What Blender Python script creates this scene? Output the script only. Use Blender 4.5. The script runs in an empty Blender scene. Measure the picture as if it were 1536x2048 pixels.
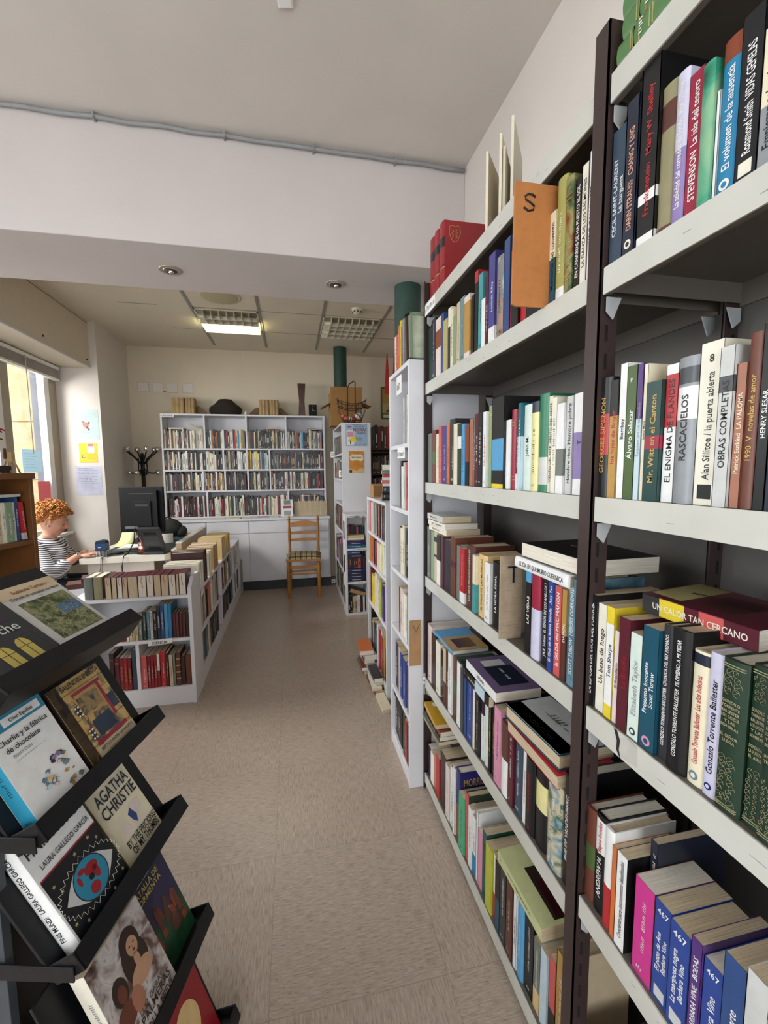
import bpy, math, random
from math import sin, cos, pi, radians
from mathutils import Vector, Matrix
random.seed(7)
SC = bpy.context.scene
COL = SC.collection

# ------------------------------------------------------------------ camera
F_PX = 864.4
YAW, PITCH, ROLL = 0.2091, -0.0978, -0.0080
cy, sy, cp, sp, cr, sr = cos(YAW), sin(YAW), cos(PITCH), sin(PITCH), cos(ROLL), sin(ROLL)
fwd = Vector((sy*cp, cy*cp, sp)); r0 = Vector((cy, -sy, 0)); u0 = r0.cross(fwd)
rgt = r0*cr + u0*sr; upv = -r0*sr + u0*cr
cam = bpy.data.objects.new('camera', bpy.data.cameras.new('camera')); COL.objects.link(cam)
cam.matrix_world = Matrix(((rgt.x, upv.x, -fwd.x, 0), (rgt.y, upv.y, -fwd.y, 0), (rgt.z, upv.z, -fwd.z, 1.45), (0, 0, 0, 1)))
cam.data.sensor_fit = 'VERTICAL'; cam.data.sensor_height = 36; cam.data.sensor_width = 27
cam.data.lens = F_PX*36/2048; cam.data.clip_start = .02
SC.camera = cam

# ------------------------------------------------------------------ world, lights, exposure
SC.view_settings.view_transform = 'Standard'; SC.view_settings.look = 'None'
SC.view_settings.exposure = 0.24; SC.view_settings.gamma = 1.0; SC.view_settings.use_curve_mapping = False
SC.cycles.use_denoising = True
SC.cycles.max_bounces = 8; SC.cycles.diffuse_bounces = 5; SC.cycles.transparent_max_bounces = 12
SC.cycles.sample_clamp_indirect = 8; SC.cycles.caustics_reflective = False; SC.cycles.caustics_refractive = False
w = bpy.data.worlds.new('overcast_sky'); SC.world = w; w.use_nodes = True
bg = w.node_tree.nodes['Background']; bg.inputs[0].default_value = (.86, .94, 1.0, 1); bg.inputs[1].default_value = 3.2

def area(name, loc, direction, sx, sy_, power, col, portal=False, spread=None):
    l = bpy.data.lights.new(name, 'AREA'); l.shape = 'RECTANGLE'; l.size = sx; l.size_y = sy_
    l.energy = power; l.color = col
    if portal: l.cycles.is_portal = True
    if spread: l.spread = spread
    o = bpy.data.objects.new(name, l); COL.objects.link(o); o.location = loc
    o.rotation_euler = Vector(direction).to_track_quat('-Z', 'Z').to_euler()
    return o
# daylight through the shop window of the left wall beside the camera, through the glazed
# street door behind the camera, and through the far window beside the desk
area('daylight_near_window', (-2.42, .45, 1.6), (1, 0, .10), 2.9, 1.7, 66, (.90, .95, 1))
area('daylight_street_door', (-.3, -2.62, 1.5), (0, 1, .06), 2.0, 2.3, 52, (.92, .96, 1))
area('window_portal', (-2.34, 3.9, 1.62), (1, 0, 0), 2.1, 1.7, 1, (1, 1, 1), portal=True)
area('window_daylight', (-2.75, 3.3, 2.6), (1, .15, -.35), 1.6, .9, 120, (1, .97, .92))
area('ceiling_lamp_light', (-.56, 4.83, 2.90), (0, 0, -1), .5, .2, 78, (1, .84, .60))
sun = bpy.data.lights.new('sun', 'SUN'); sun.energy = 2.6; sun.angle = .03; sun.color = (1, .9, .75)
so = bpy.data.objects.new('sun', sun); COL.objects.link(so); so.rotation_euler = Vector((-.5, .55, -.75)).to_track_quat('-Z', 'Z').to_euler()

# ------------------------------------------------------------------ materials
def lin(h):
    h = h.lstrip('#'); v = [int(h[i:i+2], 16)/255 for i in (0, 2, 4)]
    return tuple((c/12.92 if c <= .04045 else ((c+.055)/1.055)**2.4) for c in v)+(1,)
MATS = {}
def mat(name, hexc, rough=.6, metal=0, var=.10, scale=18, bump=0, coat=0, emit=0, spec=.5):
    if name in MATS: return MATS[name]
    m = bpy.data.materials.new(name); m.use_nodes = True; nt = m.node_tree; N = nt.nodes; b = N['Principled BSDF']
    c = lin(hexc); b.inputs['Roughness'].default_value = rough; b.inputs['Metallic'].default_value = metal
    b.inputs['Specular IOR Level'].default_value = spec
    if coat: b.inputs['Coat Weight'].default_value = coat; b.inputs['Coat Roughness'].default_value = .15
    tc = N.new('ShaderNodeTexCoord'); no = N.new('ShaderNodeTexNoise'); no.inputs['Scale'].default_value = scale; no.inputs['Detail'].default_value = 3
    nt.links.new(tc.outputs['Object'], no.inputs['Vector'])
    rp = N.new('ShaderNodeValToRGB'); rp.color_ramp.elements[0].position = .3; rp.color_ramp.elements[1].position = .7
    rp.color_ramp.elements[0].color = tuple(x*(1-var) for x in c[:3])+(1,); rp.color_ramp.elements[1].color = tuple(min(1, x*(1+var*.5)) for x in c[:3])+(1,)
    nt.links.new(no.outputs['Fac'], rp.inputs['Fac']); nt.links.new(rp.outputs['Color'], b.inputs['Base Color'])
    if bump:
        bp = N.new('ShaderNodeBump'); bp.inputs['Strength'].default_value = bump; bp.inputs['Distance'].default_value = .004
        nt.links.new(no.outputs['Fac'], bp.inputs['Height']); nt.links.new(bp.outputs['Normal'], b.inputs['Normal'])
    if emit:
        b.inputs['Emission Color'].default_value = c; b.inputs['Emission Strength'].default_value = emit
    MATS[name] = m; return m

PAL = {  # key: (hex, words)
 'slate':('#33475a','slate blue'),'navy':('#1c2438','navy'),'black':('#141416','black'),'inkblack':('#0d1016','black'),'olive':('#8d8560','olive'),
 'lilac':('#8d78b4','lilac'),'palelilac':('#c6c4dc','pale lilac'),'crimson':('#a01a38','crimson'),'jade':('#2f8f78','jade green'),'sage':('#7f9d76','sage green'),
 'deepgreen':('#22382a','dark green'),'white':('#e6e6e4','white'),'cerulean':('#1181b4','bright blue'),'rust':('#8a3a1c','rust brown'),'cream':('#e2d8b8','cream'),
 'grey':('#8a8f94','grey'),'teal':('#14697a','teal'),'ochre':('#b98a3c','ochre'),'moss':('#45602c','moss green'),'paleblue':('#bcd4e0','pale blue'),
 'purple':('#54307e','purple'),'pinegreen':('#12403c','pine green'),'red':('#c2222a','red'),'darkgrey':('#45494e','dark grey'),'ivory':('#e6e0cc','ivory'),
 'palegrey':('#c4c5c2','pale grey'),'terracotta':('#a96a50','terracotta'),'leather':('#6c3524','brown leather'),'yellow':('#e6c81e','yellow'),'palepink':('#e2cfc8','pale pink'),
 'maroon':('#5c1626','maroon'),'palemint':('#cfdfd4','pale mint'),'petrol':('#104e66','petrol blue'),'charcoal':('#2c2e34','charcoal'),'bottle':('#12331f','bottle green'),
 'orange':('#d8692a','orange'),'magenta':('#d42c8c','magenta'),'royal':('#27459a','royal blue'),'blue':('#2a4a86','blue'),'khaki':('#b6a868','khaki'),
 'beige':('#cbb692','beige'),'greyteal':('#6c8c8c','grey teal'),'turquoise':('#3f9aa0','turquoise'),'violet':('#44408e','violet'),'lime':('#a2a050','lime green'),
 'greygreen':('#6e756c','grey green'),'coral':('#d25450','coral red'),'skyblue':('#4a9cd0','sky blue'),'darkred':('#7c1a22','dark red'),'butter':('#e0d68e','butter yellow'),
 'emerald':('#1f7a54','emerald green'),'emeralddark':('#15564c','dark emerald'),'brown':('#5a2f26','brown'),'plum':('#3a2438','plum'),'sand':('#dcb878','sand yellow'),
 'steelblue':('#5f8296','steel blue'),'darkbrown':('#32201a','dark brown'),'pink':('#d88aa8','pink'),'aqua':('#3f6a88','sea blue'),'indigo':('#26246e','indigo'),
 'jadelight':('#3fae7c','light green'),'yellowgreen':('#b8bc2a','yellow green'),'tan':('#b98e52','tan'),'oxblood':('#43171a','oxblood'),'gold':('#c9a24a','gold'),
 'paperyellow':('#d9d490','pale yellow'),'skin2':('#b98a68','tan'),'yellowdull':('#c3ae4a','dull yellow'),'turqblue':('#1c86a8','bright blue'),'redvol':('#9c1620','red'),'plum2':('#6e5a80','mauve'),'brick':('#94382c','brick red'),'yellowdark':('#c9971c','golden yellow'),'limepale':('#c3c98c','pale green'),
 'leaf':('#4f7d45','leaf green'),'peach':('#e0a080','peach'),'none':('#222222','plain')}
def paint_mat(name, cols, scale):
    m = bpy.data.materials.new(name); m.use_nodes = True; nt = m.node_tree; N = nt.nodes; L = nt.links; b = N['Principled BSDF']; b.inputs['Roughness'].default_value = .35
    tc = N.new('ShaderNodeTexCoord'); no = N.new('ShaderNodeTexNoise'); no.inputs['Scale'].default_value = scale; no.inputs['Detail'].default_value = 6; no.inputs['Distortion'].default_value = .6
    L.new(tc.outputs['Object'], no.inputs['Vector']); rp = N.new('ShaderNodeValToRGB'); L.new(no.outputs['Fac'], rp.inputs[0]); L.new(rp.outputs[0], b.inputs['Base Color'])
    e = rp.color_ramp.elements; e[0].position = .32; e[0].color = lin(cols[0]); e[1].position = .68; e[1].color = lin(cols[-1])
    for i, c in enumerate(cols[1:-1]): q = e.new(.32+.36*(i+1)/(len(cols)-1)); q.color = lin(c)
    return m
PAINT = {'P:sea': (['#3f6a88', '#7d97a0', '#c9bfa0', '#2f5a50', '#88a6ae'], 22), 'P:jade': (['#1d4a3a', '#2f8f70', '#7fae8a', '#9aa860'], 9), 'P:wood': (['#232a20', '#54603a', '#8c8a58', '#7a4424', '#1c2418'], 26),
 'P:storm': (['#2e4c5c', '#6f95a6', '#4b7084', '#8fb0bc'], 12), 'P:brown': (['#2a1a12', '#6b452a', '#9a7a4c', '#3a2418'], 20), 'P:flesh': (['#3a2c2a', '#a88470', '#6f7c84', '#cdbfae'], 18)}
PAL.update({'P:sea': ('', 'sea blue'), 'P:jade': ('', 'green'), 'P:wood': ('', 'dark green'), 'P:storm': ('', 'steel blue'), 'P:brown': ('', 'brown'), 'P:flesh': ('', 'grey'), 'palegold': ('#a89c74', 'pale gold')})
def soft(h, k=.14):      # cloth and card inks are less vivid than screen colours
    v = [int(h[i:i+2], 16) for i in (1, 3, 5)]; g = .3*v[0]+.59*v[1]+.11*v[2]
    return '#'+''.join('%02x' % int(round(c+(g-c)*k)) for c in v)
def pm(k):
    if k in PAINT:
        if k not in MATS: MATS[k] = paint_mat('cover_art_'+k[2:], *PAINT[k])
        return MATS[k]
    return mat('cover_'+k, soft(PAL[k][0]), .38 if k not in('bottle', 'leather', 'gold') else .45, 0 if k != 'gold' else .3, .08, 40)
def pages(name, hexc, var):
    m = mat(name, hexc, .85, var=var, scale=1); nt = m.node_tree
    no = [n for n in nt.nodes if n.type == 'TEX_NOISE'][0]; tc = [n for n in nt.nodes if n.type == 'TEX_COORD'][0]
    mp = nt.nodes.new('ShaderNodeMapping'); mp.inputs['Scale'].default_value = (900, 12, 12)
    nt.links.new(tc.outputs['Object'], mp.inputs[0]); nt.links.new(mp.outputs[0], no.inputs['Vector']); return m
M_PAGE = pages('book_pages', '#c9b698', .30)
M_PAGEW = pages('book_pages_white', '#dcd4c4', .22)
M_WHITE = mat('white_paint', '#d9d8dc', .5, var=.05, scale=6, bump=.1)
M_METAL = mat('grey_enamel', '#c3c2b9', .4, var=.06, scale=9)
M_TRAY = mat('grey_tray_sheet', '#645d55', .5, var=.05, scale=5)  # shade under the shelves put into the colour, darker than the fascia enamel
M_METALD = mat('grey_back_sheet', '#55504b', .5, var=.05, scale=5)  # shade at the back of the shelves painted into the sheet colour
M_POST = mat('brown_enamel', '#3a2c2a', .4, var=.08, scale=8)
M_SLOT = mat('slot_black', '#0a0808', .9)
M_BLACK = mat('black_plastic', '#0a0a0c', .5, var=.1, spec=.22)
M_BLACKM = mat('black_metal', '#0d0e12', .42, var=.12, scale=12, spec=.35)
M_CHROME = mat('chrome', '#d8d8d8', .12, 1)
M_CARD = mat('cardboard', '#a8825a', .85, var=.12, scale=30)
M_PAPER = mat('paper_white', '#e8e6e2', .8, var=.03)
M_INK = mat('ink_black', '#18181c', .7)
M_GREENCOL = mat('green_column_paint', '#213f36', .5, var=.08)

# ------------------------------------------------------------------ mesh helpers
class MB:
    def __init__(s): s.v = []; s.f = []; s.m = []; s.mats = []; s.sm = []
    def mi(s, m):
        if m not in s.mats: s.mats.append(m)
        return s.mats.index(m)
    def add(s, vs, fs, m, M=None, smooth=False):
        n = len(s.v); i = s.mi(m)
        s.v += [tuple(M @ Vector(v)) if M is not None else tuple(v) for v in vs]
        s.f += [tuple(a+n for a in f) for f in fs]; s.m += [i]*len(fs); s.sm += [smooth]*len(fs)
    def box(s, x0, x1, y0, y1, z0, z1, m, M=None):
        if x1 < x0: x0, x1 = x1, x0
        if y1 < y0: y0, y1 = y1, y0
        if z1 < z0: z0, z1 = z1, z0
        s.add([(x0,y0,z0),(x1,y0,z0),(x1,y1,z0),(x0,y1,z0),(x0,y0,z1),(x1,y0,z1),(x1,y1,z1),(x0,y1,z1)],
              [(0,3,2,1),(4,5,6,7),(0,1,5,4),(1,2,6,5),(2,3,7,6),(3,0,4,7)], m, M)
    def quad(s, pts, m, M=None): s.add(pts, [tuple(range(len(pts)))], m, M)
    def prism(s, pts, z0, z1, m, M=None, smooth=False):
        n = len(pts); vs = [(p[0], p[1], z0) for p in pts]+[(p[0], p[1], z1) for p in pts]
        s.add(vs, [(i, (i+1) % n, n+(i+1) % n, n+i) for i in range(n)], m, M, smooth)
        s.add(vs, [tuple(reversed(range(n))), tuple(range(n, 2*n))], m, M)
    def lathe(s, prof, c, m, n=20, M=None, smooth=True, sq=(1, 1)):
        vs = []; fs = []
        for r, z in prof:
            for k in range(n):
                a = 2*pi*k/n; vs.append((c[0]+r*cos(a)*sq[0], c[1]+r*sin(a)*sq[1], c[2]+z))
        for i in range(len(prof)-1):
            for k in range(n):
                fs.append((i*n+k, i*n+(k+1) % n, (i+1)*n+(k+1) % n, (i+1)*n+k))
        s.add(vs, fs, m, M, smooth)
        s.add(vs, [tuple(reversed(range(n))), tuple(range((len(prof)-1)*n, len(prof)*n))], m, M)
    def tube(s, pts, r, m, n=8, M=None):
        pts = [Vector(p) for p in pts]; rs = r if isinstance(r, (list, tuple)) else [r]*len(pts)
        vs = []; fs = []; ref = Vector((0, 0, 1))
        for i, p in enumerate(pts):
            t = (pts[min(i+1, len(pts)-1)]-pts[max(i-1, 0)]).normalized()
            if abs(t.dot(ref)) > .95: ref = Vector((1, .2, 0))
            a = t.cross(ref).normalized(); b = t.cross(a)
            for k in range(n):
                q = 2*pi*k/n; vs.append(tuple(p+(a*cos(q)+b*sin(q))*rs[i]))
        for i in range(len(pts)-1):
            for k in range(n): fs.append((i*n+k, i*n+(k+1) % n, (i+1)*n+(k+1) % n, (i+1)*n+k))
        fs += [tuple(reversed(range(n))), tuple(range((len(pts)-1)*n, len(pts)*n))]
        s.add(vs, fs, m, M, True)
    def sphere(s, c, r, m, n=12, M=None, sc=(1, 1, 1)):
        vs = [(c[0], c[1], c[2]-r*sc[2])]; fs = []; k2 = n//2
        for i in range(1, k2):
            a = -pi/2+pi*i/k2
            for k in range(n): vs.append((c[0]+r*cos(a)*cos(2*pi*k/n)*sc[0], c[1]+r*cos(a)*sin(2*pi*k/n)*sc[1], c[2]+r*sin(a)*sc[2]))
        vs.append((c[0], c[1], c[2]+r*sc[2])); e = len(vs)-1
        for k in range(n): fs.append((0, 1+(k+1) % n, 1+k)); fs.append((e, e-n+k, e-n+(k+1) % n))
        for i in range(k2-2):
            for k in range(n): fs.append((1+i*n+k, 1+i*n+(k+1) % n, 1+(i+1)*n+(k+1) % n, 1+(i+1)*n+k))
        s.add(vs, fs, m, M, True)
    def text(s, txt, m, M, height=1, width=None, center=True, squeeze=True):
        """flat lettering in the XY plane of M, cap height `height`, squeezed to `width`"""
        vs, fs, W = text_geo(txt)
        if not vs: return
        k = height; kx = height
        if width and W*kx > width: kx = width/W
        if width and squeeze is False and W*kx < width: pass
        ox = -W*kx/2 if center else 0
        s.add([(x*kx+ox, y*k, 0) for x, y in vs], fs, m, M)
    def build(s, name, parent=None, bevel=0, M=None):
        me = bpy.data.meshes.new(name); me.from_pydata(s.v, [], s.f); me.update()
        for mm in s.mats: me.materials.append(mm)
        me.polygons.foreach_set('material_index', s.m); me.polygons.foreach_set('use_smooth', s.sm)
        o = bpy.data.objects.new(name, me); COL.objects.link(o)
        if M is not None: o.matrix_world = M
        if parent is not None: o.parent = parent
        if bevel:
            b = o.modifiers.new('bevel', 'BEVEL'); b.width = bevel; b.segments = 2; b.limit_method = 'ANGLE'; b.angle_limit = .6
            b.harden_normals = False
        return o
_TX = {}
def text_geo(t):
    if t in _TX: return _TX[t]
    cu = bpy.data.curves.new('lettering', 'FONT'); cu.body = t; cu.resolution_u = 2; cu.fill_mode = 'FRONT'; cu.offset = .012
    o = bpy.data.objects.new('lettering', cu); COL.objects.link(o)
    dg = bpy.context.evaluated_depsgraph_get(); me = bpy.data.meshes.new_from_object(o.evaluated_get(dg))
    vs = [(v.co.x/.69, v.co.y/.69) for v in me.vertices]; fs = [tuple(p.vertices) for p in me.polygons]
    W = max([v[0] for v in vs], default=0)
    bpy.data.objects.remove(o); bpy.data.curves.remove(cu); bpy.data.meshes.remove(me)
    _TX[t] = (vs, fs, W); return _TX[t]
def tag(o, label, cat, group=None, kind=None):
    if label: o['label'] = label
    if cat: o['category'] = cat
    if group: o['group'] = group
    if kind: o['kind'] = kind
    return o
def empty(name, M, label, cat, group=None):
    o = bpy.data.objects.new(name, None); COL.objects.link(o); o.empty_display_size = .05
    o.matrix_world = M if isinstance(M, Matrix) else Matrix.Translation(M)
    return tag(o, label, cat, group)
def frame(org, X, Y=None):
    """matrix with X axis along X, Y away from the viewer, Z up"""
    X = Vector(X).normalized(); Z = Vector((0, 0, 1)); Y = Z.cross(X)
    return Matrix(((X.x, Y.x, Z.x, org[0]), (X.y, Y.y, Z.y, org[1]), (X.z, Y.z, Z.z, org[2]), (0, 0, 0, 1)))
def T(x, y, z): return Matrix.Translation((x, y, z))
def Rx(a): return Matrix.Rotation(a, 4, 'X')
def Ry(a): return Matrix.Rotation(a, 4, 'Y')
def Rz(a): return Matrix.Rotation(a, 4, 'Z')
def struct(o): o['kind'] = 'structure'; return o
FACE = Rx(pi/2)      # text plane standing up, facing -Y (towards the viewer)
ORD = 'first second third fourth fifth sixth seventh eighth ninth tenth eleventh twelfth thirteenth fourteenth fifteenth sixteenth seventeenth eighteenth nineteenth twentieth'.split()
ORD += ['twenty-'+a for a in ORD[:9]]+['thirtieth']+['thirty-'+a for a in ORD[:9]]

# ------------------------------------------------------------------ books
def scribble(mb, m, M, length, h, rnd):
    """worn, unreadable lettering: a run of short strokes along X"""
    x = 0
    while x < length:
        if rnd.random() < .14: x += h*.6; continue
        wd = h*rnd.uniform(.12, .3); a = rnd.uniform(.55, 1)*h
        mb.add([(x, 0, 0), (x+wd, 0, 0), (x+wd, a, 0), (x, a, 0)], [(0, 1, 2, 3)], m, M)
        if rnd.random() < .5: mb.add([(x, a*.8, 0), (x+h*.4, a*.8, 0), (x+h*.4, a, 0), (x, a, 0)], [(0, 1, 2, 3)], m, M)
        x += h*.55
def spine_xy(t, d, rnd_, c):
    if rnd_:
        b = min(.006, .16*t); out = [(0, b)]
        out = [(t/2-t/2*cos(pi*k/6), b-b*sin(pi*k/6)) for k in range(7)]
        return out, b
    return [(0, 0), (t, 0)], 0
def make_book(M, t, d, h, col, title='', tcol='white', opt=None, label='', group=None, name='book', cover_art=None, detail=True):
    """standing book; X thickness, Y depth (spine at y=0, facing the viewer), Z height"""
    opt = opt or {}; rnd = random.Random(int(t*1e6)+int(h*1e5)+len(title))
    hard = opt.get('r', 0) or h > .235; c = .0022 if hard else .0008
    root = empty(name, M, label, 'book', group)
    cv = MB(); mc = pm(col); ms = pm(opt['side']) if 'side' in opt else mc
    out, b = spine_xy(t, d, opt.get('r', 0), c)
    bands = sorted(opt.get('b', [])); zs = [0.]; cols = []
    for z0, z1, cc in bands:
        if z0 > zs[-1]+1e-4: cols.append(mc); zs.append(z0)
        cols.append(pm(cc)); zs.append(z1)
    if zs[-1] < .999: cols.append(mc); zs.append(1.)
    # spine skin, split in bands
    for i, m in enumerate(cols):
        z0, z1 = zs[i]*h, zs[i+1]*h; n = len(out)
        vs = [(x, y, z0) for x, y in out]+[(x, y, z1) for x, y in out]
        cv.add(vs, [(k, k+1, n+k+1, n+k) for k in range(n-1)], m, None, bool(b))
    inn = [(t-c, b+c), (c, b+c)]
    cv.add([(x, y, 0) for x, y in out+inn], [tuple(reversed(range(len(out)+2)))], mc)
    cv.add([(x, y, h) for x, y in out+inn], [tuple(range(len(out)+2))], cols[-1])
    if 'side' in opt or not bands: 
        cv.box(0, c, b, d, 0, h, ms); cv.box(t-c, t, b, d, 0, h, ms)
    else:
        for i, m in enumerate(cols):
            z0, z1 = zs[i]*h, zs[i+1]*h
            cv.box(0, c, b, d, z0, z1, m); cv.box(t-c, t, b, d, z0, z1, m)
    e = -.0004
    if opt.get('gv'):
        for zz in (.030, .036, .068, .074): cv.box(t*.12, t*.88, -.0005, .003, zz, zz+.0012, pm('khaki'))
        scribble(cv, pm('white'), T(t*.14, -.0008, .048) @ FACE, t*.72, .009, rnd)
        if opt['gv'] == 2: cv.text('en', pm('white'), T(t*.80, -.0009, .20) @ FACE @ Rz(pi/2), height=t*.62, width=.09)
    if opt.get('r') and not title and not bands and h > .2:
        for zz in (.12, .16, .8, .84): cv.box(t*.06, t*.94, e-.0003, .002, zz*h, zz*h+.0012, pm('gold'))
    if opt.get('o'):   # gilt scroll work
        g = pm('palegold')
        for zz in (.03, .045, .95, .965): cv.box(t*.08, t*.92, e-.0002, .003, zz*h, zz*h+.0009, g)
        for zc in [.07+.035*k for k in range(9)]+[.80+.04*k for k in range(4)]:
            for sx in (.32, .68):
                sx += rnd.uniform(-.08, .08); r_ = t*rnd.uniform(.08, .15)
                cv.tube([(t*sx+r_*cos(a)*1.1, e-.0006, zc*h+r_*1.3*sin(a)) for a in [k*pi/5 for k in range(9)]], .00022, g, 4)
                cv.tube([(t*sx-r_, e-.0006, (zc-.012)*h), (t*sx, e-.0006, zc*h), (t*sx+r_*.9, e-.0006, (zc+.02)*h)], .0002, g, 4)
    if 'lg' in opt:
        cv.lathe([(t*.26, 0), (t*.26, .0003)], (0, 0, 0), pm(opt['lg']), 16, T(t/2, e, h*.07) @ FACE)
        cv.lathe([(t*.14, 0), (t*.14, .0003)], (0, 0, 0), pm(cols and col or col), 12, T(t/2, e-.0004, h*.07) @ FACE)
    if 'bx' in opt: cv.box(t*.2, t*.8, e-.0002, .001, h*.04, h*.04+t*.6, pm(opt['bx']))
    if 'num' in opt: cv.text(opt['num'], pm(tcol), T(t/2, e-.0003, h*.88) @ FACE, height=t*.3, width=t*.8)
    if 'ct' in opt: cv.text(opt['ct'][0], pm(opt['ct'][1]), Matrix(((0, 0, 1, t+.0004), (1, 0, 0, d*.5), (0, 1, 0, h*.80), (0, 0, 0, 1))), height=h*.10, width=d*.86)
    if title and title != '*':
        lines = title.split(' | ') if ' | ' in title else [title]
        if opt.get('o'):
            ws = ['GONZALO', 'TORRENTE', 'BALLESTER', 'LOS GOZOS', 'Y LAS', 'SOMBRAS', '']+title.split('/')
            for i, wd in enumerate(ws):
                cv.text(wd, pm(tcol), T(t/2, e-.0004, h*(.72-.032*i)) @ FACE, height=.0040, width=t*.7)
        elif len(lines) == 1 and '  ' in title and t > .03 and not b:
            a_, b_ = title.split('  ', 1)
            for i, l in enumerate((a_, b_)):
                cv.text(l.strip(), pm(tcol), T(t*(.42+.36*i), e, h*.5) @ FACE @ Rz(pi/2), height=t*.25, width=h*(.66 if 'bx' in opt else .82))
        else:
            tt = title.replace(' | ', '   ')
            busy = 'lg' in opt or 'bx' in opt or 'num' in opt; cap = min(t*.45, .0105); W = text_geo(tt)[2]; cap = max(min(cap, h*.86/max(W, .1)*1.35), .003); cap = min(cap, t*.55)
            cv.text(tt, pm(tcol), T(t/2+cap/2, e, h*(.49 if busy else .52)) @ FACE @ Rz(pi/2), height=cap, width=h*(.66 if busy else .82))
        if 't2' in opt:
            cv.text(opt['t2'][0], pm(opt['t2'][1]), T(t*.65, e-.0003, h*.78) @ FACE @ Rz(pi/2), height=t*.3, width=h*.3)
    elif title == '*' and detail:
        cap = min(t*.42, .008); L = h*rnd.uniform(.35, .6)
        scribble(cv, pm(tcol or 'white'), T(t/2+cap/2, e, h*rnd.uniform(.2, .35)) @ FACE @ Rz(pi/2), L, cap, rnd)
        if t > .02: scribble(cv, pm(tcol or 'white'), T(t*.25, e, h*.06) @ FACE, t*.4, t*.2, rnd)
    cv.build('cover', root)
    pg = MB(); ex = .003 if hard else .0004
    pg.box(c, t-c, b+c, d-ex-.0008, ex, h-ex, M_PAGEW if rnd.random() < .35 else M_PAGE)
    if opt.get('dye'): pg.box(c+.0006, t-c-.0006, b+c+.001, d-ex-.001, h-ex, h-ex+.0005, pm('maroon'))
    pg.build('page_block', root)
    return root
def words_of(col): return PAL[col][1]
def row_of_books(items, org_fn, X, depth, place, group, jitter=.006, land='from the dark post', start=0, stuff=False):
    """items: [(a, b, h, colour, title, tcol, opts)], a<b along the shelf; org_fn(a,b) gives the left corner as the viewer sees it"""
    for i, it in enumerate(items):
        a, b, h, col = it[:4]; title = it[4] if len(it) > 4 else ''; tcol = (it[5] if len(it) > 5 else 'white') or 'white'
        opt = it[6] if len(it) > 6 else {}
        rnd = random.Random(i*31+int(a*1000)); ins = rnd.uniform(0, jitter)+opt.get('ins', 0)
        t = b-a-.0007; hb = 'hardback' if opt.get('r') else 'book'
        let = f' with {words_of(tcol)} lettering' if title else ''
        lab = f'{words_of(col)} {hb}{let}, {ORD[i+start]} {land}, {place}'
        if len(lab.split()) > 16: lab = f'{words_of(col)} {hb}, {ORD[i+start]} {land}, {place}'
        M = frame(org_fn(a, b, ins), X)
        if stuff:
            d = min(depth, h*.68); STUFF.box(0, t, 0, d, 0, h, pm(col), M); STUFF.box(.001, t-.001, .002, d-.001, h, h+.0005, M_PAGE, M)
            for z0, z1, cc in opt.get('b', []): STUFF.box(.0004, t-.0004, -.0005, 0, z0*h, z1*h, pm(cc), M)
            if title: scribble(STUFF, pm(tcol), M @ T(t/2+t*.2, -.0007, h*.25) @ FACE @ Rz(pi/2), h*.45, t*.4, rnd)
            continue
        make_book(M, t, min(depth, h*.68), h, col, title, tcol, opt, lab, group)
STUFF = MB()

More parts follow.
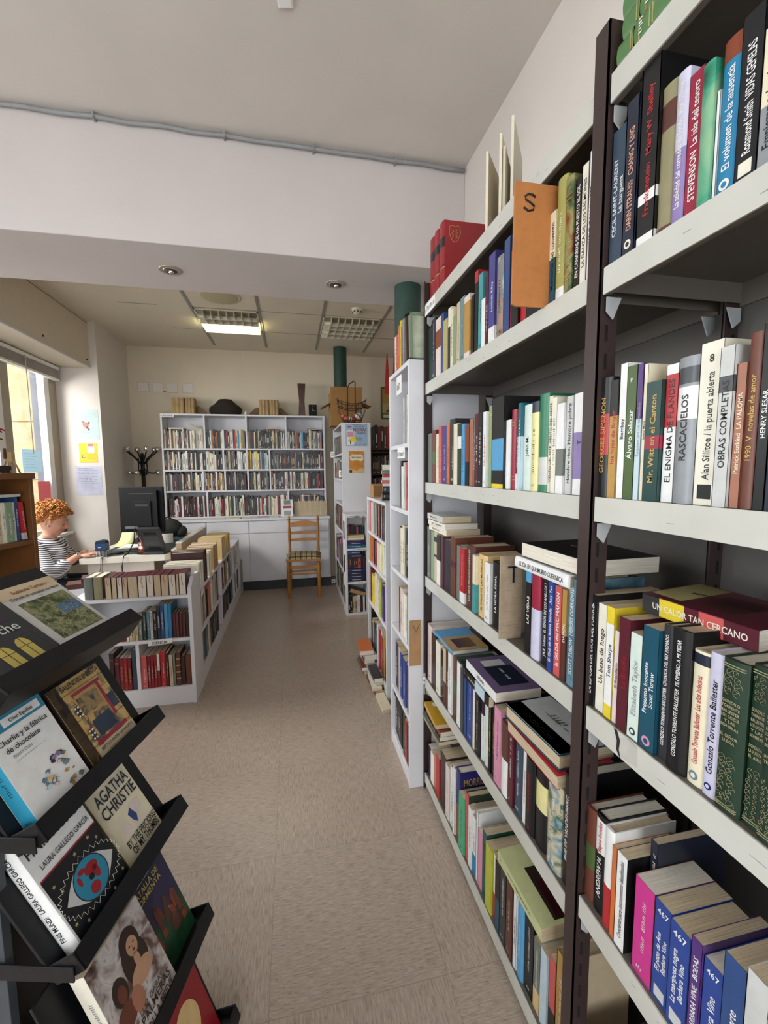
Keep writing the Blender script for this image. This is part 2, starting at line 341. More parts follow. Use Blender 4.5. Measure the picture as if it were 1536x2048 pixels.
ROWS = {
 'n2': (1.804, [
  (0.6739, 0.7085, 0.221, 'slate', 'CECIL SAINT-LAURENT   La burguesa', 'white'),
  (0.6452, 0.6739, 0.241, 'navy', 'DARIN STRAUSS   CHANG Y ENG', 'peach', {'lg': 'ivory'}),
  (0.6078, 0.6452, 0.269, 'black', 'Frankenstein | Mary W. Shelley', 'red', {'b': [[0, 0.06, 'white'], [0.24, 0.3, 'white']]}),
  (0.5802, 0.6078, 0.211, 'olive', '', 'gold', {'b': [[0.7, 0.88, 'brown'], [0, 0.05, 'brown']], 'r': 1}),
  (0.5591, 0.5802, 0.208, 'lilac', 'La soledad del corredor de fondo  Alan Sillitoe', 'white', {'b': [[0.5, 1, 'palelilac']], 'r': 1}),
  (0.5362, 0.5591, 0.191, 'crimson', 'STEVENSON  La isla del tesoro', 'white'),
  (0.5178, 0.5362, 0.183, 'P:jade', '', 'white', {'r': 1}),
  (0.5119, 0.5178, 0.14, 'white', '', ''),
  (0.4841, 0.5119, 0.19, 'cerulean', 'El volumen de la ausencia', 'white', {'b': [[0.86, 1, 'rust']], 'r': 1, 'lg': 'white'}),
  (0.4563, 0.4841, 0.195, 'inkblack', 'Rosamond Smith  VIDAS GEMELAS', 'white', {'bx': 'ivory'}),
  (0.4363, 0.4563, 0.158, 'cream', 'Empiezan sobre la rama', 'black', {'b': [[0, 0.45, 'grey']]}),
  (0.4178, 0.4363, 0.158, 'teal', '', 'white'),
 ]),
 'n3': (1.396, [
  (0.687, 0.7208, 0.216, 'black', 'GEORGES SIMENON', 'gold', {'b': [[0.36, 0.7, 'red']], 'r': 1}),
  (0.6654, 0.686, 0.207, 'ochre', 'los hijos de Roger', 'red', {'b': [[0.7, 1, 'black']]}),
  (0.648, 0.6654, 0.231, 'white', 'Bombay', 'black'),
  (0.6255, 0.648, 0.223, 'moss', 'Álvaro Salazar', 'white', {'num': 'P.'}),
  (0.6126, 0.6255, 0.222, 'paleblue', 'Requiem por un campesino', 'grey', {'b': [[0.6, 1, 'purple']]}),
  (0.6035, 0.6126, 0.219, 'cream', 'Ignacio Morel', 'black'),
  (0.5734, 0.6035, 0.188, 'pinegreen', 'Mr. Witt en el Canton', 'gold', {'b': [[0.44, 0.55, 'crimson']]}),
  (0.5507, 0.5734, 0.208, 'white', 'EL ENIGMA DE FLANDES', 'black', {'b': [[0.55, 0.93, 'red']]}),
  (0.5181, 0.5507, 0.212, 'grey', 'RASCACIELOS', 'black', {'b': [[0.58, 0.8, 'white'], [0.82, 0.93, 'darkgrey']], 'r': 1}),
  (0.4837, 0.5181, 0.224, 'ivory', 'Alan Sillitoe / la puerta abierta', 'black', {'num': '8', 'bx': 'black'}),
  (0.4633, 0.4837, 0.21, 'palegrey', 'OBRAS COMPLETAS', 'black', {'b': [[0.72, 0.82, 'darkgrey']]}),
  (0.4494, 0.4633, 0.185, 'terracotta', 'Patrick Suskind  LA PALOMA', 'cream'),
  (0.4328, 0.4494, 0.218, 'leather', '1990  V  novelas de amor', 'gold', {'r': 1}),
  (0.4187, 0.4328, 0.225, 'black', 'HENRY SLESAR', 'white'),
  (0.4038, 0.4187, 0.225, 'navy', '', 'white'),
 ]),
 'n4': (0.985, [
  (0.6996, 0.7324, 0.223, 'black', 'Amy Tan  LA ESPOSA DEL DIOS DEL FUEGO', 'white', {'num': '156', 'ct': ['Amy Tan', 'ivory']}),
  (0.6743, 0.6996, 0.21, 'ivory', 'Un beso de fuego', 'black'),
  (0.6538, 0.6743, 0.212, 'yellow', 'Tom Sharpe', 'black', {'b': [[0.12, 0.85, 'white']], 'side': 'yellow'}),
  (0.6391, 0.6538, 0.173, 'palepink', 'El Presidiario', 'black'),
  (0.6127, 0.6391, 0.204, 'maroon', 'La Brodie', 'redvol'),
  (0.5865, 0.6127, 0.186, 'palemint', 'Elizabeth Taylor', 'grey', {'lg': 'charcoal'}),
  (0.5537, 0.5865, 0.208, 'petrol', 'Presunto Inocente   Scott Turow', 'white', {'lg': 'pink'}),
  (0.5342, 0.5537, 0.221, 'charcoal', 'GONZALO TORRENTE BALLESTER  CRONICA DEL REY PASMADO', 'white', {'r': 1}),
  (0.5007, 0.5342, 0.224, 'black', 'GONZALO TORRENTE BALLESTER  FILOMENO, A MI PESAR', 'white', {'r': 1}),
  (0.4742, 0.5007, 0.203, 'cream', 'Gonzalo Torrente Ballester  Los años indecisos', 'red', {'b': [[0.9, 0.98, 'navy']], 'r': 1, 'lg': 'steelblue'}),
  (0.4536, 0.4742, 0.21, 'palelilac', 'Gonzalo Torrente Ballester', 'black', {'r': 1, 'lg': 'indigo'}),
  (0.4185, 0.4536, 0.212, 'bottle', 'EL SEÑOR/LLEGA', 'palegold', {'r': 1, 'o': 1}),
  (0.395, 0.4185, 0.217, 'bottle', 'DONDE DA/LA VUELTA/EL AIRE', 'palegold', {'r': 1, 'o': 1}),
  (0.3754, 0.395, 0.221, 'bottle', 'LA PASCUA/TRISTE', 'palegold', {'r': 1, 'o': 1}),
 ]),
 'n5': (0.575, [
  (0.6865, 0.7135, 0.198, 'leather', '', 'gold', {'b': [[0.35, 0.6, 'moss']], 'r': 1}),
  (0.6554, 0.6865, 0.206, 'black', 'ANDREW H. VACHSS', 'white', {'b': [[0.62, 0.95, 'white']], 't2': ['Bajos fondos', 'red'], 'r': 1}),
  (0.6316, 0.6554, 0.202, 'white', '', 'black', {'b': [[0, 0.42, 'red']], 'r': 1}),
  (0.6194, 0.6316, 0.182, 'orange', '', 'white'),
  (0.5943, 0.6194, 0.184, 'white', 'Concierto para instrumentos desafinados', 'black', {'side': 'black'}),
  (0.5784, 0.5943, 0.219, 'navy', '*', 'palepink', {'ins': 0.045}),
  (0.5371, 0.5784, 0.176, 'magenta', '*', 'palepink', {'side': 'rust'}),
  (0.505, 0.5371, 0.176, 'royal', 'El pozo de Ana   Barbara Vine', 'white', {'num': '467', 'bx': 'palegrey'}),
  (0.4697, 0.505, 0.175, 'royal', 'La mariposa negra   Barbara Vine', 'white', {'num': '467', 'bx': 'palegrey'}),
  (0.4517, 0.4697, 0.186, 'purple', 'BARBARA VINE   BODAS', 'white'),
  (0.4224, 0.4517, 0.173, 'royal', 'Barbara Vine', 'white', {'num': '467'}),
  (0.392, 0.4224, 0.217, 'blue', 'La muerte', 'white'),
  (0.3644, 0.392, 0.23, 'palegrey', '', 'black'),
 ]),
 'f2': (1.804, [
  (1.74, 1.7843, 0.214, 'deepgreen', '', 'white'),
  (1.6896, 1.74, 0.234, 'navy', '*', 'white'),
  (1.6265, 1.6896, 0.22, 'palepink', '', 'brown', {'b': [[0.5, 0.8, 'rust']]}),
  (1.5937, 1.6265, 0.221, 'blue', '', 'white'),
  (1.551, 1.5937, 0.187, 'khaki', '', 'black'),
  (1.5197, 1.551, 0.216, 'ivory', '', 'red', {'b': [[0, 0.7, 'navy']]}),
  (1.4895, 1.5197, 0.201, 'cream', '*', 'black'),
  (1.4543, 1.4895, 0.169, 'sage', '', 'black'),
  (1.423, 1.4543, 0.2, 'beige', '*', 'black'),
  (1.3851, 1.423, 0.204, 'greyteal', '*', 'black'),
  (1.3384, 1.3851, 0.194, 'palepink', '', 'orange', {'b': [[0.1, 0.9, 'ochre']]}),
  (1.3156, 1.3384, 0.182, 'black', '', ''),
  (1.2858, 1.3156, 0.243, 'black', '', 'red', {'b': [[0.86, 1, 'red']]}),
  (1.2525, 1.2858, 0.223, 'turquoise', '*', 'black'),
  (1.2252, 1.2525, 0.14, 'white', '', ''),
  (1.2059, 1.2252, 0.203, 'maroon', '*', 'white'),
  (1.1617, 1.2059, 0.241, 'violet', 'Lucinda Riley', 'white', {'b': [[0, 0.18, 'white']]}),
  (1.1152, 1.1617, 0.214, 'P:flesh', '*', 'black', {'r': 1}),
  (1.079, 1.1152, 0.239, 'blue', '', 'white'),
  (1.0617, 1.079, 0.199, 'red', '*', 'white'),
  (1.0254, 1.0617, 0.184, 'black', '', 'white'),
  (0.9974, 1.0254, 0.146, 'red', '', 'white'),
  (0.965, 0.9974, 0.157, 'black', '', 'white'),
  (0.9318, 0.965, 0.14, 'inkblack', '', ''),
  (0.8737, 0.8981, 0.191, 'cream', 'Memorial del convento', 'black', {'b': [[0, 0.5, 'petrol']]}),
  (0.8393, 0.8737, 0.242, 'lime', '*', 'white', {'b': [[0, 0.1, 'white']], 'r': 1}),
  (0.8135, 0.8393, 0.226, 'P:wood', '', 'yellow', {'r': 1}),
  (0.7931, 0.8135, 0.212, 'black', 'EN CANARIAS SE HA PUESTO EL SOL', 'white'),
  (0.7736, 0.7931, 0.224, 'ivory', 'LA DANZA DE LOS SALMONES', 'black'),
  (0.7549, 0.7736, 0.237, 'white', 'WILT  TOM SHARPE', 'black'),
 ]),
 'f3': (1.395, [
  (1.7667, 1.8211, 0.201, 'greygreen', '', ''),
  (1.7152, 1.7667, 0.211, 'leather', '', 'gold', {'b': [[0.35, 0.6, 'moss']]}),
  (1.6679, 1.7152, 0.193, 'cream', 'de las moscas', 'black'),
  (1.6326, 1.6679, 0.218, 'coral', '*', 'white'),
  (1.5855, 1.6326, 0.215, 'royal', '*', 'white'),
  (1.5495, 1.5855, 0.219, 'orange', '*', 'brown'),
  (1.4925, 1.5495, 0.232, 'charcoal', '*', 'white'),
  (1.4525, 1.4925, 0.21, 'cream', '', ''),
  (1.4176, 1.4525, 0.206, 'deepgreen', '', 'white', {'b': [[0.6, 0.8, 'white']]}),
  (1.3883, 1.4176, 0.202, 'skyblue', '*', 'black'),
  (1.3562, 1.3883, 0.196, 'rust', '', 'white', {'b': [[0, 0.4, 'black']]}),
  (1.3244, 1.3562, 0.213, 'terracotta', '', ''),
  (1.3059, 1.3244, 0.217, 'greygreen', '*', 'white'),
  (1.2701, 1.3059, 0.223, 'maroon', '*', 'white'),
  (1.2419, 1.2701, 0.222, 'black', '*', 'white'),
  (1.2173, 1.2419, 0.222, 'white', '*', 'red'),
  (1.1728, 1.2173, 0.236, 'sage', '*', 'yellow', {'r': 1}),
  (1.0948, 1.1728, 0.249, 'black', '', 'white', {'b': [[0, 0.05, 'yellow'], [0.2, 0.55, 'skyblue']], 'side': 'black'}),
  (1.0655, 1.0948, 0.183, 'white', '', ''),
  (1.0376, 1.0655, 0.206, 'crimson', '', 'gold', {'r': 1}),
  (1.0198, 1.0376, 0.204, 'darkred', '*', 'white', {'b': [[0, 0.2, 'white']]}),
  (1.0024, 1.0198, 0.217, 'teal', '*', 'white', {'b': [[0, 0.62, 'paleblue']]}),
  (0.9534, 1.0024, 0.209, 'palemint', 'John M.', 'black', {'r': 1}),
  (0.9206, 0.9534, 0.21, 'butter', '*', 'black', {'b': [[0.88, 1, 'navy']], 'r': 1}),
  (0.8806, 0.9206, 0.222, 'emerald', '', 'white', {'b': [[0.08, 0.36, 'palegrey']], 'r': 1}),
  (0.8628, 0.8806, 0.213, 'cream', 'VIENTO DEL ESTE, VIENTO DEL OESTE', 'black'),
  (0.8414, 0.8628, 0.207, 'ivory', '*', 'grey'),
  (0.8111, 0.8414, 0.191, 'white', '', 'darkgrey', {'b': [[0.2, 0.5, 'greygreen']]}),
  (0.7863, 0.8111, 0.202, 'palegrey', 'Hombre rico, Hombre pobre', 'black'),
  (0.7454, 0.7863, 0.204, 'white', 'T', 'black', {'b': [[0.16, 0.62, 'lilac']], 'side': 'white'}),
 ]),
 'f4': (0.99, [
  (1.7485, 1.798, 0.217, 'greygreen', '*', 'white'),
  (1.7091, 1.7485, 0.206, 'sage', '', ''),
  (1.6639, 1.7091, 0.207, 'beige', '', 'black', {'b': [[0.8, 0.9, 'black'], [0.5, 0.55, 'black']]}),
  (1.6208, 1.6639, 0.199, 'black', '', 'white', {'b': [[0, 0.5, 'white']]}),
  (1.5905, 1.6208, 0.201, 'brown', '', ''),
  (1.5405, 1.5905, 0.194, 'plum', '', 'gold'),
  (1.5092, 1.5405, 0.197, 'charcoal', '', ''),
  (1.4578, 1.5092, 0.215, 'leather', '', 'gold', {'b': [[0.5, 0.6, 'maroon']]}),
  (1.4106, 1.4578, 0.193, 'greygreen', '', '', {'r': 1}),
  (1.3682, 1.4106, 0.191, 'red', '*', 'white', {'b': [[0, 0.2, 'white']]}),
  (1.2945, 1.3682, 0.21, 'brown', 'LOS SIETE PECADOS CAPITALES', 'cream', {'r': 1, 'ct': ['LOS SIETE', 'ivory']}),
  (1.2669, 1.2945, 0.187, 'turquoise', '', 'black', {'b': [[0.5, 1, 'cream']]}),
  (1.2024, 1.2669, 0.197, 'sand', 'EL VALLE DE LAS MUÑECAS', 'brown', {'r': 1}),
  (1.1625, 1.2024, 0.183, 'white', '*', 'black'),
  (1.1033, 1.1625, 0.193, 'black', 'LA HORA FINAL', 'white', {'r': 1}),
  (1.0791, 1.1033, 0.194, 'ivory', '*', 'black'),
  (0.9348, 0.962, 0.213, 'black', 'LAS VIDAS', 'ivory', {'b': [[0.85, 1, 'skyblue']]}),
  (0.8964, 0.9348, 0.207, 'palelilac', '', 'white', {'b': [[0.6, 1, 'crimson']], 'r': 1}),
  (0.8536, 0.8964, 0.21, 'black', 'J.R.R. Tolkien  EL SEÑOR DE LOS ANILLOS I', 'white', {'r': 1}),
  (0.8335, 0.8536, 0.213, 'royal', 'El Club de la Buena Estrella   Amy Tan', 'white'),
  (0.8079, 0.8335, 0.203, 'coral', 'la GILDA del MAC MAHON', 'white'),
  (0.7896, 0.8079, 0.201, 'ochre', 'DAMON', 'white', {'b': [[0, 0.5, 'brown']]}),
  (0.7511, 0.7896, 0.232, 'P:storm', 'SCOTT TUROW  HEROES CORRIENTES', 'white', {'r': 1}),
 ]),
 'f5': (0.53, [
  (1.7708, 1.8371, 0.251, 'palepink', '*', 'black', {'r': 0}),
  (1.7135, 1.7708, 0.235, 'darkbrown', '', 'red'),
  (1.6519, 1.7135, 0.22, 'ivory', '*', 'grey'),
  (1.6153, 1.6519, 0.205, 'black', '*', 'white'),
  (1.5802, 1.6153, 0.224, 'beige', '', '', {'b': [[0, 0.4, 'leather']]}),
  (1.5463, 1.5802, 0.229, 'brown', 'Las Leyes', 'white'),
  (1.5074, 1.5463, 0.235, 'white', '*', 'black'),
  (1.4522, 1.5074, 0.24, 'leather', '', 'gold', {'b': [[0.38, 0.6, 'moss']]}),
  (1.4116, 1.4522, 0.237, 'white', '', ''),
  (1.3838, 1.4116, 0.229, 'darkgrey', '', 'red'),
  (1.3569, 1.3838, 0.252, 'blue', '', ''),
  (1.3009, 1.3569, 0.259, 'royal', '*', 'white'),
  (1.2767, 1.3009, 0.245, 'ivory', '', ''),
  (1.2396, 1.2767, 0.248, 'black', '*', 'white'),
  (1.2174, 1.2396, 0.251, 'plum', '', 'white', {'b': [[0, 0.6, 'white']]}),
  (1.1773, 1.2174, 0.258, 'palemint', '*', 'white', {'r': 1}),
  (1.1561, 1.1773, 0.245, 'black', '*', 'yellow'),
  (1.1309, 1.1561, 0.248, 'black', '*', 'yellow'),
  (1.0846, 1.1309, 0.233, 'pink', '*', 'black'),
  (1.036, 1.0846, 0.216, 'brown', '', 'white', {'b': [[0, 0.5, 'white']], 'r': 1}),
  (1.0047, 1.036, 0.234, 'maroon', '*', 'white'),
  (0.9589, 1.0047, 0.238, 'slate', '*', 'white', {'r': 1}),
  (0.9398, 0.9589, 0.206, 'white', '*', 'red'),
  (0.8959, 0.9416, 0.199, 'black', '*', 'red', {'r': 1}),
  (0.8431, 0.8959, 0.197, 'black', '', 'gold', {'b': [[0.5, 0.85, 'butter']], 'r': 1}),
  (0.7782, 0.8389, 0.213, 'P:sea', '*', 'white', {'r': 1}),
  (0.7444, 0.7764, 0.261, 'black', 'PHILIPP VANDENBERG', 'white', {'r': 1}),
 ]),
 'f6': (0.08, [
  (1.7703, 1.8181, 0.14, 'plum', '', ''),
  (1.7228, 1.7703, 0.14, 'white', '', ''),
  (1.6848, 1.7228, 0.158, 'orange', '', ''),
  (1.6412, 1.6848, 0.177, 'red', '', 'black'),
  (1.5579, 1.6306, 0.231, 'darkbrown', '', ''),
  (1.5119, 1.5579, 0.221, 'palepink', '*', 'grey'),
  (1.4697, 1.5119, 0.241, 'white', '*', 'navy'),
  (1.4465, 1.4697, 0.264, 'white', '', ''),
  (1.4046, 1.4465, 0.275, 'rust', '', 'white', {'b': [[0.5, 1, 'indigo']], 'side': 'indigo', 'ct': ['MORRIS WEST', 'gold']}),
  (1.3493, 1.4019, 0.214, 'jadelight', '*', 'black'),
  (1.3181, 1.3493, 0.246, 'coral', '', '', {'side': 'deepgreen', 'ct': ['Robert Woods', 'white']}),
  (1.2881, 1.3181, 0.22, 'white', '*', 'black'),
  (1.2558, 1.2881, 0.209, 'white', '*', 'black', {'b': [[0, 0.35, 'cerulean']]}),
  (1.2368, 1.2558, 0.246, 'white', '', ''),
  (1.1993, 1.2368, 0.199, 'pink', '', 'white'),
  (1.1665, 1.1993, 0.227, 'emeralddark', '*', 'black'),
  (1.1201, 1.1636, 0.216, 'yellowgreen', '', 'black'),
  (1.0926, 1.1183, 0.213, 'ivory', '', 'red', {'b': [[0, 0.4, 'red']]}),
  (1.0619, 1.0926, 0.219, 'black', '', '', {'b': [[0, 0.45, 'petrol']]}),
  (1.0179, 1.0593, 0.251, 'charcoal', '*', 'white'),
  (0.9806, 1.0163, 0.234, 'brown', '*', 'cream'),
  (0.9569, 0.9776, 0.245, 'white', '*', 'black'),
  (0.9237, 0.9569, 0.231, 'skyblue', '*', 'white', {'r': 1}),
  (0.8774, 0.9216, 0.222, 'inkblack', '*', 'white'),
  (0.8436, 0.8755, 0.195, 'greygreen', '*', 'white', {'b': [[0, 0.3, 'sand']]}),
  (0.8089, 0.8412, 0.206, 'paleblue', '*', 'white'),
  (0.7763, 0.8033, 0.224, 'coral', '', 'white', {'b': [[0, 0.4, 'black']]}),
  (0.7383, 0.7737, 0.274, 'ochre', '*', 'white', {'side': 'beige'}),
 ]),
}

# ================================================================== THE ROOM
def wall_mat(name, hexc, var=.04): return mat(name, hexc, .85, var=var, scale=3, bump=.15, spec=.2)
M_WALL = wall_mat('wall_plaster', '#dcd5ce'); M_CEIL = wall_mat('ceiling_plaster', '#cfc8c1')
M_CEILT = wall_mat('ceiling_tile', '#dbd1bf'); M_BEAM = wall_mat('beam_plaster', '#c6bebb')

def floor_material():
    m = bpy.data.materials.new('vinyl_tile'); m.use_nodes = True; nt = m.node_tree; N = nt.nodes; L = nt.links; b = N['Principled BSDF']
    tc = N.new('ShaderNodeTexCoord'); sep = N.new('ShaderNodeSeparateXYZ'); L.new(tc.outputs['Object'], sep.inputs[0])
    def math_(op, a, bb=None):
        n = N.new('ShaderNodeMath'); n.operation = op
        for i, x in enumerate((a, bb)):
            if x is None: continue
            if isinstance(x, (int, float)): n.inputs[i].default_value = x
            else: L.new(x, n.inputs[i])
        return n.outputs[0]
    u = math_('DIVIDE', math_('ADD', sep.outputs[0], 10.1), .5); v = math_('DIVIDE', math_('ADD', sep.outputs[1], 9.95), .5)
    iu = math_('FLOOR', u); iv = math_('FLOOR', v); par = math_('MODULO', math_('ADD', iu, iv), 2.0)
    def streak(sx, sy_, det=4):
        mp = N.new('ShaderNodeMapping'); mp.inputs['Scale'].default_value = (sx, sy_, 1); L.new(tc.outputs['Object'], mp.inputs['Vector'])
        # shift each tile so the grain does not run on
        cb = N.new('ShaderNodeCombineXYZ'); L.new(math_('MULTIPLY', iu, 7.3), cb.inputs[0]); L.new(math_('MULTIPLY', iv, 3.7), cb.inputs[1]); L.new(cb.outputs[0], mp.inputs['Location'])
        no = N.new('ShaderNodeTexNoise'); no.inputs['Scale'].default_value = 1; no.inputs['Detail'].default_value = det; no.inputs['Roughness'].default_value = .65
        L.new(mp.outputs[0], no.inputs['Vector']); return no.outputs['Fac']
    def mixf(f, a, bb):
        n = N.new('ShaderNodeMix'); n.data_type = 'FLOAT'; L.new(f, n.inputs[0]); L.new(a, n.inputs[2]); L.new(bb, n.inputs[3]); return n.outputs[0]
    g = mixf(par, streak(26, 260), streak(260, 26))
    sp_ = mixf(par, streak(38, 420, 2), streak(420, 38, 2))
    r = N.new('ShaderNodeValToRGB'); L.new(g, r.inputs[0]); e = r.color_ramp.elements
    e[0].position = .30; e[0].color = lin('#8d7f73'); e[1].position = .68; e[1].color = lin('#bdae9f')
    x = r.color_ramp.elements.new(.48); x.color = lin('#ac9c8d')
    r2 = N.new('ShaderNodeValToRGB'); L.new(sp_, r2.inputs[0]); r2.color_ramp.elements[0].position = .27; r2.color_ramp.elements[1].position = .36
    r2.color_ramp.elements[0].color = lin('#7d6857'); r2.color_ramp.elements[1].color = (1, 1, 1, 1)
    mx = N.new('ShaderNodeMix'); mx.data_type = 'RGBA'; mx.blend_type = 'MULTIPLY'; mx.inputs[0].default_value = .85
    L.new(r.outputs[0], mx.inputs[6]); L.new(r2.outputs[0], mx.inputs[7])
    # joints
    fu = math_('ABSOLUTE', math_('SUBTRACT', math_('FRACT', u), .5)); fv = math_('ABSOLUTE', math_('SUBTRACT', math_('FRACT', v), .5))
    j = math_('GREATER_THAN', math_('MAXIMUM', fu, fv), .4975)
    m2 = N.new('ShaderNodeMix'); m2.data_type = 'RGBA'; L.new(math_('MULTIPLY', j, .35), m2.inputs[0]); L.new(mx.outputs[2], m2.inputs[6]); m2.inputs[7].default_value = lin('#6b5a4a')
    big = N.new('ShaderNodeTexNoise'); big.inputs['Scale'].default_value = 2.2; L.new(tc.outputs['Object'], big.inputs['Vector'])
    rb = N.new('ShaderNodeValToRGB'); L.new(big.outputs['Fac'], rb.inputs[0]); rb.color_ramp.elements[0].color = (.94, .93, .93, 1); rb.color_ramp.elements[0].position = .35; rb.color_ramp.elements[1].position = .6
    m3 = N.new('ShaderNodeMix'); m3.data_type = 'RGBA'; m3.blend_type = 'MULTIPLY'; m3.inputs[0].default_value = 1; L.new(m2.outputs[2], m3.inputs[6]); L.new(rb.outputs[0], m3.inputs[7])
    L.new(m3.outputs[2], b.inputs['Base Color']); b.inputs['Specular IOR Level'].default_value = .45
    rr = N.new('ShaderNodeMapRange'); L.new(big.outputs['Fac'], rr.inputs[0]); rr.inputs[3].default_value = .27; rr.inputs[4].default_value = .33; L.new(rr.outputs[0], b.inputs['Roughness'])
    return m
def block(name, boxes, m, parent=None, bevel=0):
    mb = MB()
    for bx in boxes: mb.box(*bx, m)
    o = mb.build(name, parent, bevel)
    if parent is None: struct(o)
    return o
XL = -2.26
block('floor', [(-2.6, 2.1, -2.7, 5.95, -.05, 0)], floor_material())
block('ceiling', [(-2.5, 2.1, -2.6, 2.25, 2.95, 3.02)], M_CEIL)
cl = MB(); cl.box(-2.5, 2.1, 2.25, 5.95, 2.95, 3.02, M_CEILT)
M_JOINT = mat('ceiling_grid_grey', '#8f8b86', .5)
for k in range(-1, 5):
    x = -.86+.6*k
    if k >= 0: cl.box(x-.012, x+.012, 2.72, 5.63, 2.944, 2.9505, M_JOINT)
for y in (3.76, 4.40, 5.03):
    cl.box(-.86, 2.0, y-.004, y+.004, 2.9475, 2.9505, M_JOINT)
cl.box(-1.47, -1.15, 4.397, 4.403, 2.9475, 2.9505, M_JOINT); cl.box(-1.18, -.86, 5.06, 5.064, 2.9478, 2.9505, M_JOINT)
struct(cl.build('ceiling'))
block('wall_front', [(-2.5, 2.1, 5.85, 5.95, 0, 3)], wall_mat('wall_plaster_warm', '#d9cdb8'))                      # far wall behind the counter
block('wall_right', [(.895, 1.0, -2.6, 2.75, 0, 2.96)], M_WALL)
block('wall_far_right', [(1.95, 2.05, 2.6, 5.9, 0, 2.96), (1.0, 2.05, 2.65, 2.75, 0, 2.96)], M_WALL)
bm_ = MB(); bm_.box(XL, .895, 2.19, 2.715, 2.459, 2.955, M_BEAM)
struct(bm_.build('trim_1', bevel=.004))                                             # dropped beam across the shop
# left wall with two windows and the pier beyond the desk window
block('wall_left', [(XL-.12, XL, -2.6, -1.05, 0, 2.96), (XL-.12, XL, -1.05, 5.0, 0, .82), (XL-.12, XL, -1.05, 5.0, 2.50, 2.96), (XL-.12, XL, 1.95, 2.8, .82, 2.5)], M_WALL)
block('wall_left_pier', [(XL-.12, -1.89, 4.993, 5.86, 0, 2.96)], M_WALL)
block('wall_back', [(-2.4, -1.35, -2.6, -2.5, 0, 2.96), (.75, 1.0, -2.6, -2.5, 0, 2.96), (-1.35, .75, -2.6, -2.5, 2.65, 2.96)], M_WALL)
M_GLASS = bpy.data.materials.new('window_glass'); M_GLASS.use_nodes = True
_n = M_GLASS.node_tree.nodes; _l = M_GLASS.node_tree.links; _n.clear()
_o = _n.new('ShaderNodeOutputMaterial'); _t = _n.new('ShaderNodeBsdfTransparent'); _g = _n.new('ShaderNodeBsdfGlossy'); _g.inputs['Roughness'].default_value = .02
_x = _n.new('ShaderNodeMixShader'); _x.inputs[0].default_value = .07; _l.new(_t.outputs[0], _x.inputs[1]); _l.new(_g.outputs[0], _x.inputs[2]); _l.new(_x.outputs[0], _o.inputs[0])
M_PVC = mat('window_frame_white', '#e9e7e4', .4, var=.03); M_PVCB = mat('window_frame_beige', '#a39684', .5, var=.05)
def window(name, y0, y1, z0, z1, stiles, blind=False):
    r = struct(empty(name, (XL, (y0+y1)/2, z0), None, None))
    inv = r.matrix_world.inverted()
    f = MB()
    for a, b, m in stiles: f.box(XL-.075, XL-.015, a, b, z0, z1, m)
    f.box(XL-.075, XL-.015, y0, y1, z0, z0+.06, M_PVC); f.box(XL-.075, XL-.015, y0, y1, z1-.06, z1, M_PVC)
    o = f.build('window_frame', None, .003); o.parent = r; o.matrix_parent_inverse = inv
    g = MB(); g.box(XL-.048, XL-.042, y0+.02, y1-.02, z0+.03, z1-.03, M_GLASS); o = g.build('pane'); o.parent = r; o.matrix_parent_inverse = inv
    s_ = MB(); s_.box(XL-.12, XL+.05, y0, y1, z0-.03, z0, M_PVC); o = s_.build('window_sill', None, .004); o.parent = r; o.matrix_parent_inverse = inv
    return r
window('window_1', 2.8, 4.99, .85, 2.50, [(2.8, 2.88, M_PVC), (4.05, 4.135, M_PVC), (4.135, 4.24, M_PVCB), (4.775, 4.86, M_PVC), (4.86, 4.99, M_PVCB)])
window('window_2', -1.05, 1.95, .85, 2.50, [(-1.05, -.97, M_PVC), (.4, .48, M_PVC), (1.87, 1.95, M_PVC)])
dr = struct(empty('door_1', (-.3, -2.55, 0), None, None)); f = MB()
for a, b in ((-1.35, -1.27), (-.36, -.24), (.67, .75)): f.box(a, b, -2.58, -2.52, 0, 2.65, M_PVC)
f.box(-1.35, .75, -2.58, -2.52, 2.57, 2.65, M_PVC); f.box(-1.35, .75, -2.58, -2.52, 0, .12, M_PVC)
o = f.build('door_frame'); o.parent = dr; o.matrix_parent_inverse = dr.matrix_world.inverted()
f = MB(); f.box(-1.3, .7, -2.552, -2.548, .1, 2.6, M_GLASS); o = f.build('pane'); o.parent = dr; o.matrix_parent_inverse = dr.matrix_world.inverted()
# boxed pelmet above the desk window
pl = MB(); M_PELM = mat('pelmet_board', '#d3c7b4', .6, var=.03)
pl.box(-1.975, -1.955, 2.72, 5.02, 2.49, 2.95, M_PELM); pl.box(XL, -1.975, 2.72, 4.99, 2.49, 2.51, M_PELM); pl.box(-1.955, -1.951, 2.72, 5.03, 2.49, 2.505, M_WHITE)
for y in (4.15, 4.93): pl.tube([(-1.956, y, 2.56), (-1.950, y, 2.56)], .009, M_INK, 10)
pl.box(-1.9545, -1.953, 2.72, 5.0, 2.925, 2.929, M_POST)
struct(pl.build('trim_2'))
# rolled-up venetian blind
bl = empty('venetian_blind', (XL+.03, 3.9, 2.36), 'white venetian blind drawn right up at the top of the desk window', 'blind')
f = MB(); f.box(-.022, .022, -1.0, 1.04, .085, .115, M_PVC); f.build('headrail', bl)
f = MB()
for k in range(9): f.box(-.02, .02, -.98, 1.03, .002+.009*k, .0075+.009*k, mat('blind_slat', '#a9a39a', .4))
f.build('slats', bl)
f = MB(); f.box(-.022, .022, -.98, 1.03, -.02, -.002, M_PVC); f.build('bottom_rail', bl)
f = MB(); f.tube([(.03, .46, .09), (.035, .455, -.75)], .004, mat('clear_plastic_rod', '#cfc8b8', .2), 6); f.build('tilt_wand', bl)
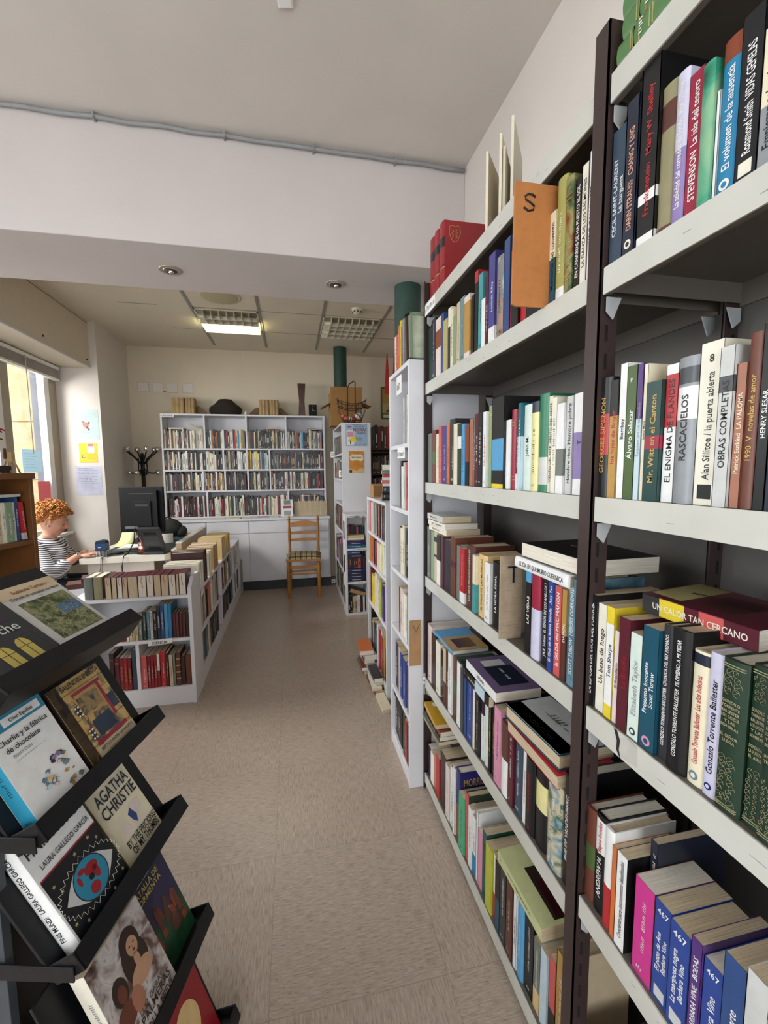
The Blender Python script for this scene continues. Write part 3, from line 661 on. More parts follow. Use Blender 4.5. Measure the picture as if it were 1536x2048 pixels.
# thin conduit along the ceiling edge
cb = MB(); pts = [(-2.2+.13*k, 2.172, 2.935-.009*abs(sin(k*1.7))) for k in range(24)]+[(.885, 2.172, 2.928)]
cb.tube(pts, .009, mat('grey_cable', '#8b8c8e', .5), 8)
for k in (2, 6, 11, 15, 18, 21): cb.box(pts[k][0]-.004, pts[k][0]+.004, 2.16, 2.19, pts[k][2]-.012, pts[k][2]+.012, mat('grey_cable', ''))
tag(cb.build('ceiling_cable'), 'grey cable clipped along the edge where ceiling meets the dropped beam', 'cable')
# recessed spots in the beam
def spot(x, y, lab):
    r = empty('recessed_spotlight', (x, y, 2.459), lab, 'spotlight', 'spotlights recessed in the beam')
    f = MB(); f.lathe([(.052, -.004), (.056, -.001), (.038, .001), (.034, -.006)], (0, 0, 0), mat('spot_ring', '#b5a696', .3, .4), 24); f.build('ring', r)
    f = MB(); f.lathe([(.001, -.0065), (.032, -.0065), (.033, .0)], (0, 0, 0), mat('spot_recess', '#3c3632', .4), 20); f.build('reflector', r)
    f = MB(); f.sphere((.004, 0, -.008), .013, M_CHROME, 10); f.build('bulb', r)
spot(-.568, 2.458, 'small round recessed spotlight in the beam, the one over the desk side')
spot(.263, 2.466, 'small round recessed spotlight in the beam, the one nearer the green column')
# ceiling fittings
def troffer(x0, y0, lab, lit):
    r = empty('ceiling_light', (x0+.3, y0+.3, 2.95), lab, 'ceiling light', 'louvred ceiling lights')
    M = M_LOUV
    f = MB()
    for a in (-.288, .276): f.box(a, a+.012, -.288, .288, -.012, -.002, M); f.box(-.288, .288, a, a+.012, -.012, -.002, M)
    f.build('frame', r)
    f = MB(); nx, ny = 8, 4
    for i in range(1, nx): x = -.276+.552*i/nx; f.box(x-.003, x+.003, -.276, .276, -.05, -.002, M)
    for i in range(1, ny+1): y = -.276+.552*i/ny; f.box(-.276, .276, y-.004, y+.004, -.05, -.002, M)
    f.build('louvre', r)
    f = MB(); f.box(-.276, .276, -.276, .276, -.004, -.001, mat('louvre_back', '#9c8f78', .5)); f.build('reflector', r)
    for yy in (-.14, .14):
        f = MB(); f.tube([(-.26, yy, -.022), (.26, yy, -.022)], .013, mat('tube_lit', '#f4ffd8', .4, emit=9) if (lit and yy > 0) else mat('tube_dark', '#d8d6cc', .3), 10)
        f.build('fluorescent_tube', r)
    if lit:
        f = MB(); f.box(-.27, .27, .006, .27, -.0515, -.0505, mat('lit_diffuser', '#f6ffdc', .5, emit=1.6)); f.build('diffuser', r)
M_LOUV = mat('louvre_cream', '#d8d2bc', .35)
troffer(-.86, 4.405, 'square louvred ceiling light with one glowing tube, beside the round loudspeaker', True)
troffer(.335, 4.39, 'square louvred ceiling light switched off, beside the smoke detector', False)
f = MB(); f.lathe([(.002, -.02), (.06, -.022), (.13, -.012), (.155, -.004), (.16, 0)], (0, 0, 0), mat('speaker_grille', '#b9b08f', .6, var=.2, scale=200), 32)
r = empty('ceiling_loudspeaker', (-.56, 4.11, 2.95), 'round beige loudspeaker grille set in the ceiling tiles', 'loudspeaker'); f.build('grille', r)
f = MB(); f.lathe([(.158, -.006), (.17, -.005), (.172, 0)], (0, 0, 0), mat('speaker_rim', '#c9c2a8', .5), 32); f.build('rim', r)
r = empty('smoke_detector', (.645, 4.18, 2.95), 'small white smoke detector on the ceiling before the unlit lamp', 'smoke detector')
f = MB(); f.lathe([(.052, -.012), (.055, 0)], (0, 0, 0), M_PVC, 20); f.build('base', r)
f = MB(); f.lathe([(.012, -.052), (.03, -.046), (.042, -.03), (.05, -.012)], (0, 0, 0), mat('detector_cream', '#dcd5bb', .4), 16)
for k in range(8): a = k*pi/4; f.box(.036, .047, -.006, .006, -.034, -.026, M_INK, Rz(a))
f.build('head', r)
f = MB(); f.lathe([(.028, -.012), (.034, -.008), (.036, 0)], (0, 0, 0), M_PVC, 4, Rz(.6), smooth=False); r = empty('ceiling_junction_box', (.020, 1.56, 2.95), 'small white box fixed to the plain ceiling near the viewer', 'junction box'); f.build('cover', r)
# green round columns
f = MB(); f.lathe([(.073, 0), (.073, 2.459)], (.66, 2.43, 0), M_GREENCOL, 32); struct(f.build('column_near'))
f = MB(); f.lathe([(.08, 0), (.08, 2.95)], (.625, 5.5, 0), M_GREENCOL, 32); struct(f.build('column_far'))
# exterior seen through the window
M_STONE = mat('outside_stone', '#c9b389', .9, var=.25, scale=9, bump=.4)
ex = MB(); ex.box(-3.95, -3.12, 6.5, 9, -.2, 6, M_STONE)
for z in (.6, 1.35, 2.1, 2.85): ex.box(-3.95, -3.12, 6.493, 6.5, z, z+.012, mat('stone_joint', '#8e7a58', .9))
o = ex.build('stone_house_corner'); tag(o, 'sunlit beige stone house corner across the street outside the desk window', 'building', kind='structure')
ex = MB(); ex.box(-3.10, -2.98, 6.2, 6.35, -.2, 5, mat('outside_grey', '#6f7079', .6)); ex.box(-2.96, -2.85, 6.1, 6.25, -.2, 5, mat('outside_grey2', '#9a9ca4', .6))
o = ex.build('grey_gate_post'); tag(o, 'grey metal gate post standing outside beside the stone house corner', 'post', kind='structure')
ex = MB(); ex.box(-12, -5.2, 12, 14, -.2, 7, mat('outside_white_house', '#cfd3d2', .9))
for k in range(6):
    for z in (1.0, 3.2): ex.box(-11.2+k, -10.6+k, 11.97, 12, z, z+1.3, mat('outside_window', '#53626a', .2))
tag(ex.build('white_house'), 'white house with windows far behind the stone house corner', 'building', kind='structure')
block('ground_outside', [(-14, -2.4, -4, 16, -.3, -.2)], mat('pavement', '#a7a39b', .9))
block('baseboard_front', [(-1.48, .455, 5.37, 5.43, 0, .1)], mat('black_plinth', '#1a1a1e', .5))

# ================================================================== METAL SHELVING ON THE RIGHT
def post_mb(x, y, z1, sx, sy_):
    f = MB(); f.box(x, x+sx*.003, y, y+sy_*.035, 0, z1, M_POST); f.box(x, x+sx*.038, y, y+sy_*.003, 0, z1, M_POST)
    k = .08
    while k < z1-.06:
        f.box(x+sx*.014, x+sx*.020, y-sy_*.0006, y-sy_*.0001, k, k+.028, M_SLOT) ; k += .05
    k = .08
    while k < z1-.06:
        f.box(x-sx*.0006, x-sx*.0001, y+sy_*.014, y+sy_*.020, k, k+.0, M_SLOT); k += .5
    return f
def metal_unit(lab, y0, y1, levels, ztop, posts):
    X0, X1 = .554, .868
    r = empty('metal_shelving_unit', (.71, (y0+y1)/2, 0), lab, 'shelving unit', 'metal shelving units along the right wall'); inv = r.matrix_world.inverted()
    def ch(mb, name, p=r, bev=0):
        o = mb.build(name, None, bev); o.parent = r; o.matrix_parent_inverse = inv; return o
    for x, sx in ((X0-.0035, 1), (X1, -1)):
        for y, sy_ in posts: ch(post_mb(x, y, ztop, sx, sy_), 'post')
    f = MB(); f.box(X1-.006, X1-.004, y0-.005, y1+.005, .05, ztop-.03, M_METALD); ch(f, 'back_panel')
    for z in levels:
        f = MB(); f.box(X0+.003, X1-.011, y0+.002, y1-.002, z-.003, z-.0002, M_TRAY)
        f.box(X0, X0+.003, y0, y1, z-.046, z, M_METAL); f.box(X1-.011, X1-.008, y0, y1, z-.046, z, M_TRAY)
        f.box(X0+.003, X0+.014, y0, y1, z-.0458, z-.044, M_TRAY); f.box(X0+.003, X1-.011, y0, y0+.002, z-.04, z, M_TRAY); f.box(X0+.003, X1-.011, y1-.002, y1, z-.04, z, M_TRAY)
        rn = random.Random(int(z*100+y0*10))
        for k in range(9):
            yy = rn.uniform(y0+.1, y1-.15); zz = z-rn.uniform(.012, .036); l = rn.uniform(.004, .02)
            f.box(X0-.0003, X0, yy, yy+l, zz, zz+.0008, mat('scuff_mark', '#8a8a7c', .7))
        s = ch(f, 'shelf')
        for y, sg in ((y0, -1), (y1, 1)):
            f = MB()
            f.prism([(X0+.006, z-.05), (X0+.036, z-.05), (X0+.02, z-.088), (X0+.006, z-.075)], 0, .0025, mat('bracket_grey', '#aeb1b2', .4), Matrix(((1,0,0,0),(0,0,1,y-sg*.004),(0,1,0,0),(0,0,0,1))))
            ch(f, 'bracket')
            f = MB()
            f.prism([(X1-.012, z-.05), (X1-.045, z-.05), (X1-.028, z-.088), (X1-.012, z-.075)], 0, .0025, mat('bracket_grey', ''), Matrix(((1,0,0,0),(0,0,1,y-sg*.004),(0,1,0,0),(0,0,0,1))))
            ch(f, 'bracket')
    return r, ch
r, ch = metal_unit('grey metal shelving with dark brown posts, nearest to the viewer, topped by green volumes', -.30, .708, [2.119, 1.804, 1.396, .985, .575, .14], 2.21, [(-.335, 1)])
f = MB(); f.prism([(.578, .948), (.612, .944), (.616, .975), (.600, .986), (.580, .982)], .5525, .5538, mat('torn_paper', '#b7b5ac', .8, var=.2), Matrix(((0, 0, 1, 0), (1, 0, 0, 0), (0, 1, 0, 0), (0, 0, 0, 1)))); f.prism([(.615, .940), (.620, .952), (.618, .970), (.626, .985), (.632, .985), (.624, .968), (.624, .950)], .5522, .5536, M_INK, Matrix(((0, 0, 1, 0), (1, 0, 0, 0), (0, 1, 0, 0), (0, 0, 0, 1)))); ch(f, 'torn_label')
r, ch = metal_unit('grey metal shelving with dark brown posts, topped by three red volumes', .752, 1.762, [2.119, 1.804, 1.395, .99, .53, .08], 2.21, [(.7125, 1), (1.775, -.33)])
f = MB(); f.box(.5515, .5535, 1.64, 1.76, 2.070, 2.112, M_PAPER)
scribble(f, M_INK, frame((.5512, 1.755, 2.083), (0, -1, 0)) @ FACE, .10, .018, random.Random(3)); ch(f, 'paper_label')

G1 = 'books on the nearest metal shelving'; G2 = 'books on the metal shelving with three red volumes on top'
for key, place, grp, land in (('n2', 'upper shelf of nearest unit', G1, 'from dark post'), ('n3', 'middle shelf of nearest unit', G1, 'from dark post'),
        ('n4', 'shelf with torn label, nearest unit', G1, 'from dark post'), ('n5', 'low shelf of nearest unit', G1, 'from dark post'),
        ('f2', 'top row of farther metal unit', G2, 'from far post'), ('f3', 'second row of farther metal unit', G2, 'from far post'), ('f4', 'third row of farther metal unit', G2, 'from far post'),
        ('f5', 'fourth row of farther metal unit', G2, 'from far post'), ('f6', 'bottom row of farther metal unit', G2, 'from far post')):
    z, L = ROWS[key]
    if key[0] == 'f':      # keep each row between its two end posts
        hi, lo = max(q[1] for q in L), min(q[0] for q in L); g = lambda v: .757+(v-min(lo, .757))*(1.755-.757)/(max(hi, 1.755)-min(lo, .757))
        L = [(g(q[0]), g(q[1]))+tuple(q[2:]) for q in L]
    L = sorted(L, key=lambda q: -q[1])
    row_of_books([q for q in L], lambda a, b, ins, z=z: (.559+ins, b, z+.0003), (0, -1, 0), .17, place, grp, .008, land)
def rt(x, y, z): return frame((x, y, z), (0, -1, 0))
# books lying flat: lay a standing book down (spine towards the aisle)
def lying(M, L, wd, t, col, title='', tcol='white', label='', group=None, opt=None, art=None, name='book', rev=False):
    """book lying flat: X along its spine (length L), Y width away from viewer, Z thickness"""
    o = dict(opt or {})
    if rev: M = M @ T(L, wd, 0) @ Rz(pi)
    root = make_book(Matrix.Identity(4), t, wd, L, col, title, tcol, o, label, group, name)
    root.matrix_world = M @ T(0, 0, t) @ Ry(pi/2)
    if art:
        mb = MB(); art(mb, L, wd, T(0, 0, .0006)); mb2 = mb.build('cover_print', root)
        mb2.matrix_local = Ry(-pi/2) @ T(0, 0, 0)
    return root
def flatart(*items):
    """printed cover in local XY: X along spine, Y across; items drawn just above the board"""
    def fn(mb, L, wd, M):
        for it in items:
            if it[0] == 'r': mb.box(it[1]*L, it[2]*L, it[3]*wd, it[4]*wd, 0, .0003, pm(it[5]), M)
            if it[0] == 't': mb.text(it[1], pm(it[6]), M @ T(it[2]*L, it[3]*wd, .0007) @ Rz(it[7] if len(it) > 7 else 0), height=it[4], width=it[5])
            if it[0] == 's': scribble(mb, pm(it[5]), M @ T(it[1]*L, it[2]*wd, .0007), it[3]*L, it[4], random.Random(2))
    return fn
# green encyclopaedia volumes on top of the nearest unit (spines to the aisle, lying in a pile)
GV = 'green volumes piled on the nearest unit'
for k, (nm, lb) in enumerate((('bottom', 'green volume with large white letters, at the bottom of the pile on the nearest unit'),
                              ('mid', 'green volume above the bottom one in the pile on the nearest unit'),
                              ('up', 'green volume below the topmost in the pile on the nearest unit'),
                              ('top', 'topmost green volume of the pile on the nearest unit'))):
    lying(rt(.556+.004*k, .700-.006*(k % 2), 2.1195+.0385*k), .30, .21, .038, 'leaf', '', 'white', lb, GV, {'r': 1, 'gv': 2 if k == 0 else 1})

# ------------------------------------------------ things among the books on the right
GR = 'red volumes on top of the farther metal unit'
for k, (y, lb) in enumerate(((1.748, 'red hardback volume farthest from viewer of the three atop the metal shelving'), (1.695, 'middle red hardback volume of the three atop the metal shelving'), (1.636, 'red volume with gilt shield on its side, atop the metal shelving'))):
    root = make_book(rt(.566, y, 2.1195), .050, .165, .235, 'redvol', '', 'gold', {'r': 1, 'side': 'redvol', 'b': [(.62, .76, 'black'), (.30, .315, 'gold'), (.33, .345, 'black')]}, lb, GR)
    if k == 2:
        mb = MB(); g = pm('gold'); Mx = T(.0504, .045, .19) @ Rz(pi/2) @ FACE
        pts = [(-.02, .024), (-.01, .028), (0, .024), (.01, .028), (.02, .024), (.022, 0), (.012, -.022), (0, -.03), (-.012, -.022), (-.022, 0), (-.02, .024)]
        mb.tube([(x, y_, 0) for x, y_ in pts], .0008, g, 5, Mx)
        for sx in (-.009, .009): mb.tube([(sx, .015, 0), (sx*.5, .006, 0), (sx*1.4, 0, 0), (sx*.6, -.008, 0), (sx*1.2, -.016, 0)], .0009, g, 5, Mx)
        mb.tube([(0, .02, 0), (0, -.024, 0)], .0006, g, 4, Mx)
        mb.build('gilt_shield', root)
mats_ = [mat('bare_board', '#b3a58c', .8, var=.06), mat('bare_board_pale', '#d8d0bc', .8, var=.05)]
for k, (y, z1, lb) in enumerate(((1.262, 2.37, 'bare grey board leaning on top of the metal shelving, beside the red volumes'), (1.178, 2.36, 'thin pale album standing open on top of the metal shelving, behind a board'), (1.135, 2.375, 'pale board with worn edge on top of the metal shelving, nearest the viewer'))):
    mb = MB(); mb.box(0, .19, -.003, .003, 0, z1-2.12, mats_[k > 0]); mb.box(-.002, .003, -.0035, .0035, 0, z1-2.12, mats_[1])
    if k == 1: mb.box(.005, .18, -.012, -.005, 0, z1-2.15, mats_[1])
    o = mb.build('backing_board'); o.location = (.585+.012*(k == 2), y, 2.1200); o.rotation_euler = (0, 0, radians(50 if k == 0 else 54)); tag(o, lb, 'board', 'boards on top of the metal shelving')
# divider boards
mb = MB(); mb.prism([(0, 0), (.01, -.004), (.20, 0), (.21, .235), (.205, .25), (.003, .25)], -.0025, .0025, mat('hardboard_orange', '#b5743c', .7, var=.10, scale=60), FACE)
sL = [(.018, .012), (.010, .018), (-.004, .019), (-.014, .012), (-.012, .003), (.004, -.004), (.015, -.012), (.012, -.022), (-.004, -.026), (-.018, -.018)]
mb.tube([(.036+x*.75, -.0035, .212+y_*.75) for x, y_ in sL], .0022, M_INK, 5)
mb.tube([(.203, -.0036, .118), (.197, -.0036, .126), (.200, -.0036, .114), (.195, -.0036, .104)], .0016, M_INK, 5)
o = mb.build('divider_board'); o.location = (.476, .897, 1.8045); tag(o, 'orange hardboard divider lettered S sticking out of the upper metal shelf', 'divider')
mb = MB(); M_CORR = mat('corrugated_card', '#a39078', .9, var=.14, scale=45, bump=.6)
for k in range(24): mb.box(0, .063, -.003-.0009*(k % 2), .003, .0095*k, .0095*(k+1), M_CORR)
mb.box(.02, .052, -.0047, -.004, .195, .200, pm('navy')); mb.box(.034, .040, -.0047, -.004, .155, .198, pm('navy'))
o = mb.build('divider_card'); o.location = (.537, 1.043, .9905); tag(o, 'corrugated cardboard divider lettered T on the third row of metal shelving', 'divider')
mb = MB(); mb.box(0, .052, -.003, 0, 0, .205, M_CARD)
mb.tube([(.014, -.0036, .185), (.030, -.0036, .152), (.045, -.0036, .188)], .0014, mat('pencil_grey', '#4a4a4c'), 5)
o = mb.build('divider_card'); o.location = (.486, 1.774, .585); tag(o, 'brown cardboard piece lettered V fixed to the white bookcase beside the metal shelving', 'divider')
mb = MB(); mb.box(-.003, .003, -.001, .001, .0, .10, M_PAPER)
for z, r_ in ((.055, .007), (.075, .009), (.09, .006)): mb.sphere((0, 0, z), r_, M_PAPER, 8, sc=(1, .3, 1))
o = mb.build('plastic_tag'); o.location = (.5525, 1.765, .45); tag(o, 'small white plastic tag hanging on the far dark post, above a yellow book', 'tag')
GL = 'books laid flat over the rows of the metal shelving'
lying(rt(.553, 1.705, 1.2025), .205, .135, .022, 'ivory', '*', 'black', 'lower of the cream books lying on brown volumes at far end', GL)
lying(rt(.548, 1.700, 1.2260), .20, .13, .020, 'ivory', '*', 'black', 'middle cream book in the flat pile on brown volumes', GL)
lying(rt(.548, 1.712, 1.2475), .185, .115, .024, 'palegrey', '*', 'black', 'topmost cream booklet of the flat pile with a curling cover', GL)
lying(rt(.546, .985, 1.203) @ Rx(-.03), .215, .15, .028, 'white', 'EL DIA EN QUE MURIO GUERNICA', 'black', 'white hardback lying flat beside the cardboard divider T', GL, {'r': 1})
lying(rt(.556, .97, 1.2335) @ Rz(.03), .235, .175, .034, 'black', '', 'white', 'black thick hardback lying flat on a white one near the dark post', GL, {},
      flatart(('t', 'CAPITAL', .45, .55, .02, .13, 'palegrey', pi), ('s', .35, .35, .3, .008, 'palegrey')), rev=True)
lying(frame((.607, .640, 1.196), (.05, -1, 0)) @ Rx(.05), .19, .13, .032, 'maroon', 'UN CALOR TAN CERCANO', 'ivory', 'red and yellow paperback lying across black books on the nearest unit', GL, {'b': [(.0, .18, 'charcoal'), (.18, .42, 'yellow'), (.55, .75, 'coral')]},
      flatart(('r', 0, 1, 0, 1, 'maroon'), ('r', .02, .32, .12, .98, 'khaki'), ('r', .05, .16, .2, .9, 'yellow'), ('r', .4, .75, .2, .8, 'brown'), ('s', .2, .5, .5, .014, 'black'), ('r', .8, .98, .5, .98, 'moss')))
lying(rt(.556, 1.64, .776) @ Rx(.02), .21, .14, .014, 'skyblue', '*', 'white', 'light blue thin book lying flat over the fourth row', GL, {}, flatart(('r', 0, .4, 0, 1, 'skyblue'), ('r', .4, 1, 0, 1, 'tan'), ('r', .5, .9, .2, .75, 'indigo')))
lying(rt(.565, 1.42, .752), .20, .14, .022, 'deepgreen', '', 'white', 'dark green book lying flat beneath slanting white covers on fourth row', GL)
lying(rt(.550, 1.325, .752) @ Ry(.03), .20, .13, .034, 'black', '*', 'white', 'black paperback lying under the purple REGINA book', GL, {'b': [(.5, .85, 'paleblue')]})
lying(rt(.552, 1.30, .790) @ Ry(.03), .215, .145, .03, 'white', 'REGINA', 'black', 'purple covered book with white spine lettered REGINA lying flat', GL, {'side': 'plum2'}, flatart(('r', .12, .3, .25, .75, 'palegrey'), ('r', .32, .85, .2, .85, 'navy'), ('s', .4, .5, .3, .01, 'white')))
lying(rt(.556, 1.02, .740) @ Rx(.05), .225, .15, .032, 'red', '', 'white', 'cream edged book with red covers lying below the 17th edition one', GL, rev=True)
lying(rt(.552, 1.03, .776) @ Rz(.06), .225, .16, .036, 'petrol', '', 'white', 'thick hardback with red band reading 17a EDICION lying flat on fourth row', GL, {'r': 1},
      flatart(('r', .01, .99, .12, .99, 'palegrey'), ('r', .01, .99, .70, .98, 'brick'), ('t', '17ª EDICION', .5, .90, .014, .13, 'black', pi), ('s', .3, .5, .4, .006, 'charcoal'), ('s', .4, .4, .3, .02, 'greygreen')), rev=True)
lying(rt(.545, 1.76, .345) @ Rx(.03), .21, .13, .016, 'olive', '', 'white', 'olive book at the bottom of the flat pile at far end, bottom row', GL)
lying(rt(.548, 1.75, .365), .20, .125, .018, 'charcoal', '*', 'white', 'dark grey book lying under the yellow one on the bottom row', GL)
lying(rt(.55, 1.735, .386), .19, .12, .02, 'rust', '', 'white', 'rust red book lying just beneath the yellow one, bottom row', GL)
lying(rt(.546, 1.745, .409) @ Rz(-.05), .18, .115, .018, 'yellowdark', '', 'white', 'golden yellow book topmost of the flat pile on the bottom row', GL, {}, flatart(('r', .1, .25, .25, .55, 'white')))
lying(rt(.556, 1.06, .315) @ Rx(.04), .225, .15, .036, 'limepale', '*', 'black', 'pale green paperback with dark red picture lying over the bottom row', GL, {},
      flatart(('r', .32, .95, .28, .85, 'darkbrown'), ('r', .5, .95, .35, .75, 'maroon'), ('t', 'La', .1, .5, .016, .03, 'black'), ('t', 'de las', .17, .5, .016, .06, 'black')))
lying(rt(.60, .975, .735) @ Rx(.02), .20, .15, .03, 'black', '', 'white', 'black book lying under a cream one, seen just past the dark post', GL)
lying(rt(.565, .69, .1415), .22, .17, .05, 'sage', '*', 'white', 'grey-green thick book lying under the purple one on the lowest shelf', GL)
lying(rt(.585, .70, .192) @ Rx(.0), .22, .16, .045, 'plum', '', 'white', 'purple hardback lying flat on the lowest shelf of the nearest unit', GL, {'r': 1},
      flatart(('r', 0, 1, 0, 1, 'plum'), ('t', 'Barbara', .55, .75, .022, .14, 'palegrey'), ('s', .2, .35, .5, .012, 'maroon'), ('s', .2, .5, .4, .012, 'maroon')))
# ================================================================== WHITE BOOKCASES BEYOND
def carcass(lab, x0, x1, y0, y1, z1, shelves, front, name='bookcase', group=None, divs=(), plinth=.07, M=None, m=None, th=.02, back=True, sides=(1, 1), shelfname='shelf'):
    """front: '-x', '+x' or '-y'. divs: (pos, za, zb) uprights"""
    m = m or M_WHITE; r = empty(name, ((x0+x1)/2, (y0+y1)/2, 0), lab, 'bookcase', group); inv = r.matrix_world.inverted()
    def ch(mb, nm, b=.0015):
        o = mb.build(nm, None, b); o.parent = r; o.matrix_parent_inverse = inv; return o
    ax = front[1] == 'x'
    for i, on in enumerate(sides):
        if not on: continue
        f = MB()
        if ax: a = y0 if i == 0 else y1-th; f.box(x0, x1, a, a+th, 0, z1, m)
        else: a = x0 if i == 0 else x1-th; f.box(a, a+th, y0, y1, 0, z1, m)
        ch(f, 'side_panel')
    f = MB()
    if back:
        if front == '-x': f.box(x1-.006, x1, y0+th, y1-th, .02, z1, m)
        elif front == '+x': f.box(x0, x0+.006, y0+th, y1-th, .02, z1, m)
        else: f.box(x0+th, x1-th, y1-.006, y1, .02, z1, m)
        ch(f, 'back_panel')
    for z in shelves+[z1]:
        f = MB(); e = .007
        if ax: f.box(x0+(e if front == '+x' else .001), x1-(e if front == '-x' else .001), y0+th, y1-th, z-th, z-.0002, m)
        else: f.box(x0+th, x1-th, y0+.001, y1-e, z-th, z-.0002, m)
        ch(f, 'top_board' if z == z1 else shelfname)
    for p, za, zb in divs:
        f = MB()
        if ax: f.box(x0+.007, x1-.001, p-th/2, p+th/2, za, zb-th, m)
        else: f.box(p-th/2, p+th/2, y0+.002, y1-.007, za, zb-th, m)
        ch(f, 'divider')
    if plinth:
        f = MB()
        if front == '-x': f.box(x0+.003, x0+.018, y0+th, y1-th, 0, plinth, m)
        elif front == '+x': f.box(x1-.018, x1-.003, y0+th, y1-th, 0, plinth, m)
        else: f.box(x0+th, x1-th, y0+.003, y0+.018, 0, plinth, m)
        ch(f, 'plinth')
    return r, ch
_rs = random.Random(11)
MIX = ['ivory', 'cream', 'black', 'charcoal', 'palegrey', 'darkbrown', 'maroon', 'navy', 'greygreen', 'beige', 'white', 'brown', 'slate', 'crimson', 'sage', 'inkblack', 'khaki', 'deepgreen', 'terracotta', 'petrol']
def stuff_run(org, X, length, hmin, hmax, depth, cols=MIX, tmin=.012, tmax=.03, letter=True, gap0=0):
    x = gap0; rn = _rs
    M = frame(org, X)
    while x < length-.012:
        t = min(rn.uniform(tmin, tmax), length-x); h = rn.uniform(hmin, hmax); c = pm(rn.choice(cols)); ins = rn.uniform(0, .012); d = min(depth, h*.7)
        STUFF.box(x, x+t-.0012, ins, d, 0, h, c, M); STUFF.box(x+.001, x+t-.002, ins+.003, d-.001, h, h+.0004, M_PAGE, M)
        if letter and rn.random() < .75:
            lc = pm(rn.choice(['white', 'gold', 'red', 'ivory'] if c.name.split('_')[1] in ('black', 'charcoal', 'darkbrown', 'maroon', 'navy', 'inkblack', 'deepgreen', 'petrol', 'brown', 'slate', 'crimson') else ['black', 'maroon', 'charcoal']))
            a = rn.uniform(.15, .4)*h; b = a+rn.uniform(.25, .5)*h
            STUFF.box(x+t*.35, x+t*.6, ins-.0008, ins, a, b, lc, M)
            if rn.random() < .4: STUFF.box(x+t*.2, x+t*.8, ins-.0008, ins, h*.05, h*.10, lc, M)
        x += t
PLA = 'tall narrow white bookcase'
rA, chA = carcass('tall narrow white bookcase standing against the farther metal shelving', .487, .80, 1.778, 2.15, 1.905, [1.564, 1.27, .96, .66, .33, .06], '-x', group='white bookcases along the aisle')
f = MB(); f.box(.4865, .4872, 1.90, 1.99, 1.79, 1.87, M_PAPER); scribble(f, M_INK, frame((.486, 1.98, 1.81), (0, -1, 0)) @ FACE, .06, .03, random.Random(5)); chA(f, 'paper_label', 0)
f = MB(); f.box(.484, .486, 1.84, 1.97, 1.50, 1.55, M_PAPER); scribble(f, M_INK, frame((.4835, 1.965, 1.51), (0, -1, 0)) @ FACE, .11, .02, random.Random(6)); chA(f, 'paper_label', 0)
def auto_items(rn, y_near, length, hmin, hmax, cols, tmin, tmax, star=.6):
    out = []; a = 0
    while a < length-.008:
        t = min(rn.uniform(tmin, tmax), length-a); c = cols[len(out) % len(cols)] if isinstance(cols, list) else rn.choice(cols)
        dark = c in ('black', 'charcoal', 'darkbrown', 'maroon', 'navy', 'inkblack', 'deepgreen', 'petrol', 'brown', 'slate', 'crimson', 'red', 'darkred', 'blue', 'royal', 'oxblood')
        out.append((a, a+t, round(rn.uniform(hmin, hmax), 3), c, '*' if rn.random() < star else '', 'white' if dark else 'black'))
        a += t
    return out
GA = 'books in the tall narrow white bookcase'
rn = random.Random(4)
for i, (z, ys, ln, cols, hh) in enumerate(((1.564, 1.93, .13, ['plum', 'palegrey', 'grey', 'cream', 'beige', 'khaki'], (.20, .22)), (1.27, 2.0, .19, ['greygreen', 'charcoal', 'white', 'palegrey', 'terracotta', 'coral', 'palepink'], (.19, .23)),
        (.96, 2.0, .19, ['black', 'ivory', 'cream', 'greygreen', 'charcoal', 'sage'], (.20, .24)), (.66, 2.03, .22, ['sand', 'darkgrey', 'palepink', 'ivory', 'cream', 'white', 'sage'], (.20, .23)),
        (.33, 2.10, .28, ['black', 'indigo', 'beige', 'royal', 'tan', 'royal', 'beige', 'brown'], (.22, .24)), (.06, 2.11, .29, ['inkblack', 'darkbrown', 'charcoal', 'inkblack', 'deepgreen', 'deepgreen', 'red', 'black'], (.20, .225)))):
    its = auto_items(rn, 0, ln, hh[0], hh[1], cols, ln/len(cols)*.85, ln/len(cols)*1.2)
    row_of_books(its, lambda a, b, ins, z=z, ys=ys: (.494+ins, ys-a, z+.0003), (0, -1, 0), .15, f'{ORD[i]} shelf down of narrow white bookcase', GA, .01, 'from far side', stuff=True)
lying(rt(.49, 2.10, .288), .22, .14, .020, 'inkblack', '', 'white', 'black book lying on dark ones in the lowest cell of the narrow bookcase', GL)
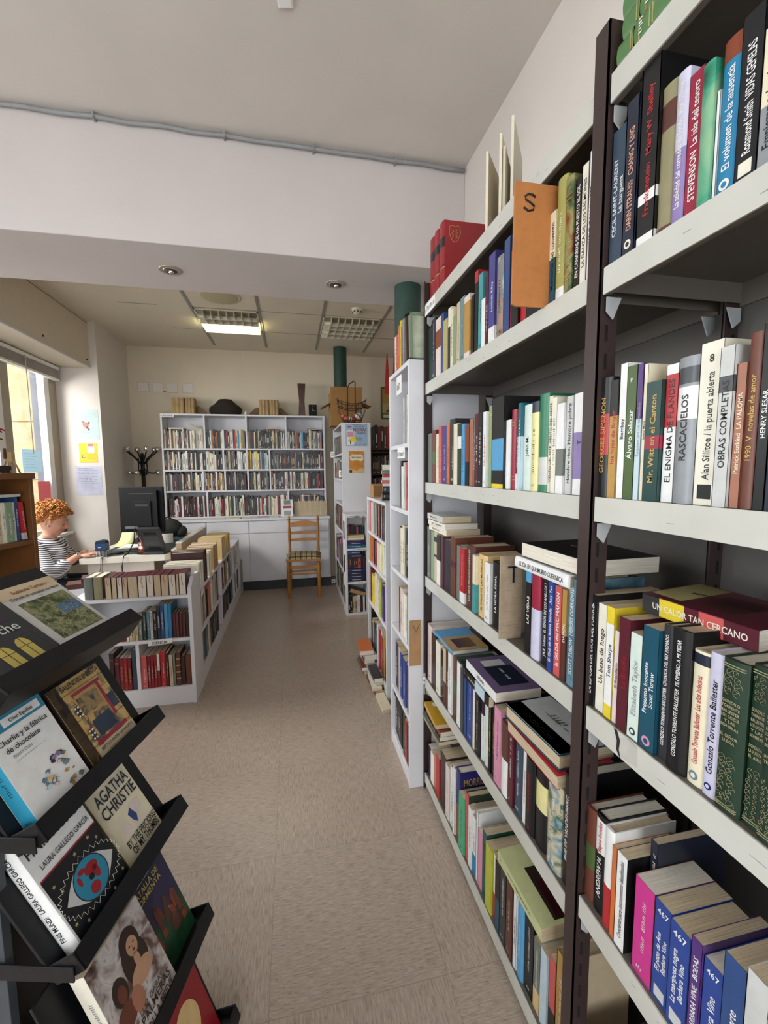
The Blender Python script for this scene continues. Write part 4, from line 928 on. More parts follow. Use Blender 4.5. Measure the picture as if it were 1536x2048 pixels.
# items standing on the narrow bookcase
GT = 'books and pictures on top of the narrow white bookcase'
f = MB(); f.box(.50, .76, 1.80, 2.14, 1.906, 1.914, M_BLACK); tag(f.build('black_tray'), 'thin black board lying on top of the narrow white bookcase', 'board')
for a, t, h, c, tc in ((2.10, .03, .20, 'palepink', 'black'), (2.065, .03, .20, 'coral', 'white'), (2.03, .032, .235, 'orange', 'white'), (1.995, .02, .25, 'yellow', 'black'), (1.97, .012, .21, 'crimson', 'white'), (1.95, .022, .24, 'grey', 'white')):
    make_book(rt(.505, a, 1.9145), t, .16, h*.84, c, '*', tc, {}, f'{words_of(c)} book standing on top of the narrow white bookcase before the green column', GT)
for k, (y, h) in enumerate(((1.90, .215), (1.845, .205))):
    r = empty('picture_frame', T(.51, y, 1.9145) @ Rx(radians(-4)), ('dark wooden picture frame holding a pale print, the farther one on the narrow bookcase', 'pale green framed picture on the narrow bookcase, nearest the metal shelving')[k], 'picture frame', 'framed pictures on the narrow bookcase')
    f = MB(); mw = mat('frame_wood', '#4a2f22', .5) if k == 0 else mat('frame_green', '#7f8f76', .5)
    for bx in ((0, .22, 0, .012), (0, .22, h-.012, h), (0, .012, 0, h), (.208, .22, 0, h)): f.box(bx[0], bx[1], -.01, .01, bx[2], bx[3], mw)
    f.build('frame', r); f = MB(); f.box(.01, .21, -.002, .006, .01, h-.01, mat('print_pale', '#c7cfb6', .3, var=.25, scale=25)); f.build('print', r)

# second white bookcase with paperbacks
rB, chB = carcass('low white bookcase full of paperbacks beyond the narrow white bookcase', .548, .80, 2.54, 3.20, 1.25, [1.0, .775, .47, .08], '-x', group='white bookcases along the aisle')
GB = 'books in the low white bookcase of paperbacks'
for i, (z, cols, hh, n) in enumerate(((1.0, ['coral', 'palepink', 'palegrey', 'greygreen', 'palepink', 'charcoal', 'terracotta', 'black', 'palegrey', 'maroon', 'darkgrey', 'palepink'], (.20, .222), 22), (.775, ['ochre', 'orange', 'palepink', 'plum', 'crimson', 'red', 'cream', 'ivory', 'butter', 'white', 'palegrey', 'emeralddark'], (.17, .20), 20),
        (.47, ['darkred', 'terracotta', 'yellow', 'cream', 'cream', 'ivory', 'cream', 'yellowgreen', 'leaf', 'purple', 'lilac', 'white', 'charcoal'], (.20, .26), 18), (.08, ['black', 'khaki', 'petrol', 'maroon', 'teal', 'white', 'red', 'palegrey', 'rust', 'ochre', 'brown', 'palepink'], (.22, .33), 18))):
    rn = random.Random(20+i); L = .60; its = []; a = 0; k = 0
    while a < L-.02:
        t = L/n*rn.uniform(.8, 1.25); its.append((a, min(a+t, L), round(rn.uniform(*hh), 3), cols[k*len(cols)//n % len(cols)], '*' if k % 2 else '', 'white' if k % 3 else 'black')); a += t; k += 1
    row_of_books(its, lambda a, b, ins, z=z: (.556+ins, 3.175-a, z+.0003), (0, -1, 0), .14, f'{ORD[i]} row of low paperback bookcase', GB, .012, 'from far end', stuff=True)
GP = 'books piled on the floor before the low white bookcase'
for k, (y, z, L, wd, t, c, dx, rz) in enumerate(((3.14, .0, .24, .16, .03, 'greygreen', -.10, .05), (3.13, .031, .23, .15, .025, 'rust', -.09, -.04), (3.12, .057, .22, .15, .022, 'palegrey', -.085, .1), (3.12, .080, .21, .14, .03, 'charcoal', -.08, 0), (3.11, .112, .22, .15, .035, 'palegrey', -.09, .06), (3.12, .149, .22, .15, .03, 'orange', -.10, -.05),
        (2.86, .0, .24, .17, .026, 'rust', -.075, .06), (2.85, .027, .23, .15, .022, 'ivory', -.07, -.03), (2.86, .050, .22, .15, .02, 'palegrey', -.07, .08), (2.85, .071, .21, .14, .028, 'charcoal', -.065, .02), (2.60, 0, .2, .15, .022, 'cream', -.062, .04))):
    lying(rt(.548+dx, y, z+.0005) @ Rz(rz) , L, min(wd, -dx-.006), t, c, '', 'white', f'{words_of(c)} book lying flat, {ORD[k if k < 6 else k-6]} from the floor in the {("farther", "middle", "nearer")[(k > 5)+(k > 9)]} pile', GP)
# stack and box on the low bookcase
GS = 'books stacked on top of the low white bookcase'
for k, (z, L, t, c, tc, hb) in enumerate(((1.251, .20, .045, 'inkblack', 'palegrey', 1), (1.297, .19, .045, 'charcoal', 'white', 1), (1.343, .18, .018, 'palepink', 'maroon', 0), (1.362, .18, .018, 'coral', 'white', 0), (1.381, .17, .018, 'palepink', 'black', 0), (1.400, .17, .02, 'red', 'white', 0), (1.421, .17, .022, 'greygreen', 'white', 0), (1.444, .19, .036, 'ivory', 'black', 1))):
    lying(frame((.57+.004*(k % 3), 2.74, z), (.985, -.17, 0)), L, .14, t, c, '*', tc, f'{words_of(c)} book, {ORD[k]} from the bottom of the stack on the low bookcase', GS, {'r': hb})
f = MB(); f.box(.57, .66, 3.05, 3.18, 1.251, 1.345, M_CARD); f.box(.575, .655, 3.048, 3.05, 1.26, 1.335, mat('box_side', '#8a6238', .8)); tag(f.build('cardboard_tray'), 'small brown cardboard box on the far end of the low bookcase', 'box')
for k, (x, z0) in enumerate(((1.222, 2.405), (1.318, 2.405))):
    f = MB(); f.prism([(-.038, 0), (.038, .012), (.006, .50), (0, .51), (-.006, .50)], -.004, .004, mat('red_felt', '#b5332e', .85, bump=.4), FACE)
    f.tube([(0, 0, .505), (0, 0, 2.948-z0)], .0012, M_PAPER, 5)
    o = f.build('felt_pennant'); o.location = (x, 5.5, z0); tag(o, ('narrow pointed red felt pennant hanging before the ochre poster in the far corner', 'narrow pointed red felt pennant hanging right beside the one before the ochre poster')[k], 'pennant', 'red felt pennants')
# third white bookcase with posters, facing the aisle
rC, chC = carcass('tall white bookcase with a blue poster and an orange notice on its end', .502, .802, 4.41, 5.30, 1.925, [1.62, 1.355, 1.09, .80, .40, .06], '-x', group='white bookcases along the aisle')
for z, cols, a, b, hh in ((1.62, MIX, .02, .8, (.17, .21)), (1.355, MIX, .0, .8, (.17, .21)), (.80, ['darkbrown', 'charcoal', 'greygreen', 'terracotta', 'brown', 'maroon'], .0, .85, (.2, .27)), (.40, ['deepgreen', 'black', 'palegrey', 'magenta', 'charcoal'], .0, .85, (.22, .3)), (.06, ['khaki', 'black', 'cream', 'deepgreen', 'palegrey', 'brown'], .0, .85, (.2, .28))):
    stuff_run((.51, 5.27, z), (0, -1, 0), b, hh[0], hh[1], .15, cols)
def sheet(name, M, w_, h_, m, lab, cat='poster', group=None, art=None, th=.0012):
    mb = MB(); mb.box(0, w_, -th, 0, 0, h_, m)
    if art: art(mb, w_, h_, T(0, -th-.0004, 0) @ FACE)
    o = mb.build(name); o.matrix_world = M; tag(o, lab, cat, group); return o
def art_norai(mb, w_, h_, M):
    def R_(a, b, c, d, k, z=0): mb.box(a*w_, b*w_, c*h_, d*h_, z, z+.0003, pm(k), M)
    R_(.05, .40, .05, .70, 'white'); R_(.08, .37, .42, .66, 'pink', .0004)
    mb.add([(.1*w_, .2*h_, .0009), (.12*w_, .3*h_, .0009), (.42*w_, .48*h_, .0009), (.52*w_, .2*h_, .0009)], [(0, 3, 2, 1)], pm('yellow'), M)
    R_(.20, .24, .08, .25, 'black', .0011); R_(.45, .75, .35, .39, 'leaf'); R_(.45, .75, .27, .31, 'leaf')
    for x, k in ((.13, 'steelblue'), (.22, 'coral')): mb.lathe([(.045*w_, 0), (.045*w_, .0005)], (x*w_, .87*h_, .0002 if k[0] == 's' else .0008), pm(k), 14, M)
    for t_, x, y, s, wd, k in (('www.asociacionnorai.org', .5, .95, .028, .75, 'navy'), ('ASOCIACION', .62, .86, .05, .5, 'maroon'), ('NORAI', .64, .67, .14, .58, 'redvol'), ('ELKARTEA', .72, .56, .06, .45, 'maroon'), ('NORAI', .42, .05, .04, .12, 'purple')):
        mb.text(t_, pm(k), M @ T(x*w_, y*h_, .0016), height=s*h_, width=wd*w_)
    scribble(mb, pm('navy'), M @ T(.62*w_, .13*h_, .001), .3*w_, .03*h_, random.Random(1)); scribble(mb, pm('navy'), M @ T(.62*w_, .06*h_, .001), .3*w_, .03*h_, random.Random(2))
def art_imp(mb, w_, h_, M):
    def R_(a, b, c, d, k, z=0): mb.box(a*w_, b*w_, c*h_, d*h_, z, z+.0003, pm(k), M)
    pts = [(.08, .62), (.2, .56), (.5, .60), (.8, .54), (.95, .62), (.92, .8), (.78, .86), (.5, .84), (.2, .86), (.05, .74)]
    mb.prism([(x*w_, y*h_) for x, y in pts], 0, .0004, pm('cream'), M)
    mb.prism([(x*w_, y*h_) for x, y in [(0, 0), (1, 0), (1, .2), (.75, .22), (.5, .1), (.25, .18), (0, .2)]], 0, .0004, pm('sand'), M)
    R_(.02, .2, .02, .15, 'charcoal', .0005)
    mb.text('IMPORTANTE', pm('black'), M @ T(.5*w_, .69*h_, .0012), height=.05*h_, width=.66*w_)
    for k, y in enumerate((.93, .90, .5, .46, .42, .38, .33, .28)): scribble(mb, pm('darkbrown'), M @ T((.3 if k < 6 else .08)*w_, y*h_, .001), (.4 if k < 6 else .8)*w_, .018*h_, random.Random(k))
yC = 4.4085
sheet('poster', frame((.545, yC, 1.69), (1, 0, 0)), .222, .222, mat('poster_blue', '#9db6cf', .3), 'pale blue poster headed NORAI with a yellow megaphone on the bookcase end', 'poster', None, art_norai)
sheet('notice', frame((.575, yC, 1.415), (1, 0, 0)), .155, .225, mat('poster_orange', '#d08a2c', .4), 'orange notice reading IMPORTANTE on the white bookcase end', 'notice', None, art_imp)
# white crate shelves in front of it
rD, chD = carcass('waist-high white crate shelves full of stacked books against the poster bookcase', .497, .725, 4.18, 4.405, 1.02, [.677, .34, .02], '-y', plinth=0)
for x, z, w_ in ((.512, .985, .075), (.64, .985, .075), (.60, .655, .11), (.58, .318, .11)):
    f = MB(); f.box(x, x+w_, 4.177, 4.18, z, z+.025, M_PAPER); scribble(f, M_INK, frame((x+.006, 4.1765, z+.006), (1, 0, 0)) @ FACE, w_*.8, .012, random.Random(int(x*99))); chD(f, 'paper_label', 0)
f = MB()
for z in (.10, .42, .76): f.box(.4962, .497, 4.24, 4.34, z, z+.18, M_SLOT)
chD(f, 'hand_holes', 0)
stuff_run((.52, 4.27, .685), (1, 0, 0), .185, .19, .21, .12, ['black', 'inkblack', 'coral', 'charcoal', 'petrol', 'darkred'])
for z, t, c, w_ in ((.680, .03, 'teal', .18), (.711, .03, 'indigo', .17), (.742, .018, 'plum', .16), (.761, .02, 'ivory', .165), (.782, .025, 'sand', .165), (.345, .032, 'navy', .17), (.378, .03, 'indigo', .17), (.409, .03, 'navy', .17), (.44, .03, 'indigo', .17), (.58, .04, 'navy', .15), (.62, .03, 'royal', .12)):
    STUFF.box(.522, .522+w_, 4.19, 4.30 if z > .67 else 4.37, z, z+t, pm(c)); STUFF.box(.56, .65, 4.1895, 4.19, z+t*.4, z+t*.55, pm('palegrey'))
stuff_run((.522, 4.20, .472), (1, 0, 0), .18, .10, .11, .12, ['plum', 'coral', 'lilac', 'charcoal', 'maroon', 'brown'])
stuff_run((.525, 4.20, .022), (1, 0, 0), .17, .16, .19, .12, ['ivory', 'inkblack', 'petrol', 'palepink', 'palepink', 'beige'])
STUFF.box(.0, .17, .0, .12, 0, .045, pm('darkgrey'), T(.53, 4.19, .235) @ Ry(.35) @ Rz(.1)); STUFF.box(.003, .167, -.001, .0, .005, .040, pm('tan'), T(.53, 4.19, .235) @ Ry(.35) @ Rz(.1))
# box and basket on the poster bookcase
r = empty('cardboard_box', (.60, 4.85, 1.926), 'open brown cardboard box with spread flaps on top of the poster bookcase', 'box')
f = MB(); M_BOX = mat('box_cardboard', '#97703e', .85, var=.1)
f.box(-.17, .17, -.12, .12, 0, .36, M_BOX); f.build('body', r)
for sx in (-1, 1):
    f = MB(); f.box(0, .11, -.11, .11, -.002, .002, M_BOX); o = f.build('flap', r); o.matrix_local = T(sx*.17, 0, .245 if sx < 0 else .25) @ (Ry(.35) if sx > 0 else Rz(pi) @ Ry(.5))
f = MB(); f.box(-.17, .17, -.002, .002, 0, .05, M_BOX); o = f.build('flap', r); o.matrix_local = T(0, -.12, .36) @ Rx(.3)
r = empty('wire_basket', (.625, 4.50, 1.926), 'black wrought wire basket with tall handle and trinkets on the poster bookcase', 'basket'); M_WIRE = mat('black_wire', '#1c1412', .5)
f = MB()
def ell(a, b, z, n=20, z2=0): return [(a*cos(2*pi*k/n), b*sin(2*pi*k/n), z+z2*cos(2*pi*k/n)**2) for k in range(n+1)]
for a, b, z, z2 in ((.15, .07, .19, .05), (.14, .065, .14, .03), (.10, .05, .03, 0), (.07, .04, .008, 0)): f.tube(ell(a, b, z, 20, z2), .0035, M_WIRE, 6)
for k in range(16):
    a = 2*pi*k/16; f.tube([(.15*cos(a), .07*sin(a), .19+.05*cos(a)**2), (.14*cos(a), .065*sin(a), .12), (.10*cos(a), .05*sin(a), .03), (.07*cos(a), .04*sin(a), .008)], .002, M_WIRE, 5)
for x in (-.09, -.045, 0, .045, .09): f.tube([(x+.018*cos(q*.7), -.068, .165+.018*sin(q*.7)) for q in range(9)], .002, M_WIRE, 5)
for x, z in ((-.15, .25), (.15, .25), (-.148, .20)): f.sphere((x, 0, z), .006, M_WIRE, 6)
f.build('wire_body', r)
f = MB(); f.tube([(-.042, 0, .008), (-.042, 0, .36), (-.02, 0, .40), (.03, 0, .43), (.036, 0, .42), (.036, 0, .008)], .0055, M_WIRE, 8); f.build('handle', r)
GQ = 'trinkets heaped in the wire basket'
for k, (x, z, rr_, c, c2) in enumerate(((-.06, .05, .028, 'coral', 'orange'), (-.02, .045, .026, 'ivory', 'brown'), (.02, .04, .03, 'crimson', 'rust'), (.065, .075, .038, 'palegrey', 'black'), (.055, .03, .022, 'yellow', 'red'), (-.095, .075, .022, 'orange', 'coral'))):
    f = MB(); f.sphere((0, 0, 0), rr_, pm(c), 12, sc=(1, .8, 1)); f.lathe([(rr_*.99, -.004), (rr_*1.02, 0), (rr_*.99, .004)], (0, 0, 0), pm(c2), 14, Ry(.8+k))
    o = f.build('trinket'); o.location = (.625+x, 4.485, 1.926+z); tag(o, f'small round {words_of(c)} trinket with a {words_of(c2)} band in the wire basket', 'ornament', GQ)
# far right corner: dark brown bookcase and picture
rE, chE = carcass('dark brown bookcase in the far right corner, behind the poster bookcase', 1.0, 1.6, 5.5, 5.84, 1.72, [1.70-.02, 1.40, 1.12, .8, .45, .08], '-y', m=mat('dark_brown_wood', '#3f2216', .5, var=.2))
stuff_run((1.02, 5.51, 1.72), (1, 0, 0), .5, .24, .30, .18, ['black', 'deepgreen', 'greygreen', 'darkred', 'red', 'rust', 'charcoal', 'brown'], .03, .045)
for z in (1.402, 1.122, .802): stuff_run((1.03, 5.52, z), (1, 0, 0), .5, .20, .24, .16, ['charcoal', 'greygreen', 'brown', 'navy', 'slate', 'maroon', 'beige'])
def art_pic(mb, w_, h_, M):
    mb.box(.06*w_, .94*w_, .5*h_, .94*h_, 0, .0004, pm('ochre'), M); mb.box(.06*w_, .94*w_, .18*h_, .5*h_, 0, .0004, pm('khaki'), M)
    mb.prism([(.2*w_, .22*h_), (.8*w_, .22*h_), (.7*w_, .33*h_), (.3*w_, .30*h_)], .0005, .0009, pm('rust'), M); mb.box(.1*w_, .9*w_, .05*h_, .15*h_, 0, .0004, pm('ivory'), M)
sheet('framed_poster', frame((1.21, 5.848, 2.13), (1, 0, 0)), .30, .43, mat('poster_green_border', '#4d5a32', .5), 'ochre poster with dark green border on the far wall above dark shelves', 'poster', None, art_pic, .01)

# ================================================================== FAR COUNTER AND BOOKCASE
r = empty('sideboard', (-.5, 5.6, 0), 'long low white cabinet with drawers and doors under the far bookcase', 'cabinet'); inv = r.matrix_world.inverted()
def chS(mb, nm, b=.0015, p=None):
    o = mb.build(nm, None, b); q = p or r; o.parent = q; o.matrix_parent_inverse = q.matrix_world.inverted() if q is not r else inv; return o
f = MB(); f.box(-1.48, .45, 5.41, 5.84, .10, .85, M_WHITE); chS(f, 'body')
f = MB(); f.box(-1.49, .456, 5.375, 5.845, .85, .878, M_WHITE); chS(f, 'worktop', .003)
M_LOCK = mat('steel_lock', '#9aa0a4', .3, .8)
def part_with(mb, nm, subs):
    o = chS(mb, nm)
    for sm, sn in subs:
        s_ = sm.build(sn, None); s_.parent = o; s_.matrix_parent_inverse = inv
xs = [-1.47, -1.006, -.521, -.045, .44]
for k in range(4):
    a, b = xs[k]+.006, xs[k+1]-.006; c = (a+b)/2
    f = MB(); f.box(a, b, 5.392, 5.41, .70, .842, M_WHITE)
    g = MB(); g.sphere((c, 5.378, .775), .013, M_CHROME, 10); g.tube([(c, 5.378, .775), (c, 5.392, .775)], .004, M_CHROME, 6)
    part_with(f, 'drawer', [(g, 'knob')])
    f = MB(); f.box(a, b, 5.392, 5.41, .105, .690, M_WHITE)
    lx = b-.05 if k % 2 == 1 or k == 3 else a+.05
    g = MB(); g.box(lx-.018, lx+.018, 5.386, 5.392, .395, .435, M_LOCK)
    part_with(f, 'cupboard_door', [(g, 'lock')])
rF, chF = carcass('wide white pigeonhole bookcase full of novels standing on the far cabinet', -1.482, .424, 5.545, 5.80, 2.125, [1.72, 1.468, 1.215, .90], '-y', plinth=0, divs=(
    (-1.003, 1.72, 2.125), (-.524, 1.72, 2.125), (-.055, 1.72, 2.125), (-.80, 1.468, 1.72), (-.53, 1.468, 1.72), (-.261, 1.468, 1.72),
    (-1.042, 1.215, 1.468), (-.79, 1.215, 1.468), (-.523, 1.215, 1.468), (-.258, 1.215, 1.468), (-1.006, .90, 1.215), (-.047, .90, 1.215)))
for o in list(rF.children):
    pass
f = MB(); f.box(-1.48, -1.33, 5.543, 5.545, 2.08, 2.12, M_PAPER); scribble(f, M_INK, frame((-1.47, 5.5425, 2.09), (1, 0, 0)) @ FACE, .12, .018, random.Random(8)); chF(f, 'paper_label', 0)
f = MB(); f.box(-.535, -.513, 5.54, 5.56, 2.125, 2.16, M_WHITE); chF(f, 'centre_post')
BR = ['orange', 'rust', 'ochre', 'cream', 'ivory', 'navy', 'black', 'red', 'sage', 'palegrey', 'darkbrown', 'skyblue', 'charcoal', 'cream', 'black', 'ivory']
DKM = ['black', 'inkblack', 'charcoal', 'darkbrown', 'black', 'inkblack', 'charcoal', 'navy', 'deepgreen', 'darkbrown', 'ivory', 'cream', 'beige', 'greygreen', 'slate', 'maroon']
LT = ['ivory', 'cream', 'white', 'palegrey', 'beige', 'black', 'ivory', 'cream', 'charcoal', 'brown', 'black', 'beige', 'palemint', 'maroon', 'greygreen']
def runs(z, segs, hmin, hmax):
    for a, b, cols in segs: stuff_run((a+.012, 5.56, z), (1, 0, 0), b-a-.024, hmin, hmax, .15, cols, .011, .024)
runs(1.7205, [(-1.47, -1.003, LT), (-1.003, -.524, BR+LT), (-.524, -.055, DKM), (-.055, .405, DKM+BR)], .19, .235)
runs(1.4685, [(-1.47, -.80, DKM+LT), (-.80, -.53, LT), (-.53, -.261, ['palegrey', 'charcoal', 'palemint', 'red', 'yellow', 'teal', 'cream']), (-.261, .405, DKM+['beige', 'brown', 'maroon'])], .175, .225)
runs(1.2155, [(-1.47, -1.042, LT+['maroon', 'plum', 'navy']), (-1.042, -.79, ['ochre', 'ochre', 'black', 'palegrey', 'brown', 'skyblue', 'ivory']), (-.79, -.523, ['tan', 'charcoal', 'darkbrown', 'beige', 'plum', 'black']), (-.523, -.258, DKM+LT), (-.258, .405, DKM+['red', 'cream', 'palepink', 'maroon'])], .185, .225)
runs(.9005, [(-1.45, -1.006, ['darkbrown', 'inkblack', 'brown', 'white', 'charcoal', 'maroon', 'palepink']), (-1.006, -.047, LT+DKM+['purple', 'rust', 'crimson', 'tan']), (-.047, .405, DKM+['terracotta', 'white'])], .20, .25)
# few books lying over the rows
for x, z, w_, c, ry in ((-1.40, 1.945, .17, 'ivory', 0), (-.28, 1.955, .15, 'tan', 0), (.21, 1.955, .18, 'inkblack', .06), (-1.18, 2.0, .15, 'khaki', .5), (.10, 1.125, .15, 'black', 0)):
    STUFF.box(0, w_, 0, .13, 0, .018, pm(c), T(x, 5.57, z) @ Ry(ry)); STUFF.box(.002, w_-.002, -.0005, 0, .004, .014, M_PAGE, T(x, 5.57, z) @ Ry(ry))
# fore-edges of a row of old paperbacks at the right end of the counter
mb = MB()
GO = 'row of old paperbacks turned fore-edge out on the far counter'
for k in range(24):
    x = .02+.0172*k; hh = .183+.004*sin(k*2.); STUFF.box(x, x+.0162, 5.545, 5.66, .8785, .8785+hh, pm(('beige', 'tan', 'sand', 'ivory')[k % 4])); STUFF.box(x+.001, x+.0152, 5.5445, 5.545, .8795, .8775+hh, M_PAGE)
f = MB(); f.box(0, .14, -.02, 0, 0, .21, M_PAPER); f.box(.02, .12, -.0205, -.02, .1, .13, pm('redvol')); f.box(.03, .11, -.0205, -.02, .145, .20, pm('greygreen')); f.box(.03, .11, -.0205, -.02, .01, .07, pm('grey'))
o = f.build('white_booklet'); o.matrix_world = T(-.135, 5.50, .8785) @ Rx(-.12); tag(o, 'white booklet with a red stripe propped upright on the far counter', 'booklet')
for k, (x, y, w_, d_, c, rz) in enumerate(((-1.02, 5.40, .22, .12, 'white', .1), (-.78, 5.41, .16, .10, 'butter', -.1), (-.60, 5.40, .20, .11, 'palegrey', .15), (-.42, 5.40, .14, .10, 'lilac', 0), (-.30, 5.41, .13, .1, 'palemint', -.1))):
    f = MB(); f.box(0, w_, 0, d_, 0, .006+.002*k, pm(c)); f.box(.002, w_-.002, -.0004, 0, .001, .005, M_PAGE)
    o = f.build('magazine'); o.location = (x, y, .8785); o.rotation_euler = (0, 0, rz); tag(o, f'{words_of(c)} magazine lying flat on the far counter, {ORD[k]} from the desk side', 'magazine', 'magazines on the far counter')
# ornaments on the bookcase
M_OLDW = mat('carved_pale_wood', '#a88c60', .7, var=.25, scale=14, bump=.5); M_DKW = mat('carved_brown_wood', '#6b4a2c', .6, var=.2)
def wood_book(x, wl, wr, gap, wings, lab):
    r = empty('carved_wooden_book', (x, 5.66, 2.1255), lab, 'carving', 'carved wooden books on the far bookcase')
    for a, b in ((0, wl), (wl+gap, wl+gap+wr)):
        n = 9; pts = [(a+(b-a)*k/n, -.05-.012*sin(pi*k/n)-.004*((k*7) % 3)) for k in range(n+1)]+[(b, .05), (a, .05)]
        f = MB(); f.prism(pts, 0, .19, M_OLDW); f.build('page_half', r)
    for sx, x0 in wings:
        f = MB(); pts = [(0, 0), (0, .10), (sx*.03, .105), (sx*.07, .07), (sx*.12, .02), (sx*.10, 0)]
        f.prism(pts if sx > 0 else pts[::-1], -.012, .012, M_DKW, T(x0, .02, 0) @ FACE); f.build('wing', r)
wood_book(-1.36, .135, .105, .012, [(1, .255)], 'carved pale wooden book with one brown wing on the far bookcase')
wood_book(-.37, .12, .105, .008, [(-1, -.005), (1, .235)], 'carved pale wooden book with two brown wings on the far bookcase')
f = MB(); f.lathe([(.12, 0), (.175, .02), (.19, .06), (.18, .095), (.13, .13), (.095, .165), (.07, .188), (.03, .194)], (0, 0, 0), mat('black_wicker', '#2a211b', .8, var=.5, scale=140, bump=1), 40)
for k in range(12):
    z = .012+.0145*k; rr_ = [.172, .182, .188, .190, .189, .183, .165, .142, .12, .103, .092, .078][k]; f.tube([(rr_*cos(2*pi*q/32), rr_*sin(2*pi*q/32), z+.003*(q % 2)) for q in range(33)], .0035, mat('black_wicker', ''), 5)
o = f.build('wicker_basket'); o.location = (-.768, 5.68, 2.1255); o.scale = (1, .6, 1.02); tag(o, 'dark woven bun-shaped basket turned over between the carved books', 'basket')
f = MB(); f.prism([(0, 0), (.086, 0), (.078, .19), (.092, .40), (-.004, .40), (.012, .19)], -.03, .03, mat('horn_brown', '#4b2b1c', .35, var=.4, scale=12), FACE)
f.tube([(.04+.012*cos(q*.7), -.0315, .13+.015*sin(q*.7)) for q in range(10)], .002, M_OLDW, 5)
o = f.build('wooden_vase'); o.location = (.106, 5.64, 2.1255); tag(o, 'tall flared dark brown wooden vase at the right of the far bookcase top', 'vase')
r = empty('desk_clock', (.285, 5.64, 2.1255), 'small black square clock beside the tall brown vase', 'clock')
f = MB(); f.box(-.05, .05, -.015, .015, 0, .148, M_BLACK); f.build('body', r)
f = MB(); f.box(-.0, .03, -.0165, -.015, .07, .073, M_PVC, T(0, 0, 0)); f.box(-.002, .001, -.0165, -.015, .07, .10, M_PVC); f.box(-.003, .003, -.0165, -.015, .125, .131, M_PVC); f.build('hands', r)
for k, (x0, x1) in enumerate(((-1.79, -1.665), (-1.63, -1.505), (-1.465, -1.34), (-1.285, -1.165))):
    f = MB(); mm_ = mat('faint_line', '#9c8f7c', .8)
    for a in ((x0, x1, 2.525, 2.527), (x0, x1, 2.412, 2.414), (x0, x0+.002, 2.412, 2.527), (x1-.002, x1, 2.412, 2.527)): f.box(a[0], a[1], 5.846, 5.8495, a[2], a[3], mm_)
    f.box(x0+.002, x1-.002, 5.847, 5.8495, 2.414, 2.525, M_WALL)
    if k == 1: f.box(x1, x1+.03, 5.845, 5.849, 2.418, 2.424, M_INK)
    tag(f.build('blank_wall_plate'), f'blank square plate painted over on the far wall, {ORD[k]} from the corner', 'wall plate', 'blank plates on the far wall')
# floor socket box with letter beside the plinth
f = MB(); f.box(0, .045, -.012, 0, 0, .045, M_PAPER); f.box(.014, .028, -.0125, -.012, .012, .03, pm('slate')); o = f.build('card_marker'); o.location = (.455, 5.36, .035); tag(o, 'little white lettered card at the foot of the far cabinet', 'marker')
for nm, p_, z in (('D', (.47, 5.29), 1.60), ('C', (.49, 4.60), 1.375)):
    f = MB(); f.box(0, .06, -.002, 0, 0, .07, M_PAPER); f.text(nm, M_INK, T(.03, -.0026, .018) @ FACE, height=.035); o = f.build('letter_card'); o.matrix_world = frame((p_[0], p_[1], z), (.7, -.7, 0)); tag(o, f'white card lettered {nm} on the poster bookcase edge', 'marker')

# ================================================================== CHAIR
r = empty('dining_chair', T(.113, 5.06, 0) @ Rz(-.05), 'turned pine ladder-back chair with a plaid cushion before the far cabinet', 'chair')
M_PINE = mat('pine_varnish', '#a9712f', .35, var=.18, scale=14)
def turned(x, y, z0, z1, r0_, n=1):
    f = MB(); pr = []; k = 0; H = z1-z0
    for q in range(25):
        z = H*q/24; rr_ = r0_*(1+.12*sin(q*1.1)) if 2 < q < 22 else r0_*.8; pr.append((rr_, z))
    f.lathe(pr, (x, y, z0), M_PINE, 12); return f
for x in (-.17, .17):
    turned(x, -.15, 0, .44, .019).build('leg', r)
    f = turned(x, .20, 0, .86, .016); f.sphere((x, .20, .872), .017, M_PINE, 10); f.lathe([(.008, .88), (.013, .895), (.003, .915)], (x, .2, 0), M_PINE, 8); f.build('back_post', r)
for z, d in ((.80, .05), (.70, .028), (.615, .026)):
    f = MB(); n = 10; top = [(-.155+.31*k/n, z+d/2+(.022*sin(pi*k/n) if z > .75 else .006*sin(pi*k/n))) for k in range(n+1)]
    f.prism([(-.155, z-d/2), (.155, z-d/2)]+top[::-1], -.008, .008, M_PINE, T(0, .20, 0) @ FACE); f.build('back_slat', r)
for a in ((-.155, .155, -.158, -.142, .27, .288), (-.155, .155, -.158, -.142, .34, .375), (-.155, .155, .195, .211, .22, .24)):
    f = MB(); f.box(*a, M_PINE); f.build('stretcher', r, .004)
for x in (-.17, .17):
    for z in (.2, .3): f = MB(); f.tube([(x, -.14, z), (x, .19, z)], .009, M_PINE, 8); f.build('stretcher', r)
f = MB(); f.prism([(-.195, -.175), (.195, -.175), (.18, .215), (-.18, .215)], .425, .45, M_PINE); f.build('seat', r, .006)
